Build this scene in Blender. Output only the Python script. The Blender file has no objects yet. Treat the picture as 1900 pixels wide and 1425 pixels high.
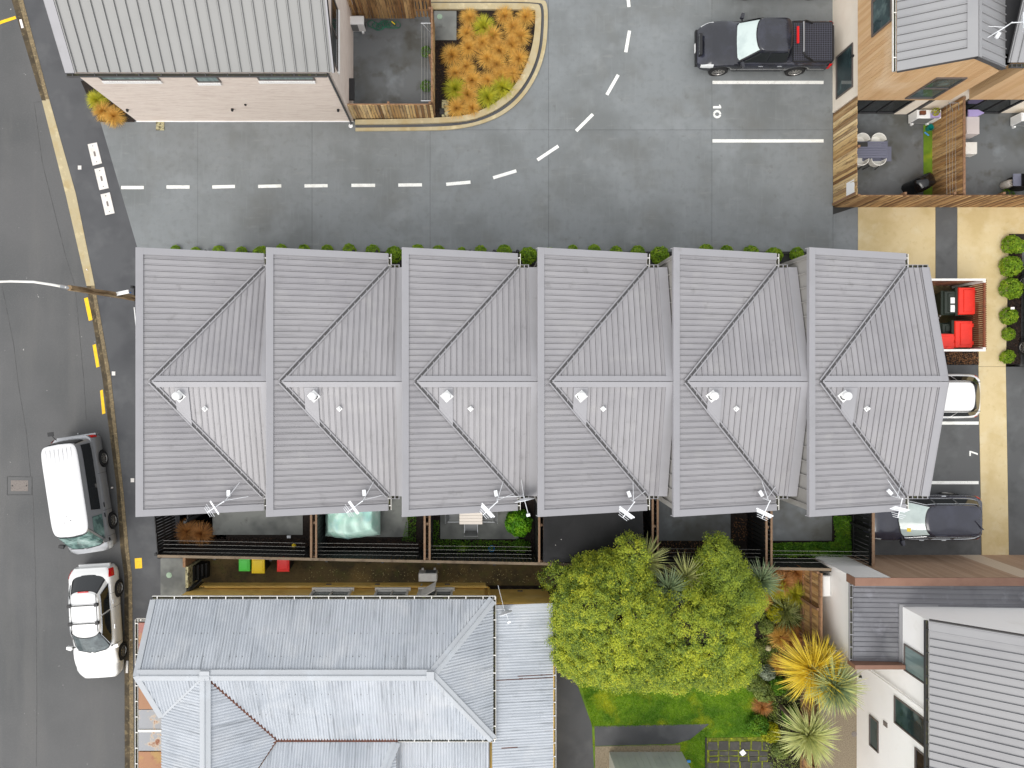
import bpy, bmesh, math, random
import numpy as np
from mathutils import Vector, Matrix, Euler
random.seed(7)
RNG = np.random.default_rng(11)
R = math.radians
scene = bpy.context.scene
COL = scene.collection
# ------------------------------------------------------------------ camera, sky, sun, exposure
H, F, NU, NV = 28.8, 1318.0, 878.0, 702.0        # flying height (m), focal length and plumb point of the survey photo (px)
cam = bpy.data.cameras.new('camera'); cam.sensor_width = 36; cam.lens = 36 * F / 1900
cam.shift_x = (950 - NU) / 1900; cam.shift_y = (NV - 712.5) / 1900; cam.clip_end = 500
cam_o = bpy.data.objects.new('camera', cam); COL.objects.link(cam_o); cam_o.location = (0, 0, H); scene.camera = cam_o
SUN_EL, SUN_AZ = R(53), R(217)
world = bpy.data.worlds.new('World'); scene.world = world; world.use_nodes = True
wn, wl = world.node_tree.nodes, world.node_tree.links
bg = wn['Background']; sky = wn.new('ShaderNodeTexSky'); sky.sky_type = 'NISHITA'; sky.sun_disc = False
sky.sun_elevation = SUN_EL; sky.sun_rotation = SUN_AZ; sky.air_density = 1.0; sky.dust_density = 4.0; sky.ozone_density = 1.0
hs = wn.new('ShaderNodeHueSaturation'); hs.inputs['Saturation'].default_value = 0.30     # cloud veil: nearly neutral
wl.new(sky.outputs[0], hs.inputs['Color'])
cl = wn.new('ShaderNodeMix'); cl.data_type = 'RGBA'; cl.inputs[0].default_value = 0.62; cl.inputs[7].default_value = (5.6, 5.65, 5.75, 1)   # even cloud layer over the clear sky
wl.new(hs.outputs[0], cl.inputs[6]); wl.new(cl.outputs[2], bg.inputs[0]); bg.inputs[1].default_value = 0.15
sd = bpy.data.lights.new('sun', 'SUN'); sd.energy = 0.68; sd.angle = R(30); sd.color = (1.0, 0.965, 0.91)
so = bpy.data.objects.new('sun', sd); COL.objects.link(so)
sdir = Vector((math.sin(SUN_AZ) * math.cos(SUN_EL), math.cos(SUN_AZ) * math.cos(SUN_EL), math.sin(SUN_EL)))
so.rotation_euler = sdir.to_track_quat('Z', 'Y').to_euler(); so.location = sdir * 60
vs = scene.view_settings; vs.view_transform = 'Standard'; vs.look = 'None'; vs.exposure = 0.70; vs.gamma = 1.0; vs.use_curve_mapping = False
scene.cycles.use_denoising = True; scene.cycles.max_bounces = 6

# ------------------------------------------------------------------ helpers
def K(z): return (H - z) / F
def P(u, v, z=0.0): return ((u - NU) * K(z), -(v - NV) * K(z))          # survey photo reading at height z -> metres on the site
def X(u, z=0.0): return (u - NU) * K(z)
def Y(v, z=0.0): return -(v - NV) * K(z)
def lin(c): return c / 12.92 if c <= 0.04045 else ((c + 0.055) / 1.055) ** 2.4
def S(r, g, b): return (lin(r / 255), lin(g / 255), lin(b / 255))

class MB:
    def __init__(s): s.v = []; s.f = []
    def add(s, vs_, fs):
        n = len(s.v); s.v += [tuple(p) for p in vs_]; s.f += [tuple(i + n for i in f) for f in fs]; return s
    def hexa(s, p): return s.add(p, [(3, 2, 1, 0), (4, 5, 6, 7), (0, 1, 5, 4), (1, 2, 6, 5), (2, 3, 7, 6), (3, 0, 4, 7)])
    def box(s, x0, x1, y0, y1, z0, z1):
        if x0 > x1: x0, x1 = x1, x0
        if y0 > y1: y0, y1 = y1, y0
        return s.hexa([(x0, y0, z0), (x1, y0, z0), (x1, y1, z0), (x0, y1, z0), (x0, y0, z1), (x1, y0, z1), (x1, y1, z1), (x0, y1, z1)])
    def bbox(s, x0, x1, y0, y1, z0, z1, b=0.02):
        "box with chamfered top edges"
        s.hexa([(x0, y0, z0), (x1, y0, z0), (x1, y1, z0), (x0, y1, z0), (x0, y0, z1 - b), (x1, y0, z1 - b), (x1, y1, z1 - b), (x0, y1, z1 - b)])
        return s.hexa([(x0, y0, z1 - b), (x1, y0, z1 - b), (x1, y1, z1 - b), (x0, y1, z1 - b), (x0 + b, y0 + b, z1), (x1 - b, y0 + b, z1), (x1 - b, y1 - b, z1), (x0 + b, y1 - b, z1)])
    def mbox(s, M, sx, sy, sz):
        p = [M @ Vector((x * sx / 2, y * sy / 2, z * sz / 2)) for x, y, z in ((-1, -1, -1), (1, -1, -1), (1, 1, -1), (-1, 1, -1), (-1, -1, 1), (1, -1, 1), (1, 1, 1), (-1, 1, 1))]
        return s.hexa(p)
    def beam(s, a, b, w, h, up=(0, 0, 1)):
        a, b = Vector(a), Vector(b); d = b - a; L = d.length; d.normalize(); up = Vector(up)
        if abs(d.dot(up)) > .98: up = Vector((1, 0, 0))
        r = d.cross(up).normalized(); u = r.cross(d)
        M = Matrix((r, d, u)).transposed().to_4x4(); M.translation = (a + b) / 2
        return s.mbox(M, w, L, h)
    def prism(s, poly, z0, z1):
        n = len(poly)
        ar = sum(poly[i][0] * poly[(i + 1) % n][1] - poly[(i + 1) % n][0] * poly[i][1] for i in range(n))
        if ar < 0: poly = poly[::-1]
        vs_ = [(x, y, z0) for x, y in poly] + [(x, y, z1) for x, y in poly]
        fs = [tuple(range(n))[::-1], tuple(range(n, 2 * n))] + [(i, (i + 1) % n, n + (i + 1) % n, n + i) for i in range(n)]
        return s.add(vs_, fs)
    def slab3(s, top, n, t):
        "polygon of 3D points extruded down its normal n by t"
        n = Vector(n); top = [Vector(p) for p in top]; k = len(top)
        nn = Vector((0, 0, 0))
        for i in range(k): nn += top[i].cross(top[(i + 1) % k])
        if nn.dot(n) < 0: top = top[::-1]
        lo = [p - n * t for p in top]
        return s.add(lo + top, [tuple(range(k))[::-1], tuple(range(k, 2 * k))] + [(i, (i + 1) % k, k + (i + 1) % k, k + i) for i in range(k)])
    def tube(s, pts, r, n=6, closed=False):
        pts = [Vector(p) for p in pts]; m = len(pts); rr = r if isinstance(r, (list, tuple)) else [r] * m
        base = len(s.v); prev = None
        for i, p in enumerate(pts):
            a = pts[i - 1] if (i > 0 or closed) else p; b = pts[(i + 1) % m] if (i < m - 1 or closed) else p
            d = (b - a); d = d.normalized() if d.length > 1e-9 else Vector((0, 0, 1))
            u = Vector((0, 0, 1)) if abs(d.z) < .9 else Vector((1, 0, 0))
            if prev is not None and (prev - d * prev.dot(d)).length > 1e-4: u = prev
            r1 = (u - d * u.dot(d)).normalized(); prev = r1; r2 = d.cross(r1)
            for j in range(n):
                t = 2 * math.pi * j / n; s.v.append(tuple(p + (r1 * math.cos(t) + r2 * math.sin(t)) * rr[i]))
        for i in range(m if closed else m - 1):
            i2 = (i + 1) % m
            for j in range(n): s.f.append((base + i * n + j, base + i * n + (j + 1) % n, base + i2 * n + (j + 1) % n, base + i2 * n + j))
        if not closed: s.f += [tuple(base + j for j in range(n))[::-1], tuple(base + (m - 1) * n + j for j in range(n))]
        return s
    def lathe(s, c, prof, n=24, M=None):
        base = len(s.v); c = Vector(c)
        for r, z in prof:
            for j in range(n):
                t = 2 * math.pi * j / n; p = Vector((r * math.cos(t), r * math.sin(t), z)); p = (M @ p if M else p) + c; s.v.append(tuple(p))
        for i in range(len(prof) - 1):
            for j in range(n): s.f.append((base + i * n + j, base + i * n + (j + 1) % n, base + (i + 1) * n + (j + 1) % n, base + (i + 1) * n + j))
        s.f += [tuple(base + j for j in range(n))[::-1], tuple(base + (len(prof) - 1) * n + j for j in range(n))]
        return s
    def grid(s, fn, nu, nv, flip=False):
        base = len(s.v)
        for i in range(nu + 1):
            for j in range(nv + 1): s.v.append(tuple(fn(i / nu, j / nv)))
        for i in range(nu):
            for j in range(nv):
                q = (base + i * (nv + 1) + j, base + (i + 1) * (nv + 1) + j, base + (i + 1) * (nv + 1) + j + 1, base + i * (nv + 1) + j + 1)
                s.f.append(q[::-1] if flip else q)
        return s
    def mesh(s, name, mat, smooth=None):
        m = bpy.data.meshes.new(name); m.from_pydata(s.v, [], s.f)
        if mat: m.materials.append(mat)
        if smooth is not None:
            m.polygons.foreach_set('use_smooth', [True] * len(m.polygons)); m.set_sharp_from_angle(angle=R(smooth))
        m.update(); return m
    def build(s, name, mat, parent=None, smooth=None, **kw): return inst(name, s.mesh(name, mat, smooth), parent, **kw)

def inst(name, mesh, parent=None, loc=None, rot=None, scale=None, local=False, label=None, cat=None, group=None, kind=None):
    o = bpy.data.objects.new(name, mesh); COL.objects.link(o)
    if parent is not None:
        o.parent = parent
        if parent.type == 'EMPTY' and not local: o.matrix_parent_inverse = Matrix.Translation(-parent.location)
    if loc is not None: o.location = loc
    if rot is not None: o.rotation_euler = rot
    if scale is not None: o.scale = scale if hasattr(scale, '__len__') else (scale,) * 3
    return tag(o, label, cat, group, kind)
def tag(o, label=None, cat=None, group=None, kind=None):
    if label: o['label'] = label
    if cat: o['category'] = cat
    if group: o['group'] = group
    if kind: o['kind'] = kind
    return o
def thing(name, label, cat, loc=(0, 0, 0), rotz=0, group=None):
    o = bpy.data.objects.new(name, None); COL.objects.link(o); o.location = loc; o.rotation_euler = (0, 0, rotz); o.empty_display_size = .2
    return tag(o, label, cat, group)
def dup(root, loc, rotz, label=None, group=None, scale=None, keep=None):
    r = root.copy(); COL.objects.link(r); r.location = loc; r.rotation_euler = (0, 0, rotz)
    if label: r['label'] = label
    if group: r['group'] = group
    if scale: r.scale = (scale,) * 3
    def rec(a, b):
        for ch in [c for c in a.children]:
            if keep and not keep(ch): continue
            c = ch.copy(); COL.objects.link(c); c.parent = b; rec(ch, c)
    rec(root, r)
    return r

# ------------------------------------------------------------------ materials
def mat(name, col, rough=.7, metal=0.0, spec=.5, layers=(), rnd=0.0, bump=None, coords='pos', trans=0.0, coat=0.0, alpha=1.0, detail2=None, rndcols=None):
    """layers: (colour, noise scale or (sx,sy,sz), low, high, amount): colour mixed in where the noise lies between low and high"""
    m = bpy.data.materials.new(name); m.use_nodes = True; nt = m.node_tree; N, L = nt.nodes, nt.links
    b = N['Principled BSDF']; b.inputs['Roughness'].default_value = rough; b.inputs['Metallic'].default_value = metal
    b.inputs['Specular IOR Level'].default_value = spec; b.inputs['Coat Weight'].default_value = coat; b.inputs['Coat Roughness'].default_value = .06
    if coords == 'pos': src = N.new('ShaderNodeNewGeometry').outputs['Position']
    else: src = N.new('ShaderNodeTexCoord').outputs['Object']
    def noise(sc, det=3.0):
        t = N.new('ShaderNodeTexNoise'); t.inputs['Detail'].default_value = det; t.inputs['Roughness'].default_value = .6
        if hasattr(sc, '__len__'):
            mp = N.new('ShaderNodeMapping'); mp.inputs['Scale'].default_value = sc; L.new(src, mp.inputs['Vector']); L.new(mp.outputs[0], t.inputs['Vector']); t.inputs['Scale'].default_value = 1
        else: t.inputs['Scale'].default_value = sc; L.new(src, t.inputs['Vector'])
        return t.outputs['Fac']
    rgb = N.new('ShaderNodeRGB'); rgb.outputs[0].default_value = (*col, 1); cur = rgb.outputs[0]
    if rndcols:
        oi = N.new('ShaderNodeObjectInfo'); cr = N.new('ShaderNodeValToRGB'); L.new(oi.outputs['Random'], cr.inputs[0])
        cr.color_ramp.interpolation = 'LINEAR'; els = cr.color_ramp.elements
        while len(els) < len(rndcols): els.new(.5)
        for i, c in enumerate(rndcols): els[i].position = i / (len(rndcols) - 1); els[i].color = (*c, 1)
        cur = cr.outputs[0]
    for c2, sc, lo, hi, amt in layers:
        mr = N.new('ShaderNodeMapRange'); mr.inputs[1].default_value = lo; mr.inputs[2].default_value = hi; mr.inputs[3].default_value = 0; mr.inputs[4].default_value = amt
        L.new(noise(sc), mr.inputs[0]); mx = N.new('ShaderNodeMix'); mx.data_type = 'RGBA'
        L.new(mr.outputs[0], mx.inputs[0]); L.new(cur, mx.inputs[6]); mx.inputs[7].default_value = (*c2, 1); cur = mx.outputs[2]
    if rnd:
        oi = N.new('ShaderNodeObjectInfo'); mr = N.new('ShaderNodeMapRange'); mr.inputs[3].default_value = 1 - rnd; mr.inputs[4].default_value = 1 + rnd
        L.new(oi.outputs['Random'], mr.inputs[0]); h = N.new('ShaderNodeHueSaturation'); L.new(cur, h.inputs['Color']); L.new(mr.outputs[0], h.inputs['Value']); cur = h.outputs[0]
    L.new(cur, b.inputs['Base Color'])
    if bump:
        bn = N.new('ShaderNodeBump'); bn.inputs['Strength'].default_value = bump[1]; bn.inputs['Distance'].default_value = bump[2] if len(bump) > 2 else .02
        L.new(noise(bump[0], 4.0), bn.inputs['Height']); L.new(bn.outputs[0], b.inputs['Normal'])
    if trans:
        tr = N.new('ShaderNodeBsdfTranslucent'); L.new(cur, tr.inputs[0]); ms = N.new('ShaderNodeMixShader'); ms.inputs[0].default_value = trans
        L.new(b.outputs[0], ms.inputs[1]); L.new(tr.outputs[0], ms.inputs[2]); L.new(ms.outputs[0], N['Material Output'].inputs[0])
    return m

M = {}
# ground surfaces
M['soil'] = mat('soil', S(58, 50, 42), .95, layers=[(S(35, 28, 22), 3, .4, .6, .8)])
M['road'] = mat('road_asphalt', S(93, 93, 93), .85, layers=[(S(80, 81, 81), .22, .42, .62, .75), (S(102, 101, 99), (.9, .12, 1), .5, .68, .5), (S(70, 70, 70), 55, .56, .66, .45), (S(150, 148, 142), 70, .62, .7, .5), (S(200, 198, 192), 4.5, .735, .76, .7)], bump=(60, .35, .01))
M['footpath'] = mat('footpath_asphalt', S(82, 83, 85), .8, layers=[(S(66, 67, 70), .45, .45, .65, .8), (S(98, 99, 100), .8, .52, .7, .6), (S(58, 58, 60), 60, .55, .65, .5)], bump=(60, .3, .01))
M['drive'] = mat('drive_concrete', S(123, 127, 128), .7, rnd=.03, layers=[(S(103, 106, 105), .30, .45, .64, .75), (S(104, 104, 99), .5, .52, .7, .45), (S(141, 145, 146), .55, .54, .74, .55), (S(132, 134, 132), (1.2, 5, 1), .58, .72, .45), (S(84, 84, 78), 1.7, .66, .76, .45), (S(104, 108, 108), 4, .5, .72, .4), (S(134, 138, 138), (9, .8, 1), .55, .75, .3), (S(92, 92, 88), 60, .56, .7, .3)], bump=(80, .12, .005))
M['bayconc'] = mat('bay_asphalt', S(86, 87, 87), .75, layers=[(S(104, 106, 106), .7, .48, .68, .7), (S(66, 67, 66), .9, .55, .7, .6), (S(56, 56, 56), 60, .56, .68, .4)], bump=(70, .25, .008))
M['dark_conc'] = mat('patio_concrete', S(126, 128, 123), .75, layers=[(S(80, 82, 80), .7, .45, .65, .8), (S(120, 120, 114), 1.6, .55, .75, .5), (S(72, 70, 62), 3, .6, .75, .5)], bump=(60, .15, .006))
M['yard_conc'] = mat('yard_concrete', S(100, 103, 104), .55, layers=[(S(76, 76, 70), .6, .45, .65, .85), (S(128, 134, 137), 1.1, .55, .72, .6), (S(66, 62, 50), 1.4, .56, .72, .6)], bump=(50, .12, .006))
M['beige'] = mat('beige_concrete', S(206, 187, 143), .8, layers=[(S(190, 168, 118), .7, .45, .65, .8), (S(213, 200, 166), 1.1, .52, .72, .6), (S(178, 156, 108), 5, .58, .74, .45), (S(228, 214, 178), 70, .58, .7, .4)], bump=(90, .15, .004))
M['kerb'] = mat('kerb_concrete', S(178, 165, 132), .8, layers=[(S(172, 152, 108), 1.3, .48, .65, .7), (S(212, 198, 158), 3, .55, .7, .5), (S(150, 130, 94), 22, .6, .7, .4)], bump=(60, .2, .006))
M['kerb_moss'] = mat('kerb_mossy', S(86, 74, 54), .9, layers=[(S(62, 54, 40), 2.2, .42, .6, .85), (S(148, 132, 98), 6, .55, .7, .5), (S(54, 50, 42), 30, .55, .65, .6)], bump=(40, .5, .012))
M['kerb_top'] = mat('kerb_stone_top', S(128, 112, 84), .9, layers=[(S(98, 88, 68), 6, .45, .6, .8), (S(172, 154, 116), 15, .55, .65, .6), (S(74, 66, 52), 40, .58, .66, .6)], bump=(50, .5, .01))
M['mosspath'] = mat('mossy_path', S(104, 88, 54), .85, layers=[(S(72, 62, 40), .9, .42, .6, .85), (S(136, 112, 64), .7, .55, .7, .7), (S(92, 94, 46), 2.2, .52, .68, .6), (S(36, 32, 22), 14, .55, .68, .6)], bump=(30, .4, .012))
M['mulch'] = mat('bark_mulch', S(36, 28, 23), .95, layers=[(S(26, 20, 17), 14, .45, .6, .8), (S(84, 62, 46), 26, .6, .7, .7)], bump=(35, .9, .03))
M['chip'] = mat('bark_chip', S(60, 44, 34), .95, coords='obj', layers=[(S(104, 76, 54), 9, .56, .66, .8), (S(26, 20, 18), 7, .5, .62, .7)])
M['paint'] = mat('white_paint', S(242, 242, 236), .6, layers=[(S(214, 212, 204), 3, .5, .7, .7), (S(150, 150, 146), 38, .61, .68, .7), (S(160, 160, 156), 9, .66, .74, .6)])
M['yellow_paint'] = mat('yellow_paint', S(250, 200, 10), .6, layers=[(S(216, 172, 26), 8, .5, .7, .7), (S(140, 122, 60), 42, .62, .69, .7)])
M['tar'] = mat('tar_seam', S(70, 70, 70), .7, layers=[(S(98, 98, 96), 5, .45, .6, .6)])
M['lawn'] = mat('lawn_soil', S(104, 134, 26), .9, layers=[(S(70, 104, 18), .9, .42, .62, .85), (S(160, 166, 34), .8, .55, .72, .7)])
M['grassblade'] = mat('grass_blade', S(146, 186, 34), .6, trans=.4, layers=[(S(98, 152, 26), .9, .42, .58, .9), (S(214, 214, 44), .8, .52, .68, .85), (S(150, 190, 44), 18, .55, .7, .6)])
M['joint'] = mat('dark_joint', S(52, 52, 50), .95)
# roofs and walls
def steel_roof(n, st):     # st: noise stretched down the fall, for dirt runs
    return mat(n, S(150, 148, 150), .42, spec=.5, rnd=.035, layers=[(S(138, 136, 139), .5, .45, .68, .7), (S(161, 159, 158), 1.3, .55, .75, .5), (S(122, 121, 121), st, .56, .74, .5), (S(168, 166, 164), tuple(v * 1.7 for v in st), .6, .76, .35), (S(124, 122, 122), (2.2, 2.2, 2.2), .62, .76, .55), (S(112, 110, 106), 9, .66, .76, .4), (S(150, 148, 146), 25, .62, .75, .25)])
M['roof'] = steel_roof('grey_steel_roof', (.6, 7, 1)); M['roof_y'] = steel_roof('grey_steel_roof_gable', (7, .6, 1))
M['roof_cap'] = mat('grey_steel_flashing', S(150, 149, 152), .45, layers=[(S(142, 141, 143), 1.1, .5, .75, .6), (S(132, 130, 128), 2.5, .66, .78, .5)])
M['roof_dark'] = mat('valley_gutter', S(78, 77, 78), .6, layers=[(S(70, 68, 66), 3, .5, .7, .7)])
M['wall_panel'] = mat('grey_wall_panel', S(150, 147, 142), .6, layers=[(S(134, 131, 126), .9, .5, .7, .6)])
M['wall_dark'] = mat('dark_wall', S(52, 52, 54), .7)
M['roofA'] = mat('pale_grey_roof', S(135, 135, 133), .4, rnd=.03, layers=[(S(124, 124, 122), .4, .48, .7, .7)])
M['roofC'] = mat('silver_grey_roof', S(150, 150, 151), .4, rnd=.012, layers=[(S(140, 140, 142), .6, .5, .7, .6)])
M['roofD'] = mat('mid_grey_roof', S(134, 134, 136), .36, rnd=.02, layers=[(S(124, 124, 127), .6, .5, .7, .6)])
M['roofG'] = mat('wet_grey_roof', S(118, 118, 122), .22, rnd=.02, layers=[(S(96, 96, 100), .8, .45, .65, .8), (S(142, 142, 148), 1.6, .55, .7, .6)])
M['brickA'] = mat('pale_brick', S(226, 212, 200), .8, layers=[(S(206, 188, 176), (1.4, 1.4, 14), .45, .68, .75), (S(240, 230, 220), (2.5, 2.5, 26), .5, .7, .6), (S(196, 180, 168), (5, 5, 13), .6, .72, .4)], bump=((4, 4, 13), .4, .01))
M['plaster'] = mat('white_plaster', S(250, 249, 247), .75, layers=[(S(240, 238, 235), .5, .5, .75, .6), (S(230, 228, 222), 1.5, .62, .78, .4)])
M['brickC'] = mat('cream_plaster', S(240, 229, 212), .8, layers=[(S(228, 214, 194), .8, .45, .7, .6)], bump=(9, .1, .01))
M['cedar'] = mat('cedar_cladding', S(206, 168, 124), .65, rnd=.0, rndcols=[S(196, 156, 112), S(206, 168, 124), S(212, 178, 136), S(202, 164, 118)], layers=[(S(186, 146, 102), (6, 6, .8), .5, .72, .5), (S(222, 196, 162), .45, .55, .7, .7)])
M['taupe'] = mat('brown_cladding', S(168, 140, 116), .65, rndcols=[S(160, 132, 108), S(170, 142, 118), S(176, 148, 124)], layers=[(S(150, 124, 102), (6, 6, .8), .5, .72, .5)])
M['taupe_pale'] = mat('pale_brown_cladding', S(200, 182, 160), .65)
M['copper'] = mat('brown_parapet', S(136, 102, 84), .55, layers=[(S(122, 88, 72), 1.5, .45, .7, .7)])
M['yellow_wall'] = mat('ochre_weatherboard', S(255, 214, 120), .75, layers=[(S(222, 180, 92), 1.1, .45, .65, .7), (S(244, 214, 148), .7, .55, .72, .6)])
M['ochre_pipe'] = mat('ochre_pipe', S(224, 184, 92), .55, layers=[(S(236, 206, 140), 1.2, .5, .7, .6)])
def corr(n, along):
    st = (15, .55, .8) if along == 'y' else (.55, 15, .8)      # rain streaks run down the fall
    return mat(n, S(178, 183, 189), .5, rnd=.05, layers=[(S(163, 169, 176), .5, .45, .68, .8), (S(190, 193, 196), .9, .52, .72, .7), (S(108, 113, 118), st, .55, .69, .62), (S(146, 150, 154), (3, 3, 3), .62, .76, .5), (S(104, 106, 106), 24, .65, .73, .5)])
M['corr'] = corr('painted_corrugated_iron', 'y'); M['corr_x'] = corr('painted_corrugated_iron_cross', 'x')
M['corr_cap'] = mat('painted_ridge_cap', S(172, 176, 180), .5, layers=[(S(182, 188, 194), 1.5, .5, .7, .7), (S(160, 162, 162), 6, .64, .74, .6)])
M['rust'] = mat('rust', S(92, 54, 40), .9, layers=[(S(60, 38, 30), 8, .45, .62, .8), (S(150, 90, 60), 14, .58, .7, .6)])
M['rusty'] = mat('rusty_painted_sheet', S(176, 128, 112), .75, rndcols=[S(164, 110, 102), S(160, 120, 108), S(164, 124, 84), S(168, 112, 104)], layers=[(S(178, 150, 84), 1.6, .54, .68, .55), (S(138, 84, 66), 5, .58, .7, .6)])
M['greysheet'] = mat('grey_sheet_rust_spots', S(150, 152, 156), .6, layers=[(S(196, 176, 150), 2.6, .52, .60, .8), (S(134, 78, 44), 2.6, .58, .66, 1.0)])
M['gutter_w'] = mat('white_gutter', S(232, 230, 224), .5, layers=[(S(206, 200, 186), 4, .5, .72, .7)])
M['gutter_in'] = mat('gutter_silt', S(52, 50, 40), .9, layers=[(S(90, 92, 48), 9, .55, .68, .8)])
M['mint'] = mat('shed_steel', S(192, 199, 197), .5, rnd=.03, layers=[(S(174, 182, 180), 1.2, .45, .7, .7)])
# timber
def timber(n, cols, dark): return mat(n, cols[0], .85, rndcols=cols, layers=[(dark, (9, 9, 1.1), .5, .68, .7), (dark, 7, .62, .72, .6)], bump=((14, 14, 2), .4, .01))
M['paling'] = timber('rough_paling', [S(168, 130, 76), S(222, 192, 138), S(120, 84, 48), S(230, 204, 156), S(150, 110, 64), S(206, 172, 116)], S(92, 64, 36))
M['paling_dark'] = timber('wet_paling', [S(132, 94, 56), S(186, 146, 94), S(104, 70, 40), S(200, 162, 110), S(140, 100, 60)], S(62, 38, 22))
M['paling_orange'] = timber('stained_paling', [S(160, 118, 72), S(204, 162, 106), S(134, 96, 58), S(214, 176, 122), S(170, 126, 78)], S(78, 48, 26))
M['rail'] = timber('timber_rail', [S(132, 100, 74), S(150, 114, 84)], S(92, 66, 48))
M['rail_tan'] = timber('tan_rail', [S(126, 102, 80), S(140, 114, 90)], S(122, 86, 60))
M['black_wood'] = mat('black_stained_timber', S(24, 24, 25), .6, rnd=.2, layers=[(S(15, 15, 16), 3, .45, .65, .8)])
M['grey_rail'] = mat('grey_timber_cap', S(128, 112, 92), .8, layers=[(S(98, 84, 68), 3, .45, .65, .8)])
M['slatwood'] = timber('brown_slat', [S(120, 66, 40), S(138, 80, 50), S(106, 58, 36)], S(70, 38, 26))
# foliage
def leaf(n, a, b, c, sc=1.2, tr=.35): return mat(n, a, .55, spec=.3, trans=tr, layers=[(b, sc, .42, .6, .9), (c, sc * .7, .54, .7, .85), (b, 16, .5, .66, .7), (c, 11, .58, .72, .6)])
M['tree_leaf'] = leaf('tree_leaf', S(178, 192, 66), S(138, 158, 58), S(208, 212, 60), 1.0, .4)
M['tree_leaf_y'] = leaf('young_tree_leaf', S(212, 214, 70), S(176, 188, 64), S(232, 226, 66), 1.3, .4)
M['tree_leaf2'] = leaf('dark_tree_leaf', S(126, 148, 66), S(92, 116, 52), S(158, 174, 72), 1.0, .35)
M['bark'] = mat('bark', S(92, 78, 62), .9, bump=(14, .8, .03))
M['buxus'] = leaf('shrub_leaf', S(148, 180, 44), S(104, 140, 34), S(184, 202, 60), 5, .35)
M['buxus2'] = leaf('garden_shrub_leaf', S(146, 160, 78), S(104, 122, 62), S(180, 188, 110), 3, .3)
M['hedge'] = leaf('hedge_leaf', S(104, 150, 36), S(66, 112, 28), S(146, 176, 50), 3, .35)
M['bright'] = leaf('bright_leaf', S(112, 176, 28), S(70, 130, 22), S(158, 206, 40), 3, .3)
M['ylw_leaf'] = leaf('yellow_leaf', S(190, 184, 30), S(140, 150, 30), S(222, 206, 30), 3, .3)
M['grey_leaf'] = leaf('silver_leaf', S(150, 160, 138), S(112, 126, 104), S(176, 184, 160), 4, .2)
M['amber'] = mat('amber_blade', S(228, 184, 88), .6, trans=.3, coords='pos', layers=[(S(198, 150, 68), 3, .42, .6, .8), (S(246, 216, 130), 9, .55, .7, .7), (S(176, 130, 62), 24, .58, .7, .6)])
M['amber_green'] = mat('olive_blade', S(200, 194, 52), .6, trans=.3, layers=[(S(162, 168, 40), 4, .42, .6, .8), (S(202, 182, 60), 9, .55, .7, .7)])
M['bronze'] = mat('bronze_blade', S(200, 142, 78), .6, trans=.2, layers=[(S(156, 104, 56), 6, .42, .6, .8), (S(204, 146, 80), 12, .55, .7, .7)])
M['cord'] = mat('cordyline_blade', S(136, 152, 108), .45, trans=.15, layers=[(S(100, 122, 90), 5, .42, .6, .8), (S(172, 182, 130), 9, .55, .7, .7)])
M['cord_pale'] = mat('pale_cordyline_blade', S(200, 202, 130), .45, trans=.2, layers=[(S(166, 176, 110), 4, .42, .6, .8), (S(206, 200, 128), 9, .55, .7, .7)])
M['cord_yellow'] = mat('yellow_cordyline_blade', S(242, 216, 66), .45, trans=.25, layers=[(S(222, 196, 70), 5, .42, .6, .8), (S(244, 216, 70), 9, .55, .7, .7)])
M['flax'] = mat('flax_blade', S(150, 156, 90), .45, trans=.15, layers=[(S(84, 100, 46), 9, .42, .6, .9), (S(196, 194, 130), 14, .55, .7, .8)])
# small things
M['white'] = mat('white_plastic', S(240, 240, 238), .45)
M['offwhite'] = mat('offwhite_enamel', S(226, 222, 214), .5, layers=[(S(208, 202, 192), 4, .5, .7, .6)])
M['antenna'] = mat('white_antenna', S(236, 238, 240), .4, metal=.2)
M['steel'] = mat('galvanised_steel', S(176, 178, 180), .35, metal=.8)
M['silver'] = mat('silver_trim', S(200, 202, 204), .25, metal=.9)
M['black'] = mat('black_plastic', S(26, 26, 28), .5)
M['blackgloss'] = mat('black_gloss', S(16, 16, 18), .15)
M['rubber'] = mat('tyre_rubber', S(34, 34, 35), .85)
M['rim'] = mat('alloy_rim', S(172, 170, 166), .3, metal=.7)
M['red_lens'] = mat('red_lens', S(206, 20, 22), .2)
M['lamp'] = mat('headlamp_lens', S(214, 216, 216), .12)
M['glass_dark'] = mat('dark_glass', S(22, 26, 28), .05, spec=.7)
M['glass_house'] = mat('window_glass', S(60, 78, 80), .06, spec=.8, layers=[(S(30, 40, 44), .8, .42, .6, .8), (S(110, 130, 128), 1.3, .56, .7, .6)])
M['glass_curtain'] = mat('window_glass_curtain', S(128, 146, 144), .08, spec=.8, layers=[(S(96, 114, 114), (6, 6, .4), .45, .6, .7)])
M['frame_dark'] = mat('dark_window_frame', S(96, 88, 84), .5)
M['frame_white'] = mat('white_window_frame', S(234, 230, 222), .5)
M['red'] = mat('red_lid', S(236, 52, 34), .4, coords='obj', layers=[(S(218, 40, 26), 2, .45, .65, .6)])
M['green_bin'] = mat('dark_green_bin', S(34, 44, 34), .55)
M['lid_green'] = mat('green_lid', S(90, 222, 84), .4)
M['lid_yellow'] = mat('yellow_lid', S(255, 220, 40), .4)
M['lid_red'] = mat('crimson_lid', S(244, 52, 48), .4)
M['tarp'] = mat('mint_tarpaulin', S(204, 238, 224), .5, trans=.1, layers=[(S(168, 222, 202), 1.6, .45, .65, .7), (S(222, 242, 232), 2.4, .54, .7, .7), (S(150, 206, 214), 1.1, .58, .7, .5)], bump=((6, 2, 3), .5, .04))
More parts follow.
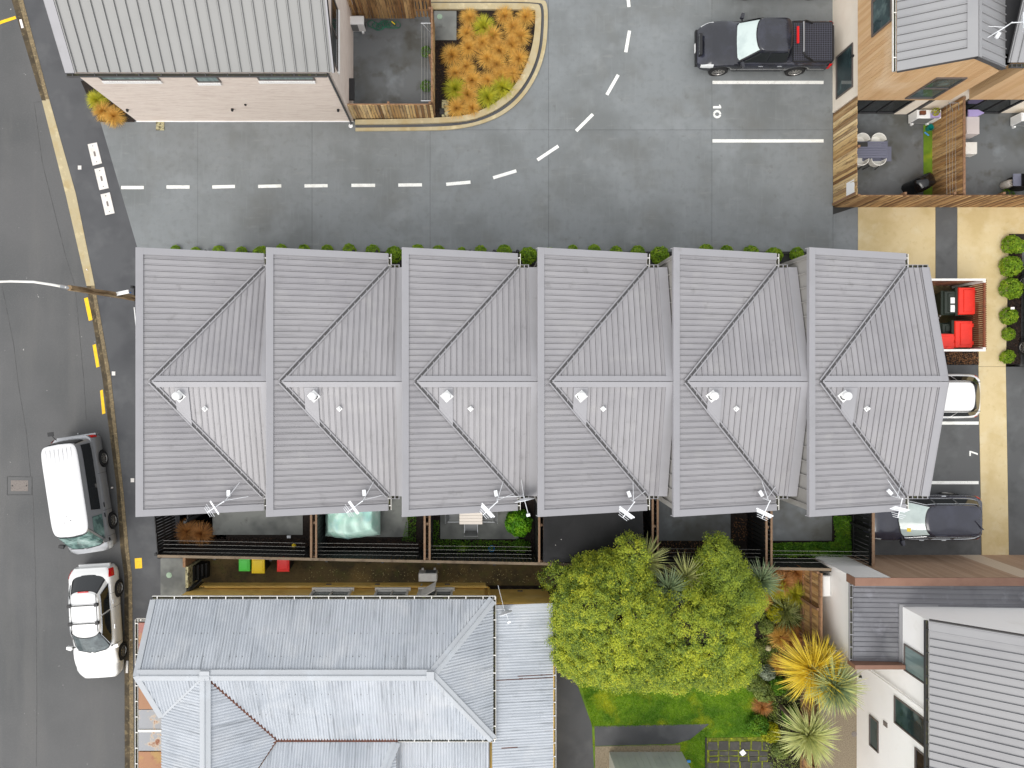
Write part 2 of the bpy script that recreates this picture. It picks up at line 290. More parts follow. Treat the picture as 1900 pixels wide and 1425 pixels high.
M['shade'] = mat('black_shade_cloth', S(30, 30, 31), .85, layers=[(S(44, 44, 46), 1.1, .5, .7, .6)], bump=(90, .3, .004))
M['table_grey'] = mat('grey_table_slat', S(104, 106, 122), .4)
M['table_tan'] = mat('pale_table_board', S(236, 226, 214), .6, rnd=.03)
M['chair_white'] = mat('white_chair', S(226, 224, 216), .45)
M['mesh_grey'] = mat('grey_mesh_seat', S(120, 122, 122), .7)
M['line'] = mat('clothes_line', S(160, 158, 152), .5)
M['hose'] = mat('green_hose', S(20, 112, 84), .4)
M['lilac'] = mat('lilac_board', S(176, 160, 208), .45)
M['pinkbox'] = mat('pale_box', S(204, 194, 190), .6)
M['blue'] = mat('blue_plastic', S(40, 130, 200), .4)
M['teal'] = mat('teal_plastic', S(20, 126, 116), .4)
M['signblue'] = mat('blue_sign', S(46, 116, 196), .4)
M['pole'] = mat('weathered_pole', S(146, 122, 90), .9, layers=[(S(92, 70, 42), (14, 14, 1.5), .45, .62, .8), (S(206, 186, 152), (9, 9, .6), .56, .68, .6)], bump=((20, 20, 2), .5, .01))
M['terracotta'] = mat('terracotta', S(206, 124, 70), .7)
M['paver'] = mat('dark_paver', S(66, 64, 60), .85, rnd=.2, layers=[(S(86, 84, 78), 4, .5, .7, .7)], bump=(30, .3, .008))
M['moss'] = mat('bright_moss', S(112, 120, 26), .95, layers=[(S(70, 78, 20), 4, .45, .62, .8), (S(176, 176, 30), 9, .56, .7, .7)], bump=(40, .8, .02))
M['aggregate'] = mat('exposed_aggregate', S(136, 124, 104), .9, layers=[(S(100, 90, 74), 30, .48, .6, .8), (S(170, 158, 136), 44, .56, .66, .8)], bump=(45, .5, .008))
M['cover'] = mat('concrete_cover', S(222, 218, 212), .7, layers=[(S(204, 198, 190), 3, .5, .7, .7)])
M['iron'] = mat('cast_iron_cover', S(122, 114, 108), .7, layers=[(S(90, 84, 80), 20, .5, .64, .6)])
M['greenlid'] = mat('sage_cover', S(150, 172, 148), .7, layers=[(S(126, 148, 126), 10, .5, .66, .6)])
M['limestone'] = mat('lichen_stone', S(176, 168, 130), .9, layers=[(S(60, 54, 40), 9, .48, .6, .85), (S(212, 206, 170), 14, .56, .66, .8)], bump=(14, .8, .03))
M['litter'] = mat('litter_paper', S(236, 230, 226), .7)
M['brownleaf'] = mat('brown_leaf', S(126, 88, 54), .8)
M['dryleaf'] = mat('fallen_leaf', S(214, 200, 140), .8)
# ------------------------------------------------------------------ the ground
def struct(name, poly, z0, z1, m, parent=None): return MB().prism(poly, z0, z1).build(name, M[m], parent, kind='structure' if parent is None else None)
MB().box(-220, 220, -220, 220, -.6, -.3).build('ground', M['soil'], kind='structure')
KL = [(-40, -200), (19, 0), (76, 190), (119, 360), (158, 530), (187, 700), (213, 900), (221, 1020), (228, 1070), (229, 1425), (229, 1640)]
KR = [(-16, -200), (43, 0), (93, 190), (141, 360), (176, 530), (206, 700), (228, 900), (239, 1020), (245, 1070), (249, 1425), (249, 1640)]
KM = [(a[0] * .38 + b[0] * .62, a[1]) for a, b in zip(KL, KR)]
gp = lambda L: [P(u, v) for u, v in L]
struct('road', [(-40, Y(-200))] + gp(KL) + [(-40, Y(1640))], -.3, -.12, 'road')
struct('footpath', gp(KR) + [P(420, 1640), P(420, 1100), P(345, 1100), P(345, 1000), P(420, 1000), P(420, 560), P(420, 350), P(420, -200)][::1], -.3, 0, 'footpath')
def kerb_run(name, i0, i1, chm, km, t0=0., t1=1.):
    def seg(L): 
        pts = list(L[i0:i1 + 1]); f = lambda a, b, t: (a[0] + (b[0] - a[0]) * t, a[1] + (b[1] - a[1]) * t)
        if t0: pts[0] = f(L[i0], L[i0 + 1], t0)
        if t1 < 1: pts[-1] = f(L[i1 - 1], L[i1], t1)
        return gp(pts)
    a, m_, r = seg(KL), seg(KM), seg(KR)
    o = MB().prism(a + m_[::-1], -.3, -.11).build('kerb_channel', M[chm], kind='structure')
    MB().prism(m_ + r[::-1], -.3, .012).build('kerb', M[km], kind='structure')
kerb_run('kerb', 0, 1, 'kerb_moss', 'kerb', t1=.999); kerb_run('kerb', 1, 2, 'kerb_moss', 'kerb_top', t1=.97)
kerb_run('kerb', 1, 4, 'kerb', 'kerb', t0=.971, t1=.999); kerb_run('kerb', 4, 8, 'kerb_moss', 'kerb_top', t0=.0); kerb_run('kerb', 8, 10, 'kerb_moss', 'kerb_top', t0=.001)
# tar seams and worn joints in the street
for L in ([(60, 190), (75, 300), (120, 480), (136, 530), (152, 700), (157, 780)], [(0, 530), (22, 640), (30, 710), (45, 800), (58, 930), (62, 1060), (64, 1150), (65, 1300), (64, 1425)], [(58, 188), (78, 186)]):
    mb = MB()
    for a, b in zip(L[:-1], L[1:]):
        a, b = P(*a), P(*b); mb.beam((a[0], a[1], -.118), (b[0], b[1], -.118), .018, .006)
    mb.build('tar_seam', M['tar'], kind='structure')
def mark(name, quads, m, z=0.0):
    mb = MB()
    for q in quads: mb.prism([P(u, v) for u, v in q], z, z + .006)
    return mb.build(name, M[m], kind='structure')
for q in ([(153, 553), (160, 551), (169, 593), (162, 595)], [(169, 640), (175, 638), (182, 680), (176, 682)], [(183, 725), (188, 723), (193, 767), (187, 769)]): mark('road_marking', [q], 'yellow_paint', -.118)
mark('road_marking', [[(-20, 43), (0, 35), (25, 27), (27, 32), (0, 41), (-20, 50)]], 'yellow_paint', -.118)
mark('footpath_marking', [[(250, 1036), (263, 1035), (264, 1054), (251, 1055)]], 'yellow_paint', .002)
# shared driveway: concrete slabs laid with open joints
drv = MB().prism([P(186, 227), P(253, 470), P(262, 490), P(1600, 490), P(1600, -300), P(640, -300), P(640, 227)], -.3, -.012).build('driveway', M['joint'], kind='structure')
vx = [X(u) for u in (367, 579, 798, 1018, 1321, 1545.5)]; yj = Y(241); yb = 5.14; yt = 10.42; g = .0045
P0, P1 = P(187, 228), P(253.5, 455); sl = (P1[0] - P0[0]) / (P1[1] - P0[1])
slabs = [[(P0[0] + (yt - P0[1]) * sl, yt), (P0[0] + (yb - P0[1]) * sl, yb), (vx[0] - g, yb), (vx[0] - g, yt)]]
for a, b in zip(vx[:2], vx[1:3]): slabs.append([(a + g, yb), (b - g, yb), (b - g, yt), (a + g, yt)])
for a, b in zip(vx[2:5], vx[3:6]):
    slabs.append([(a + g, yb), (b - g, yb), (b - g, yj - g), (a + g, yj - g)]); slabs.append([(a + g, yj + g), (b - g, yj + g), (b - g, Y(-30)), (a + g, Y(-30))])
    slabs.append([(a + g, Y(-30) + 2 * g), (b - g, Y(-30) + 2 * g), (b - g, Y(-260)), (a + g, Y(-260))])
xr = X(1592)
slabs.append([(vx[5] + g, yb), (xr - g, yb), (xr - g, Y(383)), (vx[5] + g, Y(398))])
for s_ in slabs: MB().prism(s_, -.1, .002).build('concrete_slab', M['drive'], drv)
struct('drive_gutter_strip', [P(640, 227), P(660, 227), P(660, 246), P(640, 246)], -.2, -.004, 'footpath')
# dashed lane line curving through the drive
dash = [[(225, 348), (267, 348)], [(309, 347), (352, 347)], [(394, 347), (436, 346)], [(479, 346), (522, 345)], [(565, 345), (608, 344.5)], [(652, 344), (696, 344)], [(739, 343.5), (783, 343)], [(828, 342), (873, 338)], [(915, 330), (958, 317)], [(997, 297), (1036, 271)], [(1069, 243), (1100, 212)], [(1126, 176), (1147, 139)], [(1161, 97), (1168, 57)], [(1167, 13), (1163, -25)], [(1160, -60), (1155, -100)]]
for a, b in dash:
    a, b = P(*a), P(*b); MB().beam((a[0], a[1], .006), (b[0], b[1], .006), .13, .006).build('lane_dash', M['paint'], kind='structure')
for v in (153, 261.5): MB().box(X(1322), X(1528), Y(v) - .065, Y(v) + .065, .001, .008).build('bay_line', M['paint'], kind='structure')
for v, u0 in ((785, 1680), (895.5, 1680)): MB().box(X(u0), X(1815.5), Y(v) - .062, Y(v) + .062, .001, .010).build('bay_line', M['paint'], kind='structure')
# stencilled bay numbers
def digits(name, polys, o, ang, sc, label, sx=1.0):
    c, s_ = math.cos(ang), math.sin(ang); mb = MB()
    for p in polys: mb.prism([(o[0] + sc * (x * sx * c - y * s_), o[1] + sc * (x * sx * s_ + y * c)) for x, y in p], .003, .009)
    mb.build(name, M['paint'], kind='structure', label=label)
one = [[(.02, 0), (.20, 0), (.20, 1), (.06, 1), (-.1, .84), (-.1, .72), (.02, .76)]]
zero = []
for i in range(16):
    a0, a1 = 2 * math.pi * i / 16 + .02, 2 * math.pi * (i + 1) / 16 - .02
    if i in (3, 11): a1 -= .12
    f = lambda a, r, q: (.66 + r * math.cos(a), .5 + q * math.sin(a))
    zero.append([f(a0, .33, .5), f(a1, .33, .5), f(a1, .15, .27), f(a0, .15, .27)])
digits('bay_number', one + zero, P(1323, 196.5), R(-90), .33, 'white stencilled bay number 10 on the concrete drive', 1.55)
seven = [[(0, 1), (.6, 1), (.6, .82), (0, .82)], [(.6, .82), (.42, .82), (.12, 0), (.32, 0)]]
digits('bay_number', seven, P(1814, 846), R(90), .34, 'white stencilled bay number 7 beside the beige path')
# right side: beige pads, grey strip, path, bays
struct('beige_pad', [P(1592, 384), P(1735.5, 384), P(1735.5, 545), P(1592, 545)], -.3, .004, 'beige')
struct('grey_strip', [P(1736, 384), P(1776, 384), P(1776, 560), P(1736, 560)], -.3, .003, 'bayconc')
struct('beige_pad', [P(1776.5, 384), P(2100, 384), P(2100, 434), P(1872, 434), P(1866, 680), P(1815.5, 680), P(1815.5, 560), P(1776.5, 560)], -.3, .004, 'beige')
struct('beige_path', [P(1815.5, 680.5), P(1866, 680.5), P(1872, 1050), P(1822, 1050)], -.3, .005, 'beige')
struct('parking_bays', [P(1560, 677), P(1815, 677), P(1821, 1042), P(1560, 1042)], -.3, .002, 'bayconc')
struct('car_park', [P(1866.5, 680.5), P(2300, 680.5), P(2300, 1300), P(1880, 1300), P(1872.5, 1050)], -.3, .001, 'bayconc')
struct('car_park', [P(1896, 446), P(2300, 446), P(2300, 680), P(1893, 680)], -.3, .000, 'bayconc')
mark('bay_line', [[(1880, 1050), (1960, 1050), (1960, 1056), (1882, 1056)]], 'paint', .002)
struct('planting_bed', [P(1872.5, 434.5), P(1950, 434.5), P(1950, 445), P(1896, 445.5), P(1892.5, 676), P(1866.5, 676)], -.3, .03, 'mulch')
struct('planting_bed', [P(1730, 653), P(1815, 653), P(1815, 676.5), P(1730, 676.5)], -.3, .03, 'mulch')
# bed along the north side of the terrace
struct('planting_bed', [(-10.9, 3.6), (15.0, 3.6), (15.0, 5.02), (-10.9, 5.02)], -.3, -.02, 'mulch')
MB().box(-10.9, 15.0, 5.03, 5.13, -.2, .03).build('bed_edging', M['joint'], kind='structure')

# ------------------------------------------------------------------ ribbed steel roofs
def clip(poly, ax, lo, hi):
    for sgn, lim in ((1, lo), (-1, -hi)):
        out = []
        for i in range(len(poly)):
            a, b = poly[i], poly[(i + 1) % len(poly)]; da, db = sgn * a[ax] - lim, sgn * b[ax] - lim
            if da >= 0: out.append(a)
            if (da >= 0) != (db >= 0):
                t = da / (da - db); out.append((a[0] + (b[0] - a[0]) * t, a[1] + (b[1] - a[1]) * t))
        poly = out
        if not poly: return []
    return poly
class Plane:
    "a pitched plane over plan coordinates: z = z0 + gx*(x-x0) + gy*(y-y0)"
    def __init__(s, x0, y0, z0, gx, gy): s.a = (x0, y0, z0, gx, gy); s.n = Vector((-gx, -gy, 1)).normalized()
    def z(s, x, y): x0, y0, z0, gx, gy = s.a; return z0 + gx * (x - x0) + gy * (y - y0)
    def p(s, x, y, h=0): return Vector((x, y, s.z(x, y))) + s.n * h
def ribbed(parent, pl, poly, ax, pitch, m, off=0.0, rib=.022, rw=.022, name='roof_panel', gap=.010, local=False, deck='roof_deck', deckm='roof_dark'):
    "roof deck with one panel object per rib pitch; ax: plan axis across the ribs"
    d = MB().slab3([pl.p(x, y, -.016) for x, y in poly], pl.n, .06).build(deck, M[deckm], parent, local=local)
    lo, hi = min(q[ax] for q in poly), max(q[ax] for q in poly); k = math.floor((lo - off) / pitch); s0 = off + k * pitch; objs = []
    while s0 < hi - 1e-6:
        mb = MB(); pan = clip(poly, ax, max(lo, s0 + .002), min(hi, s0 + pitch - gap))
        if len(pan) >= 3 and max(q[ax] for q in pan) - min(q[ax] for q in pan) > .004:
            mb.slab3([pl.p(x, y, 0) for x, y in pan], pl.n, .014)
            rb = clip(poly, ax, s0 + .004, s0 + .004 + rw)
            if len(rb) >= 3: mb.slab3([pl.p(x, y, rib) for x, y in rb], pl.n, rib + .01)
            objs.append(mb.build(name, M[m], d))
        s0 += pitch
    return d
def gutter(parent, a, b, w=.11, h=.09, m='gutter_w', brackets=.0, side=1, name='gutter', local=False):
    "open box gutter from a to b with its back at the line, silt in the trough and brackets"
    a, b = Vector(a), Vector(b); d = (b - a); L = d.length; d.normalize(); r = Vector((d.y, -d.x, 0)) * side; up = Vector((0, 0, 1))
    mb = MB()
    for o_, t_, z_, hh in ((r * w, .014, 0, h), (r * w * .5, w, -h, .012), (r * .006, .012, -.02, h * .8)):
        mb.beam(a + o_ + up * (z_ - hh / 2 + (hh if z_ < -.05 else 0)), b + o_ + up * (z_ - hh / 2 + (hh if z_ < -.05 else 0)), t_, hh)
    g_ = mb.build(name, M[m], parent, local=local)
    MB().beam(a + r * w * .5 - up * (h - .035), b + r * w * .5 - up * (h - .035), w * .9, .02).build('gutter_silt', M['gutter_in'], g_)
    if brackets:
        n = int(L / brackets)
        for i in range(n + 1):
            p = a + d * min(L - .02, (i + .3) * brackets); mb2 = MB().beam(p, p + r * w, .03, .012); mb2.build('gutter_bracket', M[m], g_)
    return g_

# ------------------------------------------------------------------ terrace of six
UW, YN, YS, VN, VS, YR, ZT, ZR = 4.32, 4.17, -4.41, 3.69, -3.92, -.10, 6.20, 6.08
GX = 1.10 / 3.74; XE = 3.74
GY = (ZR - 5.10) / (VN - YR)
def terrace_unit(label, w_roof, last=False, first=False):
    t = thing('terrace_house', label, 'house', (0, 0, 0), group='terrace houses in the stepped row')
    # walls
    MB().box(.12, w_roof - .02, -3.62, 3.42, 0, 4.98).build('wall', M['wall_panel'], t, local=True)
    for yy, n, nm, x0, x1, z0, z1 in ((-3.62, -1, 'glass_door', .7, 2.9, .05, 2.15), (-3.62, -1, 'window', 1.0, 2.6, 3.3, 4.5), (3.42, 1, 'window', .8, 2.0, 3.4, 4.5), (3.42, 1, 'front_door', 2.6, 3.5, .05, 2.1)):
        fr = MB().box(x0 - .05, x1 + .05, yy, yy + n * .03, z0 - .04, z1 + .05).build(nm, M['frame_dark'], t, local=True)
        if nm != 'front_door':
            for a_, b_ in ((x0, (x0 + x1) / 2 - .02), ((x0 + x1) / 2 + .02, x1)): MB().box(a_, b_, yy + n * .031, yy + n * .04, z0, z1).build('pane', M['glass_house'], fr)
    mono = Plane(0, 0, ZT - .03, -GX, 0)
    up = MB()   # high gable wall under the upper edge of the steep plane, clad in wide standing-seam panels
    up.slab3([(.13, YN - .14, ZT - .16), (.13, YS + .14, ZT - .16), (.13, YS + .14, 2.4), (.13, YN - .14, 2.4)], (-1, 0, 0), .10)
    hw = up.build('high_wall', M['wall_panel'], t, local=True)
    y = YS + .3
    while y < YN - .2:
        MB().box(.085, .135, y, y + .03, 2.4, ZT - .17).build('wall_seam', M['wall_panel'], hw); y += .47
    # steep plane falling east
    tipx = (ZT - ZR) / GX + .02
    poly = [(.0, YS), (XE, YS), (XE, VS), (tipx, YR), (XE, VN), (XE, YN), (.0, YN)]
    r1 = ribbed(t, mono, [(.16, YS + .16)] + [(XE, YS + .16)] + poly[2:5] + [(XE, YN - .16), (.16, YN - .16)], 1, .1935, 'roof', off=YR + .06, local=True)
    fl = MB()
    for (a, b, c, d) in ((0, .20, YS, YN), ):
        fl.slab3([mono.p(a, c, .045), mono.p(b, c, .045), mono.p(b, d, .045), mono.p(a, d, .045)], mono.n, .03)
    fl.build('high_edge_flashing', M['roof_cap'], t, local=True)
    MB().slab3([(-.005, YS, ZT + .012), (-.005, YN, ZT + .012), (-.005, YN, ZT - .17), (-.005, YS, ZT - .17)], (-1, 0, 0), .02).build('fascia', M['roof_cap'], t, local=True)
    for c, d, n in ((YS, YS + .22, -1), (YN - .22, YN, 1)):
        b = MB().slab3([mono.p(.201, c, .046), mono.p(XE, c, .046), mono.p(XE, d, .046), mono.p(.201, d, .046)], mono.n, .03)
        yy = c if n < 0 else d
        b.slab3([mono.p(0, yy, .014), mono.p(XE, yy, .014), mono.p(XE, yy, -.17), mono.p(0, yy, -.17)], (0, n, 0), .025)
        b.build('barge_flashing', M['roof_cap'], t, local=True)
    # low gable crossing it
    xe = w_roof
    for sgn, ve in ((1, VN), (-1, VS)):
        pl = Plane(0, YR, ZR, 0, -sgn * GY)
        q = [(tipx, YR), (xe, YR), (xe, ve), (XE, ve)]
        ribbed(t, pl, q if sgn > 0 else q[::-1], 0, .1895, 'roof_y', off=.02, local=True)
        mb = MB().slab3([pl.p(tipx + .04, YR + .0 * sgn, .05), pl.p(xe, YR, .05), pl.p(xe, YR + sgn * .17, .05), pl.p(tipx + .2, YR + sgn * .17, .05)], pl.n, .02)
        mb.build('ridge_capping', M['roof_cap'], t, local=True)
        # valley
        v0, v1 = Vector(pl.p(tipx, YR, .012)), Vector(pl.p(XE, ve, .012)); dv = (v1 - v0).normalized()
        mb = MB().beam(v0, v1, .07, .012, up=(pl.n + mono.n)); 
        mb.build('valley_gutter', M['roof_dark'], t, local=True)
        for off_, ww in ((.065, .04),):
            for s2 in (-1, 1):
                o_ = Vector((-dv.y, dv.x, 0)) * s2 * off_
                MB().beam(v0 + o_ + Vector((0, 0, .035)), v1 + o_ + Vector((0, 0, .035)), ww, .012, up=(pl.n + mono.n)).build('valley_flashing', M['roof_cap'], t, local=True)
        # eave gutters
        a, b = (XE + .01, ve, pl.z(XE, ve) - .01), (xe - (.0 if last else .28), ve, pl.z(XE, ve) - .01)
        gutter(t, a, b, .10, .09, 'roof_cap', .17, side=-sgn, local=True)
        # wide apron at the east edge against the next house, or the verge of the last one
        ap = (.30, .0) if not last else (.26, .0)
        MB().slab3([pl.p(xe - ap[0], YR + sgn * .17, .044), pl.p(xe + .0, YR + sgn * .17, .044), pl.p(xe, ve, .044), pl.p(xe - ap[0], ve, .044)], pl.n, .03).build('apron_flashing' if not last else 'verge_flashing', M['roof_cap'], t, local=True)
        if last: MB().slab3([pl.p(xe, YR, .05), pl.p(xe, ve, .05), pl.p(xe, ve, -.16), pl.p(xe, YR, -.16)], (1, 0, 0), .02).build('barge_flashing', M['roof_cap'], t, local=True)
    for ys, ye, s2 in ((VN + .02, YN - .01, 1), (VS - .02, YS + .01, 1)):
        z_ = mono.z(XE, 0); a, b = (XE, ys, z_), (XE, ye, z_)
        gutter(t, a, b, .10, .09, 'gutter_w', .24, side=1 if ye > ys else -1, local=True)
    if last: MB().slab3([(xe - .1, YR, ZR - .1), (xe - .1, VN - .2, 4.9), (xe - .1, VN - .2, 4.4), (xe - .1, VS + .2, 4.4), (xe - .1, VS + .2, 4.9)], (1, 0, 0), .08).build('gable_wall', M['wall_panel'], t, local=True)
    # roof furniture: vent cowl on its square flashing, small flue
    pl = Plane(0, YR, ZR, 0, GY)
    def vent(nm, x, y, s_, r, h, m_):
        b = pl.p(x, y, .03); tilt = Matrix.Rotation(math.atan(GY), 4, 'X') @ Matrix.Rotation(R(42), 4, 'Z'); tilt.translation = b
        v = MB().mbox(tilt, s_, s_, .05).build(nm, M['white'], t, local=True)
        MB().lathe((x, y, b.z), [(r * 1.02, -.02), (r * 1.02, .03)], 20).build('vent_throat', M['black'], v)
        MB().lathe((x, y, b.z), [(r * .8, 0), (r * .8, h * .55), (r * 1.0, h * .6), (r * .97, h * .8), (r * .7, h * .95), (r * .3, h), (.005, h)], 24).build('vent_cowl', M['white'], v, smooth=40)
    patch = MB().slab3([pl.p(x_, y_, .043) for x_, y_ in ((1.17, YR - .18), (1.61, YR - .18), (1.61, YR - 1.48), (1.17, YR - .98))], pl.n, .02); patch.build('vent_flashing', M['roof_cap'], t, local=True)
    vent('roof_vent', 1.40 - (.10 if first else 0), YR - .46, .30, .135, .34, 'white')
    vent('flue_vent', 2.16 - (.08 if first else 0), YR - .87, .14, .05, .16, 'white')
    # folded patch under the flue reads as part of the sheeting
    return t
U = [X(494, 6.2) + UW * i for i in range(-1, 5)]; U[0] = X(252, 6.2)
WLAB = ['grey steel roofed terrace house at the street end of the stepped row', 'second terrace house from the street, mint tarpaulin in its back yard', 'third terrace house from the street, pale table in its back yard', 'fourth terrace house from the street, black shade cloth over its yard', 'fifth terrace house from the street, bare dark yard behind the tree', 'terrace house at the parking end, gable edge above the parked cars']
base_u = terrace_unit(WLAB[1], UW + .09)
base_u.location = (U[1], 0, 0)
for i in (2, 3, 4): dup(base_u, (U[i], 0, 0), 0, WLAB[i])
u0 = terrace_unit(WLAB[0], U[1] - U[0] + .09, first=True); u0.location = (U[0], 0, 0)
u5 = terrace_unit(WLAB[5], X(1723, 5.1) - U[5], last=True); u5.location = (U[5], 0, 0)

for o, d, e in ((base_u, .07, .11), *[(x_, *v_) for x_, v_ in zip([c for c in bpy.data.objects if c.name.startswith('terrace_house.') and c not in (u0, u5)], ((.02, .02), (.01, -.02), (-.10, -.05)))], (u5, -.19, -.16)):
    for c in o.children:                                  # the fittings sit a little differently on each roof
        if c.name.startswith('roof_vent'): c.location.x += d; c.rotation_euler = (0, 0, 0)
        if c.name.startswith('flue_vent'): c.location.x += e
# aerials on the low south corner of each steep plane
def aerial(label, loc, rot, style):
    t = thing('television_aerial', label, 'aerial', (0, 0, 0), 0, 'aerials on the terrace roofs')
    MB().tube([(0, 0, 0), (0, 0, .62)], .018, 6).build('mast', M['antenna'], t, local=True)
    MB().tube([(0, 0, .48), (.30, .52, -.06)], .012, 5).build('stay', M['antenna'], t, local=True)
    MB().tube([(0, 0, .30), (.58, .06, -.08)], .010, 5).build('stay', M['antenna'], t, local=True)
    MB().box(-.055, .055, .10, .30, .10, .16).build('masthead_amplifier', M['antenna'], t, local=True)
    MB().tube([(.02, .02, .60), (-.52, -.34, .60)], .016, 6).build('boom', M['antenna'], t, local=True)
    d = Vector((-.52, -.34, 0)).normalized(); s_ = Vector((-d.y, d.x, 0))
    if style == 0:
        c = Vector((0, 0, .60)) + d * .34; Mx = Matrix((d, s_, Vector((0, 0, 1)))).transposed().to_4x4(); Mx = Mx @ Matrix.Rotation(R(62), 4, 'Y'); Mx.translation = c
        g_ = MB()
        for k in range(13): 
            yy = -.24 + .48 * k / 12; g_.beam(Mx @ Vector((-.14, yy, 0)), Mx @ Vector((.14, yy, 0)), .026, .008)
        for xx in (-.13, 0, .13): g_.beam(Mx @ Vector((xx, -.25, .006)), Mx @ Vector((xx, .25, .006)), .02, .008)
        g_.build('reflector_grid', M['antenna'], t, local=True)
    else:
        for k, l_ in ((.40, .30), (.46, .26)):
            p = Vector((0, 0, .60)) + d * k
            MB().beam(p - s_ * l_, p + s_ * l_, .05, .015).build('reflector_bar', M['antenna'], t, local=True)
    for k, l_ in ((.50, .24), (.56, .20), (.62, .17)):
        p = Vector((0, 0, .60)) + d * k
        MB().tube([p - s_ * l_, p + s_ * l_], .007, 5).build('element', M['antenna'], t, local=True)
    t.location = loc; t.rotation_euler = (0, 0, rot); return t
AL = ['street end', 'second', 'third', 'fourth', 'fifth', 'parking end']
for i, (u, v, rt) in enumerate(((425, 926, 0), (676, 926, .05), (922, 927, .16), (1172, 928, .35), (1420, 926, .55), (1661, 922, .75))):
    x, y = P(u, v, 5.5); z = ZT - GX * (x - U[i]) + .0
    aerial('white aerial on the roof corner of the %s terrace house' % AL[i], (x, y, z + .02), rt, 0 if i in (0, 1, 5) else 1)
# satellite dish between the third and fourth house
def dish(name, label, loc, rot, r, mast):
    t = thing(name, label, 'satellite dish', loc, rot)
    Mx = Matrix.Rotation(R(82), 4, 'X'); MB().lathe((0, -.10, mast), [(.01, -.05), (r * .5, -.036), (r, 0.02), (r, .035), (r * .5, -.022), (.01, -.036)], 28, Mx.to_3x3()).build('dish', M['antenna'], t, smooth=50, local=True)
    MB().tube([(0, 0, 0), (0, 0, mast - .03), (0, -.09, mast)], .02, 6).build('mast', M['antenna'], t, local=True)
    MB().tube([(0, -.12, mast - .2), (.02, -r * 1.75, mast - .02)], .013, 6).build('feed_arm', M['antenna'], t, local=True)
    MB().box(-.05, .07, -r * 1.95, -r * 1.7, mast - .06, mast + .04).build('receiver', M['antenna'], t, local=True)
    MB().tube([(0, 0, mast * .8), (.06, .75, .0)], .010, 5).build('stay', M['antenna'], t, local=True)
    MB().tube([(0, 0, mast * .8), (-.95, .12, .1)], .010, 5).build('stay', M['antenna'], t, local=True)
    return t
x, y = P(972, 921, 5.5); dish('satellite_dish', 'white satellite dish at the third terrace roof edge', (x, y, 5.12), R(12), .34, .42)
# ------------------------------------------------------------------ fences
def fence(name, label, a, b, zt, pm, rm, pw=.095, gap=.012, side=1, rails=(.25, .95, 1.6), posts=2.0, cap=None, capw=.07, group=None, z0=0.02, ragged=.02, double=0.0, keep_rails=True, nrail=2):
    "paling fence from a to b; palings stand on the given side of the rails"
    a, b = Vector((*a, 0)), Vector((*b, 0)); d = b - a; L = d.length; d.normalize(); r = Vector((d.y, -d.x, 0)) * side; ang = math.atan2(d.y, d.x)
    t = thing(name, label, 'fence', (a + b) / 2, 0, group)
    h = zt - z0
    meshes = []
    for k in range(4):
        w = pw * (1 + .10 * random.uniform(-1, 1)); hh = h + random.uniform(-ragged, ragged)
        meshes.append(MB().box(-w / 2, w / 2, -.009, .009, 0, hh).mesh('paling', M[pm]))
    n = max(1, int(L / (pw + gap))); st = L / n
    rows = [r * .03] + ([-r * (.03 + double)] if double else [])
    for rr in rows:
        for i in range(n):
            p = a + d * (i + .5) * st + rr
            inst('paling', random.choice(meshes), t, loc=(p.x, p.y, z0), rot=(random.uniform(-.006, .006), 0, ang + random.uniform(-.03, .03)))
    for z in rails:
        if z < zt: MB().beam(a - r * .012 + Vector((0, 0, z)), b - r * .012 + Vector((0, 0, z)), .045, .085).build('rail', M[rm], t)
    if posts:
        n = max(1, round(L / posts))
        for i in range(n + 1):
            p = a + d * (L * i / n) - r * .085; MB().box(p.x - .045, p.x + .045, p.y - .045, p.y + .045, 0, zt - .06).build('post', M[rm], t)
    if cap:
        MB().beam(a + Vector((0, 0, zt + .03)), b + Vector((0, 0, zt + .03)), capw, .035).build('cap_rail', M[cap], t)
        if double: 
            o_ = -r * double; MB().beam(a + o_ + Vector((0, 0, zt + .03)), b + o_ + Vector((0, 0, zt + .03)), capw, .035).build('cap_rail', M[cap], t)
    return t
def window(parent, o, ax, up, w, h, nx=1, nz=1, frame='frame_dark', glass='glass_house', fw=.05, proud=.03, name='window', open_=None):
    "window on a wall: o lower corner, ax along the wall, up vertical, outward normal = ax x up"
    o, ax, up = Vector(o), Vector(ax).normalized(), Vector(up); n = ax.cross(up)
    def bar(p, q, t_): return MB().beam(p + n * proud / 2, q + n * proud / 2, t_, proud, up=n)
    f = MB()
    for a_, b_ in ((o, o + ax * w), (o + up * h, o + ax * w + up * h)): f.beam(a_ - ax * fw / 2 + n * proud * .5, b_ + ax * fw / 2 + n * proud * .5, fw, proud, up=n)
    for a_ in (o, o + ax * w): f.beam(a_ + up * fw / 2 + n * proud * .5, a_ + up * (h - fw / 2) + n * proud * .5, fw, proud, up=n)
    fo = f.build(name, M[frame], parent)
    for i in range(nx):
        for k in range(nz):
            a_ = o + ax * w * i / nx + up * h * k / nz; q = [a_ + ax * .03 + up * .03, a_ + ax * (w / nx - .03) + up * .03, a_ + ax * (w / nx - .03) + up * (h / nz - .03), a_ + ax * .03 + up * (h / nz - .03)]
            MB().slab3([p + n * .008 for p in q], n, .02).build('pane', M[glass], fo)
    for i in range(1, nx): MB().beam(o + ax * w * i / nx + up * .03 + n * proud * .45, o + ax * w * i / nx + up * (h - .03) + n * proud * .45, .04, proud * .9, up=n).build('mullion', M[frame], fo)
    for k in range(1, nz): MB().beam(o + up * h * k / nz + ax * .03 + n * proud * .45, o + up * h * k / nz + ax * (w - .03) + n * proud * .45, .04, proud * .9, up=n).build('transom', M[frame], fo)
    return fo
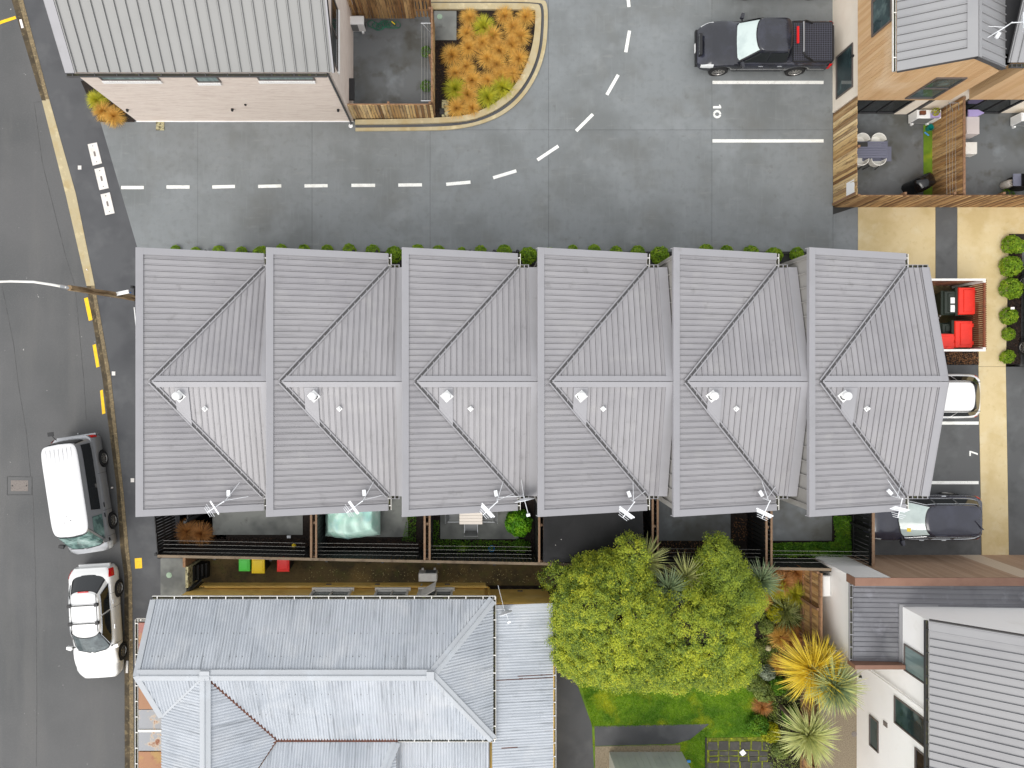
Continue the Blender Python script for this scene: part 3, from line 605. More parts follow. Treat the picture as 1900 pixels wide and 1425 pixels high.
def heat_pump(label, loc, rotz, m='white', w=.82, d=.32, h=.56, legs=True, zoff=.1):
    t = thing('heat_pump', label, 'heat pump', loc, rotz)
    MB().bbox(-w / 2, w / 2, -d / 2, d / 2, zoff, zoff + h, .03).build('casing', M[m], t, local=True)
    MB().box(-w / 2 + .06, w / 2 - .26, -d / 2 - .012, -d / 2 + .01, zoff + .05, zoff + h - .05).build('fan_grille', M['mesh_grey'], t, local=True)
    for k in range(6): MB().box(w / 2 - .002, w / 2 + .008, -d / 2 + .03, d / 2 - .03, zoff + .08 + k * .07, zoff + .11 + k * .07).build('louvre', M['black'], t, local=True)
    for s_ in (-1, 1): MB().box(s_ * w * .33 - .04, s_ * w * .33 + .04, -d / 2 - .06, d / 2 + .06, 0, zoff + .01).build('foot', M[m], t, local=True)
    return t
def lamp(parent, p, n):
    "small black wall light"
    p, n = Vector(p), Vector(n); q = n.to_track_quat('Z', 'Y').to_matrix()
    MB().lathe(p, [(.05, 0), (.055, .03), (.045, .09), (.02, .11)], 12, q).build('wall_light', M['black'], parent, smooth=40)

# ------------------------------------------------------------------ pale brick house, top left
def house_a():
    xw, xe, ys, ze, sl_ = -13.62, -4.86, 10.42, 4.62, .67
    t = thing('brick_house', 'pale brick house with ribbed grey roof at the top left', 'house', ((xw + xe) / 2, 13, 0))
    w = MB().slab3([(xw, ys, 0), (xe, ys, 0), (xe, ys, ze), (xw, ys, ze)], (0, -1, 0), .2)
    yn = 17.2; ym = (ys + yn) / 2; zr = ze + sl_ * (ym - ys)
    for x_, n in ((xe, 1), (xw, -1)): w.slab3([(x_, ys + .2, 0), (x_, yn, 0), (x_, yn, ze), (x_, ym, zr - .1), (x_, ys + .2, ze + .1)], (n, 0, 0), .2)
    wo = w.build('wall', M['brickA'], t)
    MB().box(xw - .01, xe + .01, ys - .03, ys - .005, 0, .07).build('plinth', M['plaster'], t)
    pl = Plane(0, ys - .06, ze + .14, 0, sl_); xl, xr_ = -13.79, -4.70
    ribbed(t, pl, [(xl, ys - .06), (xr_, ys - .06), (xr_, ym), (xl, ym)], 0, .372, 'roofA', off=xl + .34, rib=.06, rw=.03, gap=.022)
    pl2 = Plane(0, yn + .06, ze + .14, 0, -sl_); ribbed(t, pl2, [(xl, ym), (xr_, ym), (xr_, yn + .06), (xl, yn + .06)], 0, .372, 'roofA', off=xl + .34, rib=.045)
    for x0, x1, n in ((xl, xl + .32, -1), (xr_ - .06, xr_, 1)):
        MB().slab3([pl.p(x0, ys - .07, .055), pl.p(x1, ys - .07, .055), pl.p(x1, ym, .055), pl.p(x0, ym, .055)], pl.n, .04).build('verge_flashing', M['roof_cap'], t)
        x_ = x0 if n < 0 else x1
        MB().slab3([pl.p(x_, ys - .07, .05), pl.p(x_, ym, .05), pl.p(x_, ym, -.2), pl.p(x_, ys - .07, -.2)], (n, 0, 0), .02).build('bargeboard', M['roof_dark'], t)
    gutter(t, (xl, ys - .09, ze + .13), (xr_ - .25, ys - .09, ze + .13), .10, .09, 'roof_dark', .75)
    for u0, u1, z0, z1 in ((188, 295, 4.02, 4.5), (363, 405, 3.86, 4.5), (480, 583, 4.02, 4.5)):
        x0, x1 = ys and -(0), 0
        k = ys / (NV - 150) ; x0 = (u0 - NU) * K(4.1); x1 = (u1 - NU) * K(4.1)
        window(t, (x0, ys, z0), (1, 0, 0), (0, 0, 1), x1 - x0, z1 - z0, glass='glass_curtain')
        sill = MB(); n = int((x1 - x0 + .1) / .09)
        for i in range(n): sill.box(x0 - .05 + i * .09, x0 - .05 + i * .09 + .078, ys - .06, ys - .002, z0 - .20, z0 - .055)
        sill.build('brick_sill', M['plaster'], t)
    for u, v, z in ((235, 198, 1.3), (431, 196, 1.35), (627, 194, 1.3)): lamp(t, (X(u, 1.35), ys, z), (0, -1, 0))
    MB().box(X(452, 2) - .03, X(452, 2) + .03, ys - .05, ys, 1.75, 1.84).build('wall_bracket', M['black'], t)
    # east wall window, downpipe
    zz0, zz1 = 3.4, 4.5; window(t, (xe, 11.0, zz0), (0, 1, 0), (0, 0, 1), 2.2, zz1 - zz0, nx=2, glass='glass_dark')
    sill = MB()
    for i in range(24): sill.box(xe + .002, xe + .06, 10.95 + i * .095, 10.95 + i * .095 + .08, zz0 - .2, zz0 - .055)
    sill.build('brick_sill', M['plaster'], t)
    MB().tube([(xe - .09, ys - .06, ze), (xe - .09, ys - .06, .15), (xe - .09, ys - .14, .05)], .04, 8).build('downpipe', M['roof_dark'], t)
    MB().lathe((xe - .1, ys - .19, 0), [(.085, 0), (.085, .04), (.06, .05), (.055, .02)], 14).build('gully_trap', M['white'], t)
house_a()
struct('planting_bed', [P(150, 150), P(172, 200), P(186, 226.5), P(250, 226.5), P(250, 150)], -.2, .012, 'mulch')
MB().box(X(290), X(305), Y(242), Y(226), 0, .03).build('grated_sump', M['limestone'], label='speckled square stone sump cover below the pale brick wall', cat='cover')
# curved garden bed with double kerb beside the yard
def chaikin(L):
    for _ in range(2): L = [L[0]] + [q for a, b in zip(L[:-1], L[1:]) for q in ((a[0] * .75 + b[0] * .25, a[1] * .75 + b[1] * .25), (a[0] * .25 + b[0] * .75, a[1] * .25 + b[1] * .75))] + [L[-1]]
    return L
def arc_pts(pts): return [P(u, v) for u, v in pts]
inner = [(660, 227), (760, 226), (850, 223), (885, 216), (920, 199), (951, 175), (975, 140), (990, 100), (997, 60), (998, 22), (994, 16), (800, 15)]
mid = [(660, 233), (762, 232), (852, 229), (890, 221), (926, 204), (958, 179), (983, 142), (998, 102), (1003, 60), (1004, 16), (994, 9), (800, 9)]
outer = [(660, 244), (800, 243), (845, 241), (895, 231), (940, 211), (975, 178), (1000, 135), (1012, 95), (1016, 55), (1016, 8), (1006, -1), (800, 0)]
inner_e = [(660, 224.5), (760, 223), (850, 219), (882, 212), (916, 196), (947, 172), (970, 138), (985, 99), (992, 60), (993, 24), (990, 21), (800, 20)]
struct('planter_soil', arc_pts(inner[2:] + [(806, 15), (806, 224)]), -.2, .05, 'mulch')
struct('planter_soil', arc_pts([(660, 220), (806, 220), (806, 225), (660, 227)]), -.2, .05, 'mulch')
inner_e, mid, outer = chaikin(inner_e), chaikin(mid), chaikin(outer)
def ring(name, A, B, z, m): return MB().prism(arc_pts(A) + arc_pts(B)[::-1], -.2, z).build(name, M[m], kind='structure')
ring('garden_kerb', inner_e, mid, .16, 'kerb'); ring('kerb_channel', mid, [(a[0] * .55 + b[0] * .45, a[1] * .55 + b[1] * .45) for a, b in zip(mid, outer)], .05, 'footpath')
ring('outer_kerb', [(a[0] * .55 + b[0] * .45, a[1] * .55 + b[1] * .45) for a, b in zip(mid, outer)], outer, .065, 'kerb')
struct('manhole_slab', [P(806, 22), P(847, 22), P(847, 76), P(806, 76)], -.1, .08, 'dark_conc')
MB().lathe((*P(816, 33), .08), [(.11, 0), (.11, .012), (.09, .016), (.01, .016)], 20).build('drain_cover', M['greenlid'], label='round sage green drain cover on the square slab', cat='cover', smooth=30)
MB().box(X(820), X(833), Y(218), Y(187), .04, .09).build('stone_slab', M['limestone'], label='pale rough stone slab at the corner of the tussock bed', cat='stone')
MB().bbox(X(816), X(824), Y(214), Y(204), .05, .2, .02).build('junction_box', M['joint'], label='small dark grey box beside the pale stone slab', cat='box')
# yard behind the curved bed
struct('yard_paving', [P(640, 20), P(806, 20), P(806, 222), P(640, 222)], -.1, .004, 'yard_conc')
fence('paling_fence', 'low sunlit paling fence facing the driveway below the small yard', P(650, 219), P(806, 219), 1.45, 'paling', 'rail', .10, .016, 1, (.3, 1.38), 1.6)
fence('paling_fence', 'paling fence seen edge-on between the small yard and the tussock bed', (X(801, 1.7), Y(218)), (X(801, 1.7), 14.2), 1.62, 'paling', 'rail', .10, .014, 1, (.3, 1.5), 1.9, cap='rail', capw=.06)
fence('paling_fence', 'tall wet brown paling fence at the top of the small yard', P(652, 33), P(770, 33), 1.75, 'paling_dark', 'rail', .10, .014, 1, (.3, .9, 1.6), 1.9)
fence('timber_gate', 'narrow dark timber gate beside the tall wet fence', P(762, 30), P(800, 30), 1.35, 'paling_dark', 'rail', .09, .03, 1, (.45, 1.2), 1.0)
heat_pump('white heat pump beside the pale brick house wall', (X(661, .3), Y(46, .3), 0), 0, 'white', .72, .34, .6)
# clothesline on the fence
def wires(name, label, segs, z, m='line', frame=None, posts=None):
    a = segs[0][0]; t = thing(name, label, 'clothesline', (a[0], a[1], z))
    for (p, q) in segs:
        pts = [(p[0] + (q[0] - p[0]) * k / 6, p[1] + (q[1] - p[1]) * k / 6, z - .03 * (1 - (2 * k / 6 - 1) ** 2)) for k in range(7)]
        MB().tube(pts, .0042, 5).build('line', M[m], t)
    if frame:
        for p, q in frame: MB().tube([p, q], .014, 6).build('arm', M['steel'], t)
    return t
zc_ = 1.5; L_ = [((X(u, zc_), Y(44, zc_)), (X(u, zc_), Y(186, zc_))) for u in (782, 788, 793, 798)]
wires('clothesline', 'folding clothesline on the fence of the small top yard', L_, zc_, 'line', [((X(781, zc_), Y(43, zc_), zc_), (X(800, zc_), Y(43, zc_), zc_)), ((X(783, zc_), Y(43, zc_), zc_), (X(800, zc_), Y(55, zc_), zc_ - .3)), ((X(781, zc_), Y(187, zc_), zc_), (X(800, zc_), Y(187, zc_), zc_))])
pts = []
for i in range(90):
    t_ = i / 90; c = Vector((*P(687 + 52 * t_, 47 + 4 * math.sin(t_ * 9)), .03)); rr = .16 + .10 * math.sin(i * .7); pts.append((c.x + rr * math.cos(i * .62), c.y + rr * .8 * math.sin(i * .62), .03 + .012 * (i % 3)))
hz = thing('garden_hose', 'green garden hose coiled loosely on the yard paving', 'hose', P(700, 48) + (0,)); MB().tube(pts, .012, 5).build('hose', M['hose'], hz)
MB().tube([(*P(727, 41), .05), (*P(733, 46), .04)], .025, 6).build('nozzle', M['lid_yellow'], hz)
wb = thing('wheelie_bin', 'black wheelie bin in the corner of the small yard', 'bin', (*P(648, 165), 0)); MB().hexa([(X(645), Y(182), .05), (X(655), Y(182), .05), (X(655), Y(150), .05), (X(645), Y(150), .05), (X(642, .9), Y(186, .9), .95), (X(657, .9), Y(186, .9), .95), (X(657, .9), Y(147, .9), .95), (X(642, .9), Y(147, .9), .95)]).build('body', M['black'], wb)
MB().bbox(X(641, .95), X(658, .95), Y(187, .95), Y(146, .95), .96, 1.02, .02).build('lid', M['black'], wb); MB().box(X(642, .95), X(648, .95), Y(148, .95), Y(146.5, .95), 1.0, 1.03).build('label_strip', M['lid_yellow'], wb)

# ------------------------------------------------------------------ cedar-clad houses, top right
def boards(parent, o, ax, up, L, h, w, m, n, name='cladding_board', top=None):
    "vertical boards covering a wall; top(s) gives the height at distance s"
    o, ax, up, n = Vector(o), Vector(ax).normalized(), Vector(up), Vector(n); k = int(round(L / w)); w = L / k
    for i in range(k):
        s0, s1 = i * w + .004, (i + 1) * w - .004; h0, h1 = (top(s0), top(s1)) if top else (h, h)
        MB().slab3([o + ax * s0, o + ax * s1, o + ax * s1 + up * h1, o + ax * s0 + up * h0], n, .03).build(name, m(i) if callable(m) else M[m], parent)
def house_c():
    xw, ys = 14.21, 10.28; xe = 17.62; xm = 16.08; zb, ze, za = 2.55, 5.05, 6.12
    t = thing('cedar_house', 'cedar clad gabled house with silver roof at the top right', 'house', (16, 14, 0))
    MB().box(14.57, 24, 10.76, 20, 0, 2.54).build('lower_wall', M['brickC'], t)
    MB().box(14.24, 17.6, 10.31, 20, 2.55, 5.0).build('upper_wall', M['wall_dark'], t)
    MB().slab3([(14.24, 10.31, 5.0), (17.6, 10.31, 5.0), (xm, 10.31, za - .1)], (0, -1, 0), .1).build('gable', M['wall_dark'], t)
    cl = MB().box(xw - .002, xw + .03, ys - .002, ys + .03, zb, ze - .05).build('corner_trim', M['cedar'], t)
    top = lambda s_: (ze - .06 - zb) + (za - ze) * (s_ / (xm - xw) if s_ < xm - xw else max(0, (xe - xw - s_) / (xe - xm)))
    boards(cl, (xw, 10.31, zb), (0, 1, 0), (0, 0, 1), 7.2, ze - zb - .04, .14, 'cedar', (-1, 0, 0))
    boards(cl, (xw + .03, ys, zb), (1, 0, 0), (0, 0, 1), xe - xw - .03, 0, .14, 'cedar', (0, -1, 0), top=top)
    pw = Plane(xw - .06, 0, ze + .03, (za - ze) / (xm - xw), 0); pe = Plane(xm, 0, za + .03 + 0.0, -(za - 5.25) / (xe - xm), 0)
    yn = 20; yo = ys - .03
    ribbed(t, pw, [(xw - .06, yo + .25), (xm - .22, yo + .25), (xm - .22, yn), (xw - .06, yn)], 1, .282, 'roofC', off=yo + .35, rib=.04, rw=.025, gap=.016)
    ribbed(t, pe, [(xm + .1, yo + .02), (xe, yo + .02), (xe, yn), (xm + .1, yn)], 1, .282, 'roofC', off=yo + .35, rib=.04, rw=.03)
    MB().slab3([pw.p(xw - .06, yo, .045), pw.p(xm, yo, .045), pw.p(xm, yo + .3, .045), pw.p(xw - .06, yo + .3, .045)], pw.n, .05).build('verge_flashing', M['roofC'], t)
    MB().slab3([pw.p(xm - .25, yo + .3, .045), pw.p(xm, yo + .3, .045), pw.p(xm, yn, .045), pw.p(xm - .25, yn, .045)], pw.n, .05).build('ridge_capping', M['roofC'], t)
    MB().slab3([pe.p(xm, yo, .06), pe.p(xm + .14, yo, .06), pe.p(xm + .14, yn, .06), pe.p(xm, yn, .06)], pe.n, .03).build('ridge_capping', M['roofC'], t)
    for pl, x0, x1 in ((pw, xw - .06, xm), (pe, xm, xe)):
        MB().slab3([pl.p(x0, yo - .012, .03), pl.p(x1, yo - .012, .03), pl.p(x1, yo - .012, -.11), pl.p(x0, yo - .012, -.11)], (0, -1, 0), .025).build('bargeboard', M['roof_dark'], t)
    gutter(t, (xw - .07, yo + .02, ze + .02), (xw - .07, yn, ze + .02), .10, .08, 'gutter_w', 1.5, side=-1)
    window(t, (xw - .002, 14.6, 3.55), (0, -1, 0), (0, 0, 1), 2.45, 1.15, nz=1, nx=2, glass='glass_house', proud=.05)
    window(t, (15.85, ys - .002, 2.78), (1, 0, 0), (0, 0, 1), 1.0, 1.75, nz=2, glass='glass_house', proud=.05)
    # ground floor window facing the bay, glass doors under the overhang
    window(t, (14.568, 12.85, .35), (0, -1, 0), (0, 0, 1), 1.65, 1.2, nx=1, glass='glass_house', proud=.04)
    lamp(t, (14.57, 12.35, 1.6), (-1, 0, 0))
    window(t, (14.85, 10.758, .08), (1, 0, 0), (0, 0, 1), 2.15, 2.2, nx=3, glass='glass_dark', frame='wall_dark', proud=.05, name='glass_door')
    window(t, (19.1, 10.758, .08), (1, 0, 0), (0, 0, 1), 2.15, 2.2, nx=3, glass='glass_dark', frame='wall_dark', proud=.05, name='glass_door')
    MB().box(17.05, 17.55, 10.70, 10.755, .02, 2.4).build('wall_pier', M['brickC'], t); MB().box(17.6, 17.72, 10.66, 10.755, .02, 4.9).build('downpipe', M['roof_dark'], t)
    # lower neighbouring block with the roof rising north
    t2 = thing('cedar_house', 'second cedar clad house at the top right edge, ribs running up its roof', 'house', (20, 14, 0))
    MB().box(18.36, 24, 10.33, 20, 2.56, 5.2).build('upper_wall', M['wall_dark'], t2); MB().box(17.63, 18.36, 10.75, 20, 2.56, 5.2).build('link_wall', M['wall_dark'], t2)
    c2 = MB().box(18.328, 18.36, 10.30, 10.33, 2.55, 5.2).build('corner_trim', M['cedar'], t2)
    boards(c2, (18.36, 10.30, 2.55), (1, 0, 0), (0, 0, 1), 5.6, 2.65, .14, 'cedar', (0, -1, 0)); boards(c2, (18.33, 10.33, 2.55), (0, 1, 0), (0, 0, 1), .42, 2.65, .14, 'cedar', (-1, 0, 0)); boards(c2, (17.66, 10.75, 2.55), (1, 0, 0), (0, 0, 1), .66, 2.65, .14, 'cedar', (0, -1, 0))
    p2 = Plane(0, 10.22, 5.30, 0, .36); ribbed(t2, p2, [(17.66, 10.42), (24, 10.42), (24, 16.5), (17.66, 16.5)], 0, .25, 'roofC', off=17.7, rib=.04)
    gutter(t2, (17.75, 10.4, 5.33), (24, 10.4, 5.33), .11, .09, 'roof_dark', .16, side=1)
    x, y = P(1868, 52, 6.0); aerial('white grid aerial above the valley between the cedar houses', (x - .1, y, 5.75), R(150), 0)
house_c()
struct('yard_paving', [P(1552, 186), P(1740, 186), P(1740, 384), P(1552, 384)], -.1, .006, 'yard_conc')
struct('yard_paving', [P(1740.5, 186), P(2000, 186), P(2000, 384), P(1740.5, 384)], -.1, .006, 'yard_conc')
struct('artificial_turf', [P(1713, 232), P(1730, 232), P(1730, 366), P(1713, 366)], 0, .02, 'lawn')
fence('paling_fence', 'weathered sunlit paling fence beside bay 10', (14.62, 10.72), (14.62, 6.98), 1.8, 'paling', 'rail', .105, .012, 1, (.3, 1.0, 1.65), 1.9)
fence('paling_fence', 'orange brown paling fence dividing the two cedar house yards', (18.64, 10.7), (18.64, 7.05), 1.8, 'paling_orange', 'rail', .105, .012, 1, (.3, 1.0, 1.65), 1.9, cap='rail', capw=.09)
fence('paling_fence', 'brown paling fence between the cedar house yards and the beige pads', (14.6, 6.97), (24.0, 6.97), 1.8, 'paling_dark', 'rail', .105, .012, 1, (.3, 1.0, 1.65), 1.9)
MB().box(X(1569, 1), X(1583, 1), 6.9, 6.93, .2, .2).v
sg = thing('blank_sign', 'blank white board fixed low on the weathered fence corner', 'sign', (14.57, 7.25, 1)); MB().slab3([(14.575, 7.12, 1.05), (14.575, 7.62, 1.05), (14.575, 7.62, 1.62), (14.575, 7.12, 1.62)], (-1, 0, 0), .015).build('board', M['white'], sg)
heat_pump('white heat pump under the cedar house overhang', (X(1713, .3), Y(217, .35), 0.0), 0, 'white', .95, .34, .6)
pb = thing('pot_plant', 'yellow green plant in a lilac tub on the heat pump', 'plant', (X(1735, .8), Y(212, .8), .71)); MB().bbox(X(1729, .8), X(1744, .8), Y(218, .8), Y(208, .8), .71, .86, .02).build('tub', M['lilac'], pb)
MB().box(X(1707, .75), X(1717, .75), Y(213, .75), Y(206, .75), .71, .80).build('tray', M['slatwood'], label='small brown tray lying on the white heat pump', cat='tray')
heat_pump('white heat pump at the right edge beside the second cedar house', (X(1905, .3), Y(222, .35), 0), 0, 'white', 1.0, .34, .6)
zc_ = 1.62
wires('clothesline', 'four line clothesline along the orange fence between the yards', [((X(u, zc_), Y(192, zc_)), (X(u, zc_), Y(363, zc_))) for u in (1757, 1763, 1768, 1774)], zc_, 'line', [((X(1760, zc_), Y(191, zc_), zc_), (X(1779, zc_), Y(191, zc_), zc_)), ((X(1762, zc_), Y(192, zc_), zc_), (X(1778, zc_), Y(202, zc_), zc_ - .3)), ((X(1779, zc_), Y(190, zc_), zc_), (X(1779, zc_), Y(205, zc_), zc_))])
# outdoor table and tub chairs
def outdoor_table():
    zt = .74; x0, x1, y0, y1 = X(1586, zt), X(1647, zt), Y(293, zt), Y(262, zt)
    t = thing('outdoor_table', 'slate grey slatted outdoor table in the cedar house yard', 'table', ((x0 + x1) / 2, (y0 + y1) / 2, 0)); n = 7
    for i in range(n): 
        a = y0 + (y1 - y0) * i / n; MB().box(x0 + .03, x1 - .03, a + .006, a + (y1 - y0) / n - .006, zt - .025, zt).build('slat', M['table_grey'], t)
    for a in (x0, x1 - .03): MB().box(a, a + .03, y0, y1, zt - .03, zt + .002).build('edge', M['table_grey'], t)
    for x in (x0 + .03, x1 - .09):
        for y in (y0 + .03, y1 - .09): MB().box(x, x + .06, y, y + .06, 0, zt - .03).build('leg', M['table_grey'], t)
    MB().box(x0, x0 + .5, y1 - .22, y1 - .04, zt + .003, zt + .02).build('tray', M['joint'], t)
    xb = X(1640, .45)
    b = thing('outdoor_bench', 'slate grey bench behind the slatted outdoor table', 'bench', (xb, y0 - .1, 0)); MB().box(X(1600, .45), X(1654, .45), Y(299, .45), Y(272, .45), .41, .45).build('seat', M['table_grey'], b)
    for x in (X(1603, .4), X(1648, .4)): MB().box(x, x + .06, Y(297, .4), Y(275, .4), 0, .41).build('leg', M['table_grey'], b)
    for k, (u, v, ry) in enumerate(((1596, 260, 0), (1626, 260, 0), (1594, 299, 180), (1626, 299, 180))):
        c = thing('tub_chair', 'white tub chair at the %s of the slatted table' % ('top left', 'top right', 'bottom left', 'bottom right')[k], 'chair', (X(u, .55), Y(v, .55), 0), R(ry), 'white tub chairs round the slatted table')
        sh = MB(); sh.grid(lambda i, j: ((.27 + .03 * j) * math.cos(math.pi * i), (.25 + .03 * j) * math.sin(math.pi * i) - .05, .42 + .32 * j), 14, 3); sh.grid(lambda i, j: ((.25 + .03 * j) * math.cos(math.pi * i), (.22 + .03 * j) * math.sin(math.pi * i) - .05, .42 + .32 * j), 14, 3, True)
        sh.grid(lambda i, j: ((.28 + .02 * j) * math.cos(math.pi * i), (.25 + .03 * j) * math.sin(math.pi * i) - .05, .74), 14, 1); sh.build('shell', M['chair_white'], c, local=True, smooth=60)
        MB().prism([(.26 * math.cos(a_), .24 * math.sin(a_) - .05) for a_ in [math.pi * i / 10 for i in range(11)]] + [(-.26, -.22), (.26, -.22)], .40, .44).build('seat', M['chair_white'], c, local=True)
        for sx in (-.2, .2):
            for sy in (-.2, .15): MB().tube([(sx, sy, .4), (sx * 1.25, sy * 1.2, 0)], .014, 6).build('leg', M['black'], c, local=True)
outdoor_table()
def barbecue(label, loc, rotz, cover):
    t = thing('barbecue', label, 'barbecue', loc, rotz)
    if cover:
        def fn(i, j):
            a = 2 * math.pi * i; r = [1.0, 1.0, .98, .9, .6, .0][j if isinstance(j, int) else round(j * 5)]; z = [.03, .5, .8, .95, 1.02, 1.04][round(j * 5)]
            c, s_ = math.cos(a), math.sin(a); n = 5; x = math.copysign(abs(c) ** (2 / n), c); y = math.copysign(abs(s_) ** (2 / n), s_)
            return (x * .42 * r * (1 + .03 * math.sin(9 * a)), y * .29 * r * (1 + .04 * math.sin(7 * a + 1)), z - .08 * abs(x) * r)
        MB().grid(fn, 40, 5).build('cover', M['blackgloss'], t, smooth=50, local=True)
        MB().tube([(-.36, -.31, .25), (-.28, -.33, .25)], .03, 8).build('wheel', M['steel'], t, local=True)
    else:
        MB().box(-.3, .3, -.25, .25, .1, .82).build('cabinet', M['black'], t, local=True)
        MB().grid(lambda i, j: (-.28 + .56 * i, -.24 * math.cos(math.pi * j), .82 + .22 * math.sin(math.pi * j)), 4, 10).build('hood', M['blackgloss'], t, smooth=40, local=True)
        for s_ in (-1, 1): MB().box(s_ * .31, s_ * .62, -.24, .24, .8, .84).build('side_shelf', M['table_grey'], t, local=True)
    return t
barbecue('black covered barbecue standing on the strip of turf', (X(1707, .5), Y(342, .5), 0), R(28), True)
barbecue('black hooded barbecue with grey shelf at the right edge', (X(1897, .5), Y(338, .5), 0), 0, False)
gb = thing('gas_bottle', 'white gas bottle beside the hooded barbecue', 'gas bottle', (*P(1861, 345), 0)); MB().lathe((*P(1861, 345), 0), [(.13, 0), (.155, .04), (.155, .36), (.13, .46), (.05, .5), (.05, .53)], 20).build('cylinder', M['offwhite'], gb, smooth=40); MB().lathe((*P(1861, 345), .5), [(.10, 0), (.10, .10), (.085, .10), (.085, 0)], 16).build('collar', M['offwhite'], gb); MB().lathe((*P(1861, 345), .5), [(.03, 0), (.03, .09)], 8).build('valve', M['steel'], gb)
MB().bbox(X(1790, .5), X(1814, .5), Y(250, .5), Y(218, .5), .02, .62, .02).build('storage_box', M['pinkbox'], label='pale grey storage box against the orange fence', cat='box')
MB().bbox(X(1790, .4), X(1812, .4), Y(286, .4), Y(264, .4), .02, .45, .02).build('storage_box', M['offwhite'], label='smaller white storage crate below the pale grey box', cat='box')
MB().prism([P(1794, 205, .6), P(1812, 205, .6), P(1824, 211, .6), P(1812, 217, .6), P(1794, 217, .6)], .63, .69).build('bodyboard', M['lilac'], label='lilac pointed bodyboard lying on the pale grey box', cat='bodyboard')
tb = thing('toy_bucket', 'teal and blue toy bucket at the top of the turf strip', 'bucket', (*P(1720, 240), .02)); MB().lathe((*P(1720, 240), .02), [(.09, 0), (.13, .22), (.12, .22), (.08, .02)], 16).build('bucket', M['teal'], tb); MB().tube([(*P(1714, 246), .05), (*P(1722, 252), .05)], .03, 6).build('spade', M['blue'], tb)
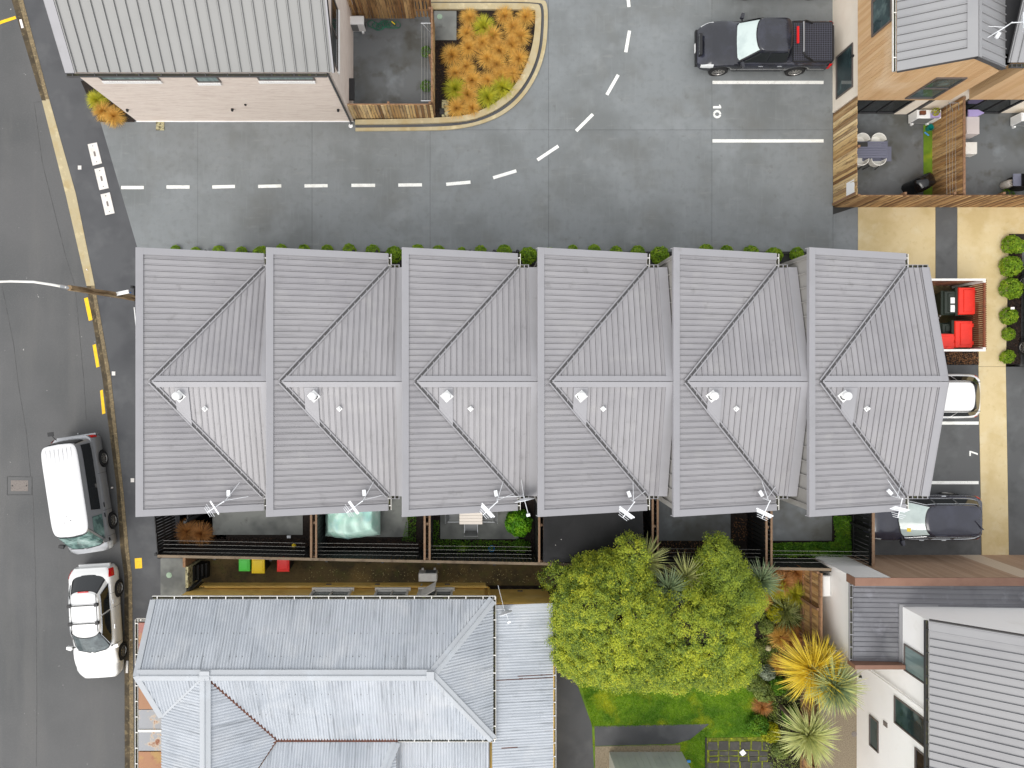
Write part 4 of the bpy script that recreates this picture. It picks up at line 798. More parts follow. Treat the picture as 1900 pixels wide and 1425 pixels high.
# ------------------------------------------------------------------ white plastered house, bottom right
def house_d():
    t = thing('plastered_house', 'white plastered house with grey ribbed roofs at the bottom right', 'house', (17, -11, 0))
    xg, xm, yg0, yg1, ym = 13.88, 15.55, -7.17, -10.34, -8.27; zg, zp = 2.95, 3.33
    MB().box(xg, 24, yg1, yg0 - .02, 0, zg - .05).build('garage_wall', M['plaster'], t)
    # north face: white end panel and brown boarding
    nb = MB().box(15.05, 24, yg0 - .02, yg0 - .005, 0, zp - .04).build('north_cladding', M['taupe'], t)
    MB().box(13.72, 15.04, yg0 - .02, yg0, .0, zp - .04).build('north_plaster', M['plaster'], t)
    def mcol(i): return M['taupe_pale'] if 27 <= i < 32 else M['taupe']
    boards(nb, (15.06, yg0 + .012, 0), (1, 0, 0), (0, 0, 1), 8.9, zp - .04, .17, mcol, (0, 1, 0))
    MB().box(13.68, 24, yg0 - .27, yg0 + .02, zp - .03, zp + .02).build('parapet_cap', M['copper'], t); MB().box(13.68, 13.72, yg0 - .27, yg0 + .02, 2.75, zp - .03).build('parapet_end', M['copper'], t)
    MB().box(13.73, 24, yg0 - .25, yg0 - .02, 2.9, zp - .03).build('parapet_wall', M['copper'], t)
    MB().box(13.70, 15.50, yg1 - .10, yg1 + .05, 2.8, zp).build('parapet_cap', M['copper'], t)
    pl = Plane(xg - .05, 0, zg, .05, 0)
    ribbed(t, pl, [(xg - .05, yg1 + .06), (15.45, yg1 + .06), (15.45, ym), (24, ym), (24, yg0 - .28), (xg - .05, yg0 - .28)][0:0] or [(xg - .05, yg1 + .06), (15.42, yg1 + .06), (15.42, ym + .01), (xg - .05, ym + .01)], 1, .178, 'roofG', off=0, rib=.035, rw=.03)
    ribbed(t, pl, [(xg - .05, ym + .012), (24, ym + .012), (24, yg0 - .28), (xg - .05, yg0 - .28)], 1, .178, 'roofG', off=0, rib=.035, rw=.03)
    MB().box(15.42, 15.55, yg1 + .06, ym, zg + .06, zg + .14).build('apron_flashing', M['roofD'], t); MB().box(15.42, 24, ym, ym + .09, zg + .08, zg + .15).build('apron_flashing', M['roofD'], t)
    gutter(t, (xg - .06, yg1 - .02, zg), (xg - .06, yg0 - .26, zg), .11, .09, 'roof_cap', .45, side=-1)
    # two storey block
    ze = 4.72; sl_ = .7
    w = MB(); w.slab3([(xm, ym, 2.9), (24, ym, 2.9), (24, ym, ze + sl_ * 8), (xm, ym, ze)], (0, 1, 0), .2); w.slab3([(xm, ym - .2, 0), (xm, -22, 0), (xm, -22, ze), (xm, ym - .2, ze)], (-1, 0, 0), .2); w.build('upper_wall', M['plaster'], t)
    pr = Plane(xm - .12, 0, ze + .06, sl_, 0); ribbed(t, pr, [(xm - .12, ym + .06), (21.5, ym + .06), (21.5, -22), (xm - .12, -22)], 1, .272, 'roofD', off=ym - .28, rib=.055, rw=.028, gap=.012)
    MB().slab3([pr.p(xm - .13, ym + .1, .06), pr.p(21.5, ym + .1, .06), pr.p(21.5, ym + .1, -.14), pr.p(xm - .13, ym + .1, -.14)], (0, 1, 0), .03).build('bargeboard', M['roof_dark'], t)
    MB().slab3([pr.p(xm - .13, ym + .07, .045), pr.p(21.5, ym + .07, .045), pr.p(21.5, ym - .27, .045), pr.p(xm - .13, ym - .27, .045)], pr.n, .03).build('verge_flashing', M['roofD'], t)
    gutter(t, (xm - .13, -22, ze + .04), (xm - .13, ym + .06, ze + .04), .11, .09, 'wall_dark', .78, side=-1)
    for y0, y1, z0, z1, gl in ((-9.58, -10.5, 3.22, 4.5, 'glass_curtain'), (-11.72, -12.68, 2.62, 4.5, 'glass_house'), (-13.2, -14.35, .98, 1.55, 'glass_house'), (-12.98, -13.75, 3.85, 4.6, 'glass_dark')):
        window(t, (xm - .002, y0, z0), (0, -1, 0), (0, 0, 1), y0 - y1, z1 - z0, glass=gl, proud=.04)
    MB().tube([(xm - .07, -11.42, .1), (xm - .07, -11.38, 4.45), (xm - .1, -11.3, 4.6)], .04, 8).build('downpipe', M['plaster'], t)
    MB().box(xm - .03, xm, -12.95, -13.12, 1.9, 2.15).build('wall_vent', M['iron'], t); lamp(t, (xm, -11.95, .35), (-1, 0, 0))
    return t
house_d()
heat_pump('white heat pump on the plastered wall by the brown fence', (13.71, Y(1084, 1.0), .6), R(90), 'white', .80, .30, .58)
fence('paling_fence', 'orange brown fence with rails between the garden and the white house', (13.22, -7.40), (13.22, -10.2), 1.8, 'paling_orange', 'rail', .125, .014, -1, (.35, 1.0, 1.7), 1.4, cap='rail', capw=.08)
fence('paling_fence', 'lower brown fence behind the big cordylines', (13.22, -10.25), (13.22, -16.6), 1.55, 'paling_orange', 'rail', .125, .014, -1, (.35, 1.4), 1.6, cap='rail', capw=.08)
gt = thing('side_gate', 'black side gate with pale frame beside the white house', 'gate', (13.6, -10.42, 0))
MB().box(13.3, 13.86, -10.42, -10.39, .1, 1.75).build('gate_leaf', M['black'], gt)
for a, b in (((13.29, -10.36, 1.78), (13.87, -10.36, 1.78)), ((13.29, -10.36, 1.78), (13.29, -10.36, .1)), ((13.87, -10.36, 1.78), (13.87, -10.36, .1)), ((13.29, -10.36, .2), (13.87, -10.36, .2))): MB().beam(a, b, .04, .04).build('gate_frame', M['steel'], gt)
struct('side_path', [(13.3, -6.9), (15.56, -6.9), (15.56, -22), (13.95, -22), (13.95, -11.4), (13.3, -11.4)], -.2, .0, 'aggregate')
struct('grass_strip', [(13.3, -11.4), (13.95, -11.4), (13.95, -22), (13.3, -22)], -.2, .0, 'lawn')
zc_ = 1.4
wires('clothesline', 'wall clothesline between the cordylines and the white house', [((X(u, zc_), Y(1298, zc_)), (X(u, zc_), Y(1390, zc_))) for u in (1528, 1534, 1540, 1546)], zc_, 'line', [((X(1526, zc_), Y(1391, zc_), zc_), (X(1548, zc_), Y(1391, zc_), zc_)), ((X(1526, zc_), Y(1297, zc_), zc_), (X(1548, zc_), Y(1297, zc_), zc_))])
for v in (1253, 1362): MB().lathe((X(1585), Y(v), 0), [(.11, 0), (.11, .012), (.02, .014)], 16).build('drain_cover', M['iron'], label='round iron drain cover on the side path %s' % ('near the garage corner' if v < 1300 else 'below the small window'), cat='cover')

# ------------------------------------------------------------------ old ochre house with corrugated iron roofs
def corrugated(parent, pl, poly, ax, m=None, pitch=.104, amp=.016, sheet=8, name='roof_sheet'):
    "sheets of real corrugations over a plan polygon; ax = plan axis across the corrugations"
    m = m or ('corr' if ax == 0 else 'corr_x'); lo, hi = min(q[ax] for q in poly), max(q[ax] for q in poly); sub = 8; ds = pitch / sub; sheetw = pitch * sheet; s0 = lo
    d = MB().slab3([pl.p(x, y, -.02) for x, y in poly], pl.n, .04).build('roof_plane', M['roof_dark'], parent)
    oth = 1 - ax
    def span(s):
        c = []
        for i in range(len(poly)):
            a, b = poly[i], poly[(i + 1) % len(poly)]
            if (a[ax] - s) * (b[ax] - s) <= 0 and abs(a[ax] - b[ax]) > 1e-9: c.append(a[oth] + (b[oth] - a[oth]) * (s - a[ax]) / (b[ax] - a[ax]))
        return (min(c), max(c)) if len(c) >= 2 else None
    while s0 < hi - .01:
        s1 = min(hi, s0 + sheetw); mb = MB(); n = max(2, int(round((s1 - s0) / ds))); prev = None; lift = .002 + .003 * ((int(s0 * 7)) % 2)
        for i in range(n + 1):
            s = min(max(s0 + (s1 - s0 + .01) * i / n, lo + 1e-4), hi - 1e-4); sp = span(s)
            if sp is None: prev = None; continue
            hgt = 2 * amp * (1 - (.5 + .5 * math.cos(2 * math.pi * (s - lo) / pitch)) ** 2.2) + lift
            row = []
            for o_ in sp:
                q = (s, o_) if ax == 0 else (o_, s); row.append(pl.p(q[0], q[1], hgt))
            idx = len(mb.v); mb.v += [tuple(row[0]), tuple(row[1])]
            if prev is not None: mb.f.append((prev, idx, idx + 1, prev + 1) if ax == 0 else (prev, prev + 1, idx + 1, idx))
            prev = idx
        if mb.f: mb.build(name, M[m], d, smooth=80)
        s0 = s1
    return d
def capping(parent, a, b, w, m='corr_cap', h=.03, name='ridge_capping', n=(0, 0, 1)):
    a, b, n = Vector(a), Vector(b), Vector(n); d = (b - a).normalized(); r = d.cross(n).normalized(); drop = w * .28
    mb = MB(); up = Vector((0, 0, 1))
    for s_ in (-1, 1):
        q = [a + up * h, b + up * h, b + r * s_ * w + up * (h - drop), a + r * s_ * w + up * (h - drop)]; mb.slab3(q, up, .015)
    mb.build(name, M[m], parent); MB().tube([a + up * (h + .01), b + up * (h + .01)], .022, 6).build('ridge_roll', M[m], parent)
def old_house():
    t = thing('ochre_house', 'old ochre house with pale corrugated iron roofs at the bottom', 'house', (-5, -11, 0))
    ze, zr, yr = 3.12, 4.42, -10.2; ye, ys = -8.0, -13.05; xw, xe = -11.56, .71; xr_ = -1.44; xv = -9.21
    yw = -8.33
    MB().box(-11.2, .45, -13.0, yw, 0, 3.0).build('wall', M['yellow_wall'], t); MB().box(-11.0, .45, -20, -13.01, 0, 2.5).build('wall', M['yellow_wall'], t)
    MB().box(-11.2, .5, yw, yw + .05, 0, .42).build('foundation_wall', M['yellow_wall'], t)
    MB().box(.45, 3.0, -20, -8.55, 0, 2.55).build('lean_to_wall', M['yellow_wall'], t)
    N_ = Plane(0, yr, zr, 0, -(zr - ze) / (ye - yr)); S_ = Plane(0, yr, zr, 0, (zr - ze) / (yr - ys)); E_ = Plane(xr_, 0, zr, -(zr - ze) / (xe - xr_), 0)
    corrugated(t, N_, [(xw, yr), (xr_, yr), (xe, ye), (xw, ye)], 0)
    xs = -11.05; ysw = -12.0
    corrugated(t, S_, [(xw, yr), (xv, yr), (xs, ysw)], 0)
    vx_, vy_ = -7.10, ys
    corrugated(t, S_, [(xv, yr), (xr_, yr), (xe, ys), (vx_, vy_)], 0)
    corrugated(t, E_, [(xr_, yr), (xe, ye), (xe, ys)], 1)
    W_ = Plane(xv, 0, zr - .01, (zr - 3.6) / (xv - xs), 0); E2 = Plane(xv, 0, zr - .01, -(zr - ze) / (vx_ - xv), 0)
    corrugated(t, W_, [(xv, yr), (xv, -19), (xs, -19), (xs, ysw)], 1); corrugated(t, E2, [(xv, yr), (vx_, vy_), (vx_ - 1.2, vy_ - 1.75), (xv, vy_ - 3.2)], 1)
    capping(t, (xw, yr, zr), (xr_, yr, zr), .19); capping(t, (xv, yr - .1, zr), (xv, -19, zr), .19)
    capping(t, (xr_, yr, zr), (xe, ye, ze + .02), .17, name='hip_capping'); capping(t, (xr_, yr, zr), (xe, ys, ze + .02), .17, name='hip_capping')
    for a, b, m_ in (((xv, yr, zr), (vx_, vy_, ze), 'rust'), ((vx_, vy_, ze), (vx_ - 1.2, vy_ - 1.75, ze + .45), 'rust'), ((xv, yr, zr), (xs, ysw, 3.6), 'corr_cap')):
        MB().beam(Vector(a) + Vector((0, 0, .03)), Vector(b) + Vector((0, 0, .03)), .085, .02).build('valley_gutter', M[m_], t)
    MB().box(xv - .17, xv + .17, yr - .16, yr + .16, zr + .0, zr + .052).build('ridge_junction', M['corr_cap'], t)
    MB().box(xr_ - .16, xr_ + .1, yr - .15, yr + .15, zr + .02, zr + .07).build('ridge_junction', M['corr_cap'], t)
    for a, b in (((xw, ye, ze), (xw, yr, zr)), ((xw, yr, zr), (xs, ysw, 3.6))): MB().beam(Vector(a) + Vector((-.0, 0, .03)), Vector(b) + Vector((0, 0, .03)), .2, .05).build('bargeboard', M['corr_cap'], t)
    gutter(t, (xw - .05, ye, ze), (xe + .1, ye, ze), .12, .1, 'gutter_w', .62, side=-1); gutter(t, (xe, ye + .1, ze), (xe, ys - .02, ze), .11, .1, 'gutter_w', .64, side=-1)
    gutter(t, (X(728, 3.0), ys, ze - .03), (xe + .08, ys, ze - .03), .11, .1, 'gutter_w', .62)
    # second hip behind the valley gutter
    B_ = Plane(0, vy_ - .12, ze - .02, 0, -.42); corrugated(t, B_, [(vx_, vy_ - .1), (X(735, 3.1), vy_ - .1), (X(680, 3.6), -15.3), (-8.6, -15.3)], 0)
    C_ = Plane(X(735, 3.1), 0, ze - .02, -.5, 0); corrugated(t, C_, [(X(735, 3.1), vy_ - .1), (X(735, 3.1), -17), (X(680, 3.6), -17), (X(680, 3.6), -15.3)], 1)
    MB().beam((vx_, vy_ - .02, ze + .01), (X(738, 3.1), vy_ - .02, ze + .01), .13, .03).build('valley_gutter', M['rust'], t)
    capping(t, (X(735, 3.1), vy_ - .1, ze), (X(680, 3.6), -15.3, ze + .9), .17, name='hip_capping')
    gutter(t, (X(729, 3.0), -17, ze - .03), (X(729, 3.0), vy_ - .1, ze - .03), .10, .1, 'gutter_w', .6, side=1)
    D_ = Plane(0, vy_ - .2, 2.78, 0, .05); corrugated(t, D_, [(X(734, 2.8), vy_ - .22), (X(908, 2.8), vy_ - .22), (X(908, 2.8), -17), (X(734, 2.8), -17)], 0)
    # lean-to along the east side
    F_ = Plane(xe, 0, 2.92, -.12, 0); xg = X(1026, 2.6); corrugated(t, F_, [(xe - .02, Y(1121, 2.8)), (xg, Y(1121, 2.65)), (xg, -19), (xe - .02, -19)], 1)
    MB().slab3([F_.p(xe, Y(1121, 2.75) + .02, .035), F_.p(xg, Y(1121, 2.75) + .02, .035), F_.p(xg, Y(1121, 2.75) - .24, .035), F_.p(xe, Y(1121, 2.75) - .24, .035)], F_.n, .02).build('verge_flashing', M['corr_cap'], t)
    gutter(t, (xg, Y(1121, 2.7), 2.60), (xg, -19, 2.60), .11, .1, 'gutter_w', .5, side=-1)
    for v, u0, u1, ww in ((1259, 918, 1026, .035), (1253, 960, 1026, .02), (1258, 962, 970, .16), (1254, 1003, 1007, .1), (1356, 1010, 1024, .05), (1384, 930, 960, .04)):
        x0, x1, y_ = X(u0, 2.75), X(u1, 2.75), Y(v, 2.75); MB().slab3([F_.p(x0, y_ - ww / 2, .024), F_.p(x1, y_ - ww / 2, .024), F_.p(x1, y_ + ww / 2, .024), F_.p(x0, y_ + ww / 2, .024)], F_.n, .006).build('rust_streak', M['rust'], t)
    # screw rows
    for v in (1163, 1204):
        y_ = -9.0 if v < 1200 else -9.66; mb = MB(); x = xw + .4
        while x < xr_ - (y_ - yr) * 0 + (1.2 if v < 1200 else .5):
            mb.box(x - .012, x + .012, y_ - .012, y_ + .012, N_.z(0, y_) + .015, N_.z(0, y_) + .032); x += .225
        mb.build('roof_screws', M['roof_dark'], t, kind='stuff')
    for y_ in (-11.0, -11.9):
        mb = MB(); x = xv + 1.2
        while x < xr_: mb.box(x - .01, x + .01, y_ - .01, y_ + .01, S_.z(0, y_) + .015, S_.z(0, y_) + .03); x += .228
        mb.build('roof_screws', M['roof_dark'], t, kind='stuff')
    # north wall: windows, pipes
    zk = 1.75
    for u0, u1, op in ((578, 648, 0), (697, 755, 0), (779, 838, 1)):
        x0, x1 = X(u0, 1.5), X(u1, 1.5); w_ = window(t, (x1, yw, 1.05), (-1, 0, 0), (0, 0, 1), x1 - x0, 1.25, nx=2, frame='frame_white', glass='glass_house', proud=.08, fw=.08)
        MB().box(x0 - .1, x1 + .1, yw, yw + .14, .93, 1.0).build('sill', M['frame_white'], w_)
        if op:
            MB().slab3([(x0 + .05, yw + .09, 1.1), (x0 + .6, yw + .42, 1.1), (x0 + .6, yw + .42, 2.2), (x0 + .05, yw + .09, 2.2)], (-.5, .86, 0), .03).build('open_sash', M['frame_white'], w_)
    MB().tube([(-10.6, yw + .08, .72), (.55, yw + .08, .72), (.62, yw + .03, .72), (.62, yw - .02, 1.9), (.62, -8.5, 2.5)], .045, 8).build('waste_pipe', M['ochre_pipe'], t)
    MB().tube([(.7, -8.5, 2.0), (3.0, -8.5, 2.0)], .045, 8).build('waste_pipe', M['ochre_pipe'], t)
    MB().beam((X(782, .5), yw + .06, .3), (X(770, 2.4), yw + .06, 2.6), .07, .05).build('duct', M['offwhite'], t)
    for x in (X(830, .3), X(700, .3), X(610, .3), X(965, .3)): MB().box(x - .1, x + .1, yw + .05 if x < .4 else -8.55, (yw + .07) if x < .4 else -8.53, .2, .32).build('foundation_vent', M['iron'], t)
    # street verandah: painted sheets stepping south
    xv0, xv1 = X(256, 2.45), X(300, 2.45); v = 1156; k = 0
    va = MB().box(xv0 - .02, xw + .6, Y(1600, 2.4), Y(1156, 2.4), 2.25, 2.32).build('verandah_deck', M['roof_dark'], t)
    for v0, v1, m_ in ((1156, 1196, 'rusty'), (1197, 1237, 'rusty'), (1238, 1273, 'rusty'), (1274, 1316, 'rusty'), (1317, 1353, 'greysheet'), (1358, 1393, 'greysheet'), (1395, 1440, 'rusty'), (1441, 1500, 'rusty')):
        MB().box(xv0, xw + .62, Y(v1, 2.4), Y(v0, 2.4), 2.33, 2.40).build('verandah_sheet', M[m_], va)
    MB().box(xv0, xw + .62, Y(1357.5, 2.4), Y(1353.5, 2.4), 2.33, 2.44).build('verandah_flashing', M['gutter_w'], va)
    gutter(t, (xv0 - .04, Y(1600, 2.4), 2.38), (xv0 - .04, Y(1150, 2.4), 2.38), .1, .09, 'gutter_w', .58, side=-1); gutter(t, (xv0 - .1, Y(1153, 2.4), 2.38), (xw + .3, Y(1153, 2.4), 2.38), .08, .09, 'gutter_w', .58, side=-1)
    MB().box(xv0 - .01, xw + .4, Y(1600, 2.4), Y(1160, 2.4), 0, .1).build('verandah_floor', M['footpath'], t)
    x, y = P(935, 1128, 3.0); dish('satellite_dish', 'small white satellite dish at the lean-to roof corner', (x, y, 2.7), R(20), .26, .5)
old_house()
heat_pump('beige heat pump on brackets beside the ochre wall', (X(794, 1.0), Y(1072, 1.1), .45), R(180), 'offwhite', .72, .32, .55)
# mossy side path, gate, stone pier
struct('side_path', [(-11.9, -7.2), (3.4, -7.2), (3.4, -8.4), (-11.9, -8.4)], -.2, .0, 'mosspath')
struct('concrete_apron', [P(298, 1036), P(346, 1036), P(346, 1108), P(298, 1108)], -.1, .006, 'dark_conc')
MB().lathe((*P(314, 1067), 0), [(.115, 0), (.115, .02), (.095, .024), (.01, .024)], 22).build('drain_cover', M['greenlid'], label='round sage drain cover on the apron by the ochre house', cat='cover', smooth=30)
pr_ = thing('stone_pier', 'lichen spotted stone wall end at the side path gate', 'wall', (*P(347, 1070), 0)); MB().box(X(345, 1.2), X(350, 1.2), Y(1090, 1.2), Y(1051, 1.2), 0, 1.25).build('coping', M['limestone'], pr_)
for k in range(5): MB().box(X(351, .9) + k * .1, X(351, .9) + k * .1 + .085, Y(1080, .9), Y(1052, .9), 0, 1.0 - k * .17).build('plank', M['black_wood'], pr_)
bg_ = thing('covered_scooter', 'black crumpled cover leaning at the ochre wall corner', 'cover', (*P(358, 1097), 0)); MB().grid(lambda i, j: (X(345, 1.0) + .55 * i, Y(1100, 1.0) + .42 * i - .16 + .3 * j + .02 * math.sin(9 * i), .55 + .6 * (1 - i * .6) * math.sin(math.pi * min(.95, max(.05, j))) + .03 * math.sin(17 * i + 5 * j)), 14, 10).build('cover', M['black'], bg_, smooth=60)
MB().box(X(340, 1.3), X(345, 1.3), Y(1052, 1.3), Y(1034, 1.3), 0, 1.35).build('gate_post', M['rail'], label='brown timber gate post at the end of the back fence', cat='post')
def wheelie(label, u0, u1, v1, m, group='kerbside bins by the back fence'):
    z = 1.0; x0, x1, y1 = X(u0, z), X(u1, z), Y(v1, z); d = (x1 - x0) * 1.25; cx = (x0 + x1) / 2
    t = thing('wheelie_bin', label, 'bin', (cx, y1 + d / 2, 0), 0, group)
    MB().hexa([(x0 + .06, y1 + .08, .06), (x1 - .06, y1 + .08, .06), (x1 - .06, y1 + d - .06, .06), (x0 + .06, y1 + d - .06, .06), (x0 + .015, y1 + .02, z - .04), (x1 - .015, y1 + .02, z - .04), (x1 - .015, y1 + d, z - .04), (x0 + .015, y1 + d, z - .04)]).build('body', M['green_bin'] if m != 'lid_red' else M['black'], t)
    l = MB().bbox(x0, x1, y1, y1 + d, z - .035, z + .03, .03).build('lid', M[m], t)
    MB().bbox(x0 + .07, x1 - .07, y1 + .09, y1 + d - .1, z + .03, z + .05, .015).build('lid_panel', M[m], l)
    MB().tube([(x0 + .05, y1 + d + .05, z - .04), (x1 - .05, y1 + d + .05, z - .04)], .02, 6).build('handle', M['black'], t)
    for s_ in (x0 + .03, x1 - .03): MB().lathe((s_, y1 + d - .05, .1), [(.1, -.025), (.1, .025)], 12, Matrix.Rotation(R(90), 3, 'Y')).build('wheel', M['rubber'], t)
wheelie('wheelie bin with green lid behind the back fence', 443, 464, 1060, 'lid_green'); wheelie('wheelie bin with yellow lid next to the green one', 467, 491, 1064, 'lid_yellow'); wheelie('wheelie bin with red lid standing apart by the back fence', 514, 537, 1061, 'lid_red')

# ------------------------------------------------------------------ back yards of the terrace
FX = [-11.84, X(572.5, 1.8), X(783, 1.8), X(995.5, 1.8), X(1206, 1.8), X(1417, 1.8), X(1620, 1.8)]
def fy(x): return -6.74 + (x + 11.93) * (-.51 / 25.5) 
struct('yard_soil', [(-11.9, -3.7), (15.3, -3.7), (15.3, fy(15.3)), (-11.9, fy(-11.9))], -.3, .0, 'mulch')
pat = [(395, 562, 992), (640, 757, 996), (817, 962, 1000), (1215, 1355, 1003), (1424, 1543, 1003)]
for u0, u1, v1 in pat: struct('patio', [(X(u0), -3.6), (X(u1), -3.6), (X(u1), Y(v1)), (X(u0), Y(v1))], -.1, .03, 'dark_conc' if u0 < 1100 else 'yard_conc')
fence('back_fence', 'long black stained fence with grey cap behind the terrace yards', (-12.0, fy(-12.0) - .02), (13.62, fy(13.62) - .02), 1.76, 'black_wood', 'black_wood', .14, .018, -1, (.3, 1.0, 1.66), 2.2, cap='grey_rail', capw=.10)
fence('boundary_fence', 'black slatted fence along the footpath beside the street end house', (-12.93, 3.5), (-12.02, fy(-12) + .03), 1.8, 'black_wood', 'black_wood', .10, .014, -1, (.3, 1.0, 1.66), 2.0)
NMS = ['between the first and second', 'between the second and third', 'between the third and fourth', 'between the fourth and fifth', 'between the fifth and sixth']
for i in range(1, 6):
    fence('dividing_fence', 'double railed dividing fence %s terrace yards' % NMS[i - 1], (FX[i] + .1, -4.2), (FX[i] + .1, fy(FX[i]) + .04), 1.78, 'black_wood', 'rail_tan', .14, .02, 1, (.4, 1.6), 1.5, cap='rail_tan', capw=.075, group='dividing fences between the terrace yards', double=.19)
fence('dividing_fence', 'tan capped black fence between the last yard and the parking bays', (FX[6], -4.3), (FX[6], fy(FX[6]) + .02), 1.78, 'black_wood', 'black_wood', .14, .02, -1, (.4, 1.6), 1.5, cap='rail_tan', capw=.10)
fence('dividing_fence', 'short black fence stub inside the street end yard', (-10.95, -4.3), (-10.95, -5.5), 1.7, 'black_wood', 'black_wood', .10, .04, -1, (.4, 1.5), 1.2)
zc_ = 1.66
for i, (ua, ub, v0) in enumerate(((303, 566, 1003), (581, 776, 1008), (790, 986, 1013), (1222, 1411, 1018), (1425, 1612, 1022))):
    j = (0, 1, 2, 4, 5)[i]; segs = []
    for k in range(4): 
        va = v0 + k * 7; segs.append(((X(ua, zc_), Y(va - .01 * 0, zc_)), (X(ub, zc_), Y(va + (5 if i == 0 else 2), zc_))))
    wires('clothesline', 'four clotheslines strung across the yard of the %s terrace house' % ('street end', 'second', 'third', 'fourth', 'fifth', 'parking end')[j], segs, zc_)
# black shade cloth over the fourth yard
sc_ = thing('shade_cloth', 'black shade cloth stretched over the fourth terrace yard', 'shade cloth', ((FX[3] + FX[4]) / 2, -5.6, 1.8))
x0, x1 = FX[3] + .24, FX[4] - .28; y0, y1 = fy(4) + .1, -4.75
MB().grid(lambda i, j: (x0 + (x1 - x0) * i, y0 + (y1 - y0) * j, 1.84 - .10 * math.sin(math.pi * i) * math.sin(math.pi * j) + .03 * math.sin(14 * i + 4 * j) * (j * .8 + .2) + .13 * abs(math.sin(5.2 * (i - .45) + 2.6 * (1 - j))) + (.04 * math.sin(20 * i) if j < .06 else 0)), 60, 40).build('cloth', M['shade'], sc_, smooth=60)
for u in (1092, 1151): MB().beam((X(u, 1.85), -4.75, 1.86), (X(u, 1.85), -4.2, 2.0), .03, .01).build('tie_strap', M['terracotta'], sc_)
# mint tarpaulin over garden furniture in the second yard
tp = thing('tarpaulin', 'pale mint green tarpaulin covering something in the second yard', 'tarpaulin', (X(648, 1), -5.4, 0))
xa, xb, ya, yb_ = X(597, 1.1), X(701, 1.1), Y(1008, 1.1), -4.0; xr0 = X(638, 1.5)
def tarp(i, j):
    x = xa + (xb - xa) * i; yl = ya + .12 * abs(x - xr0) / .9; y = yl + (yb_ - yl) * j
    top = 1.32 - .30 * abs(x - xr0); e = min(i, 1 - i) * 9; f = min(j, 1) * 6; e = min(1, e); f = min(1, f)
    z = .35 + (top - .35) * min(e ** .6 if e > 0 else 0, f ** .6 if f > 0 else 0)
    return (x, y, max(.12, z) + .03 * math.sin(31 * i + 7 * math.sin(5 * j)) * (1 - j * .3) + .022 * math.sin(23 * j + 9 * i) + (.05 if abs(j - .55) < .012 else 0))
MB().grid(tarp, 70, 50).build('cover', M['tarp'], tp, smooth=60)
# table and mesh chairs in the third yard
tz = .74; x0, x1, y0, y1 = X(852.5, tz), X(895, tz), Y(973, tz), Y(940, tz)
tb = thing('patio_table', 'pale slatted table on the third terrace patio', 'table', ((x0 + x1) / 2, (y0 + y1) / 2, 0))
for k in range(6): MB().box(x0, x1, y0 + (y1 - y0) * k / 6 + .004, y0 + (y1 - y0) * (k + 1) / 6 - .004, tz - .03, tz).build('slat', M['table_tan'], tb)
for x in (x0 + .05, x1 - .1):
    for y in (y0 + .05, y1 - .1): MB().box(x, x + .05, y, y + .05, .03, tz - .03).build('leg', M['steel'], tb)
def patio_chair(label, loc, rz):
    c = thing('patio_chair', label, 'chair', loc, rz, 'mesh patio chairs round the pale table')
    MB().box(-.24, .24, -.22, .22, .40, .42).build('seat', M['mesh_grey'], c, local=True); MB().slab3([(-.24, .22, .44), (.24, .22, .44), (.24, .34, .84), (-.24, .34, .84)], (0, -.95, .3), .02).build('backrest', M['mesh_grey'], c, local=True)
    for s_ in (-1, 1):
        MB().tube([(s_ * .26, -.22, 0), (s_ * .26, -.22, .62), (s_ * .26, .25, .64), (s_ * .26, .35, .86)], .015, 6).build('frame', M['steel'], c, local=True); MB().tube([(s_ * .26, .25, .62), (s_ * .26, .25, 0)], .015, 6).build('leg', M['steel'], c, local=True)
patio_chair('mesh patio chair left of the pale table', (X(843, .5), Y(955, .5), .03), R(90)); patio_chair('mesh patio chair right of the pale table', (X(906, .5), Y(955, .5), .03), R(-90)); patio_chair('mesh patio chair below the pale table', (X(874, .5), Y(975, .5), .03), R(180))
MB().lathe((*P(912, 1016), 0), [(.10, .0), (.13, .2), (.12, .2), (.09, .03)], 16).build('bucket', M['blue'], label='small blue bucket in the third terrace yard bed', cat='bucket')
MB().lathe((*P(546, 1012), .02), [(.06, 0), (.09, .04), (.06, .10), (.01, .12)], 12).build('ball', M['lid_yellow'], label='small yellow ball in the first terrace yard bed', cat='ball', smooth=60)
MB().box(*sorted((X(533), X(540))), *sorted((Y(998), Y(993))), .0, .06).build('brick', M['steel'], label='grey block at the edge of the street end patio', cat='block')

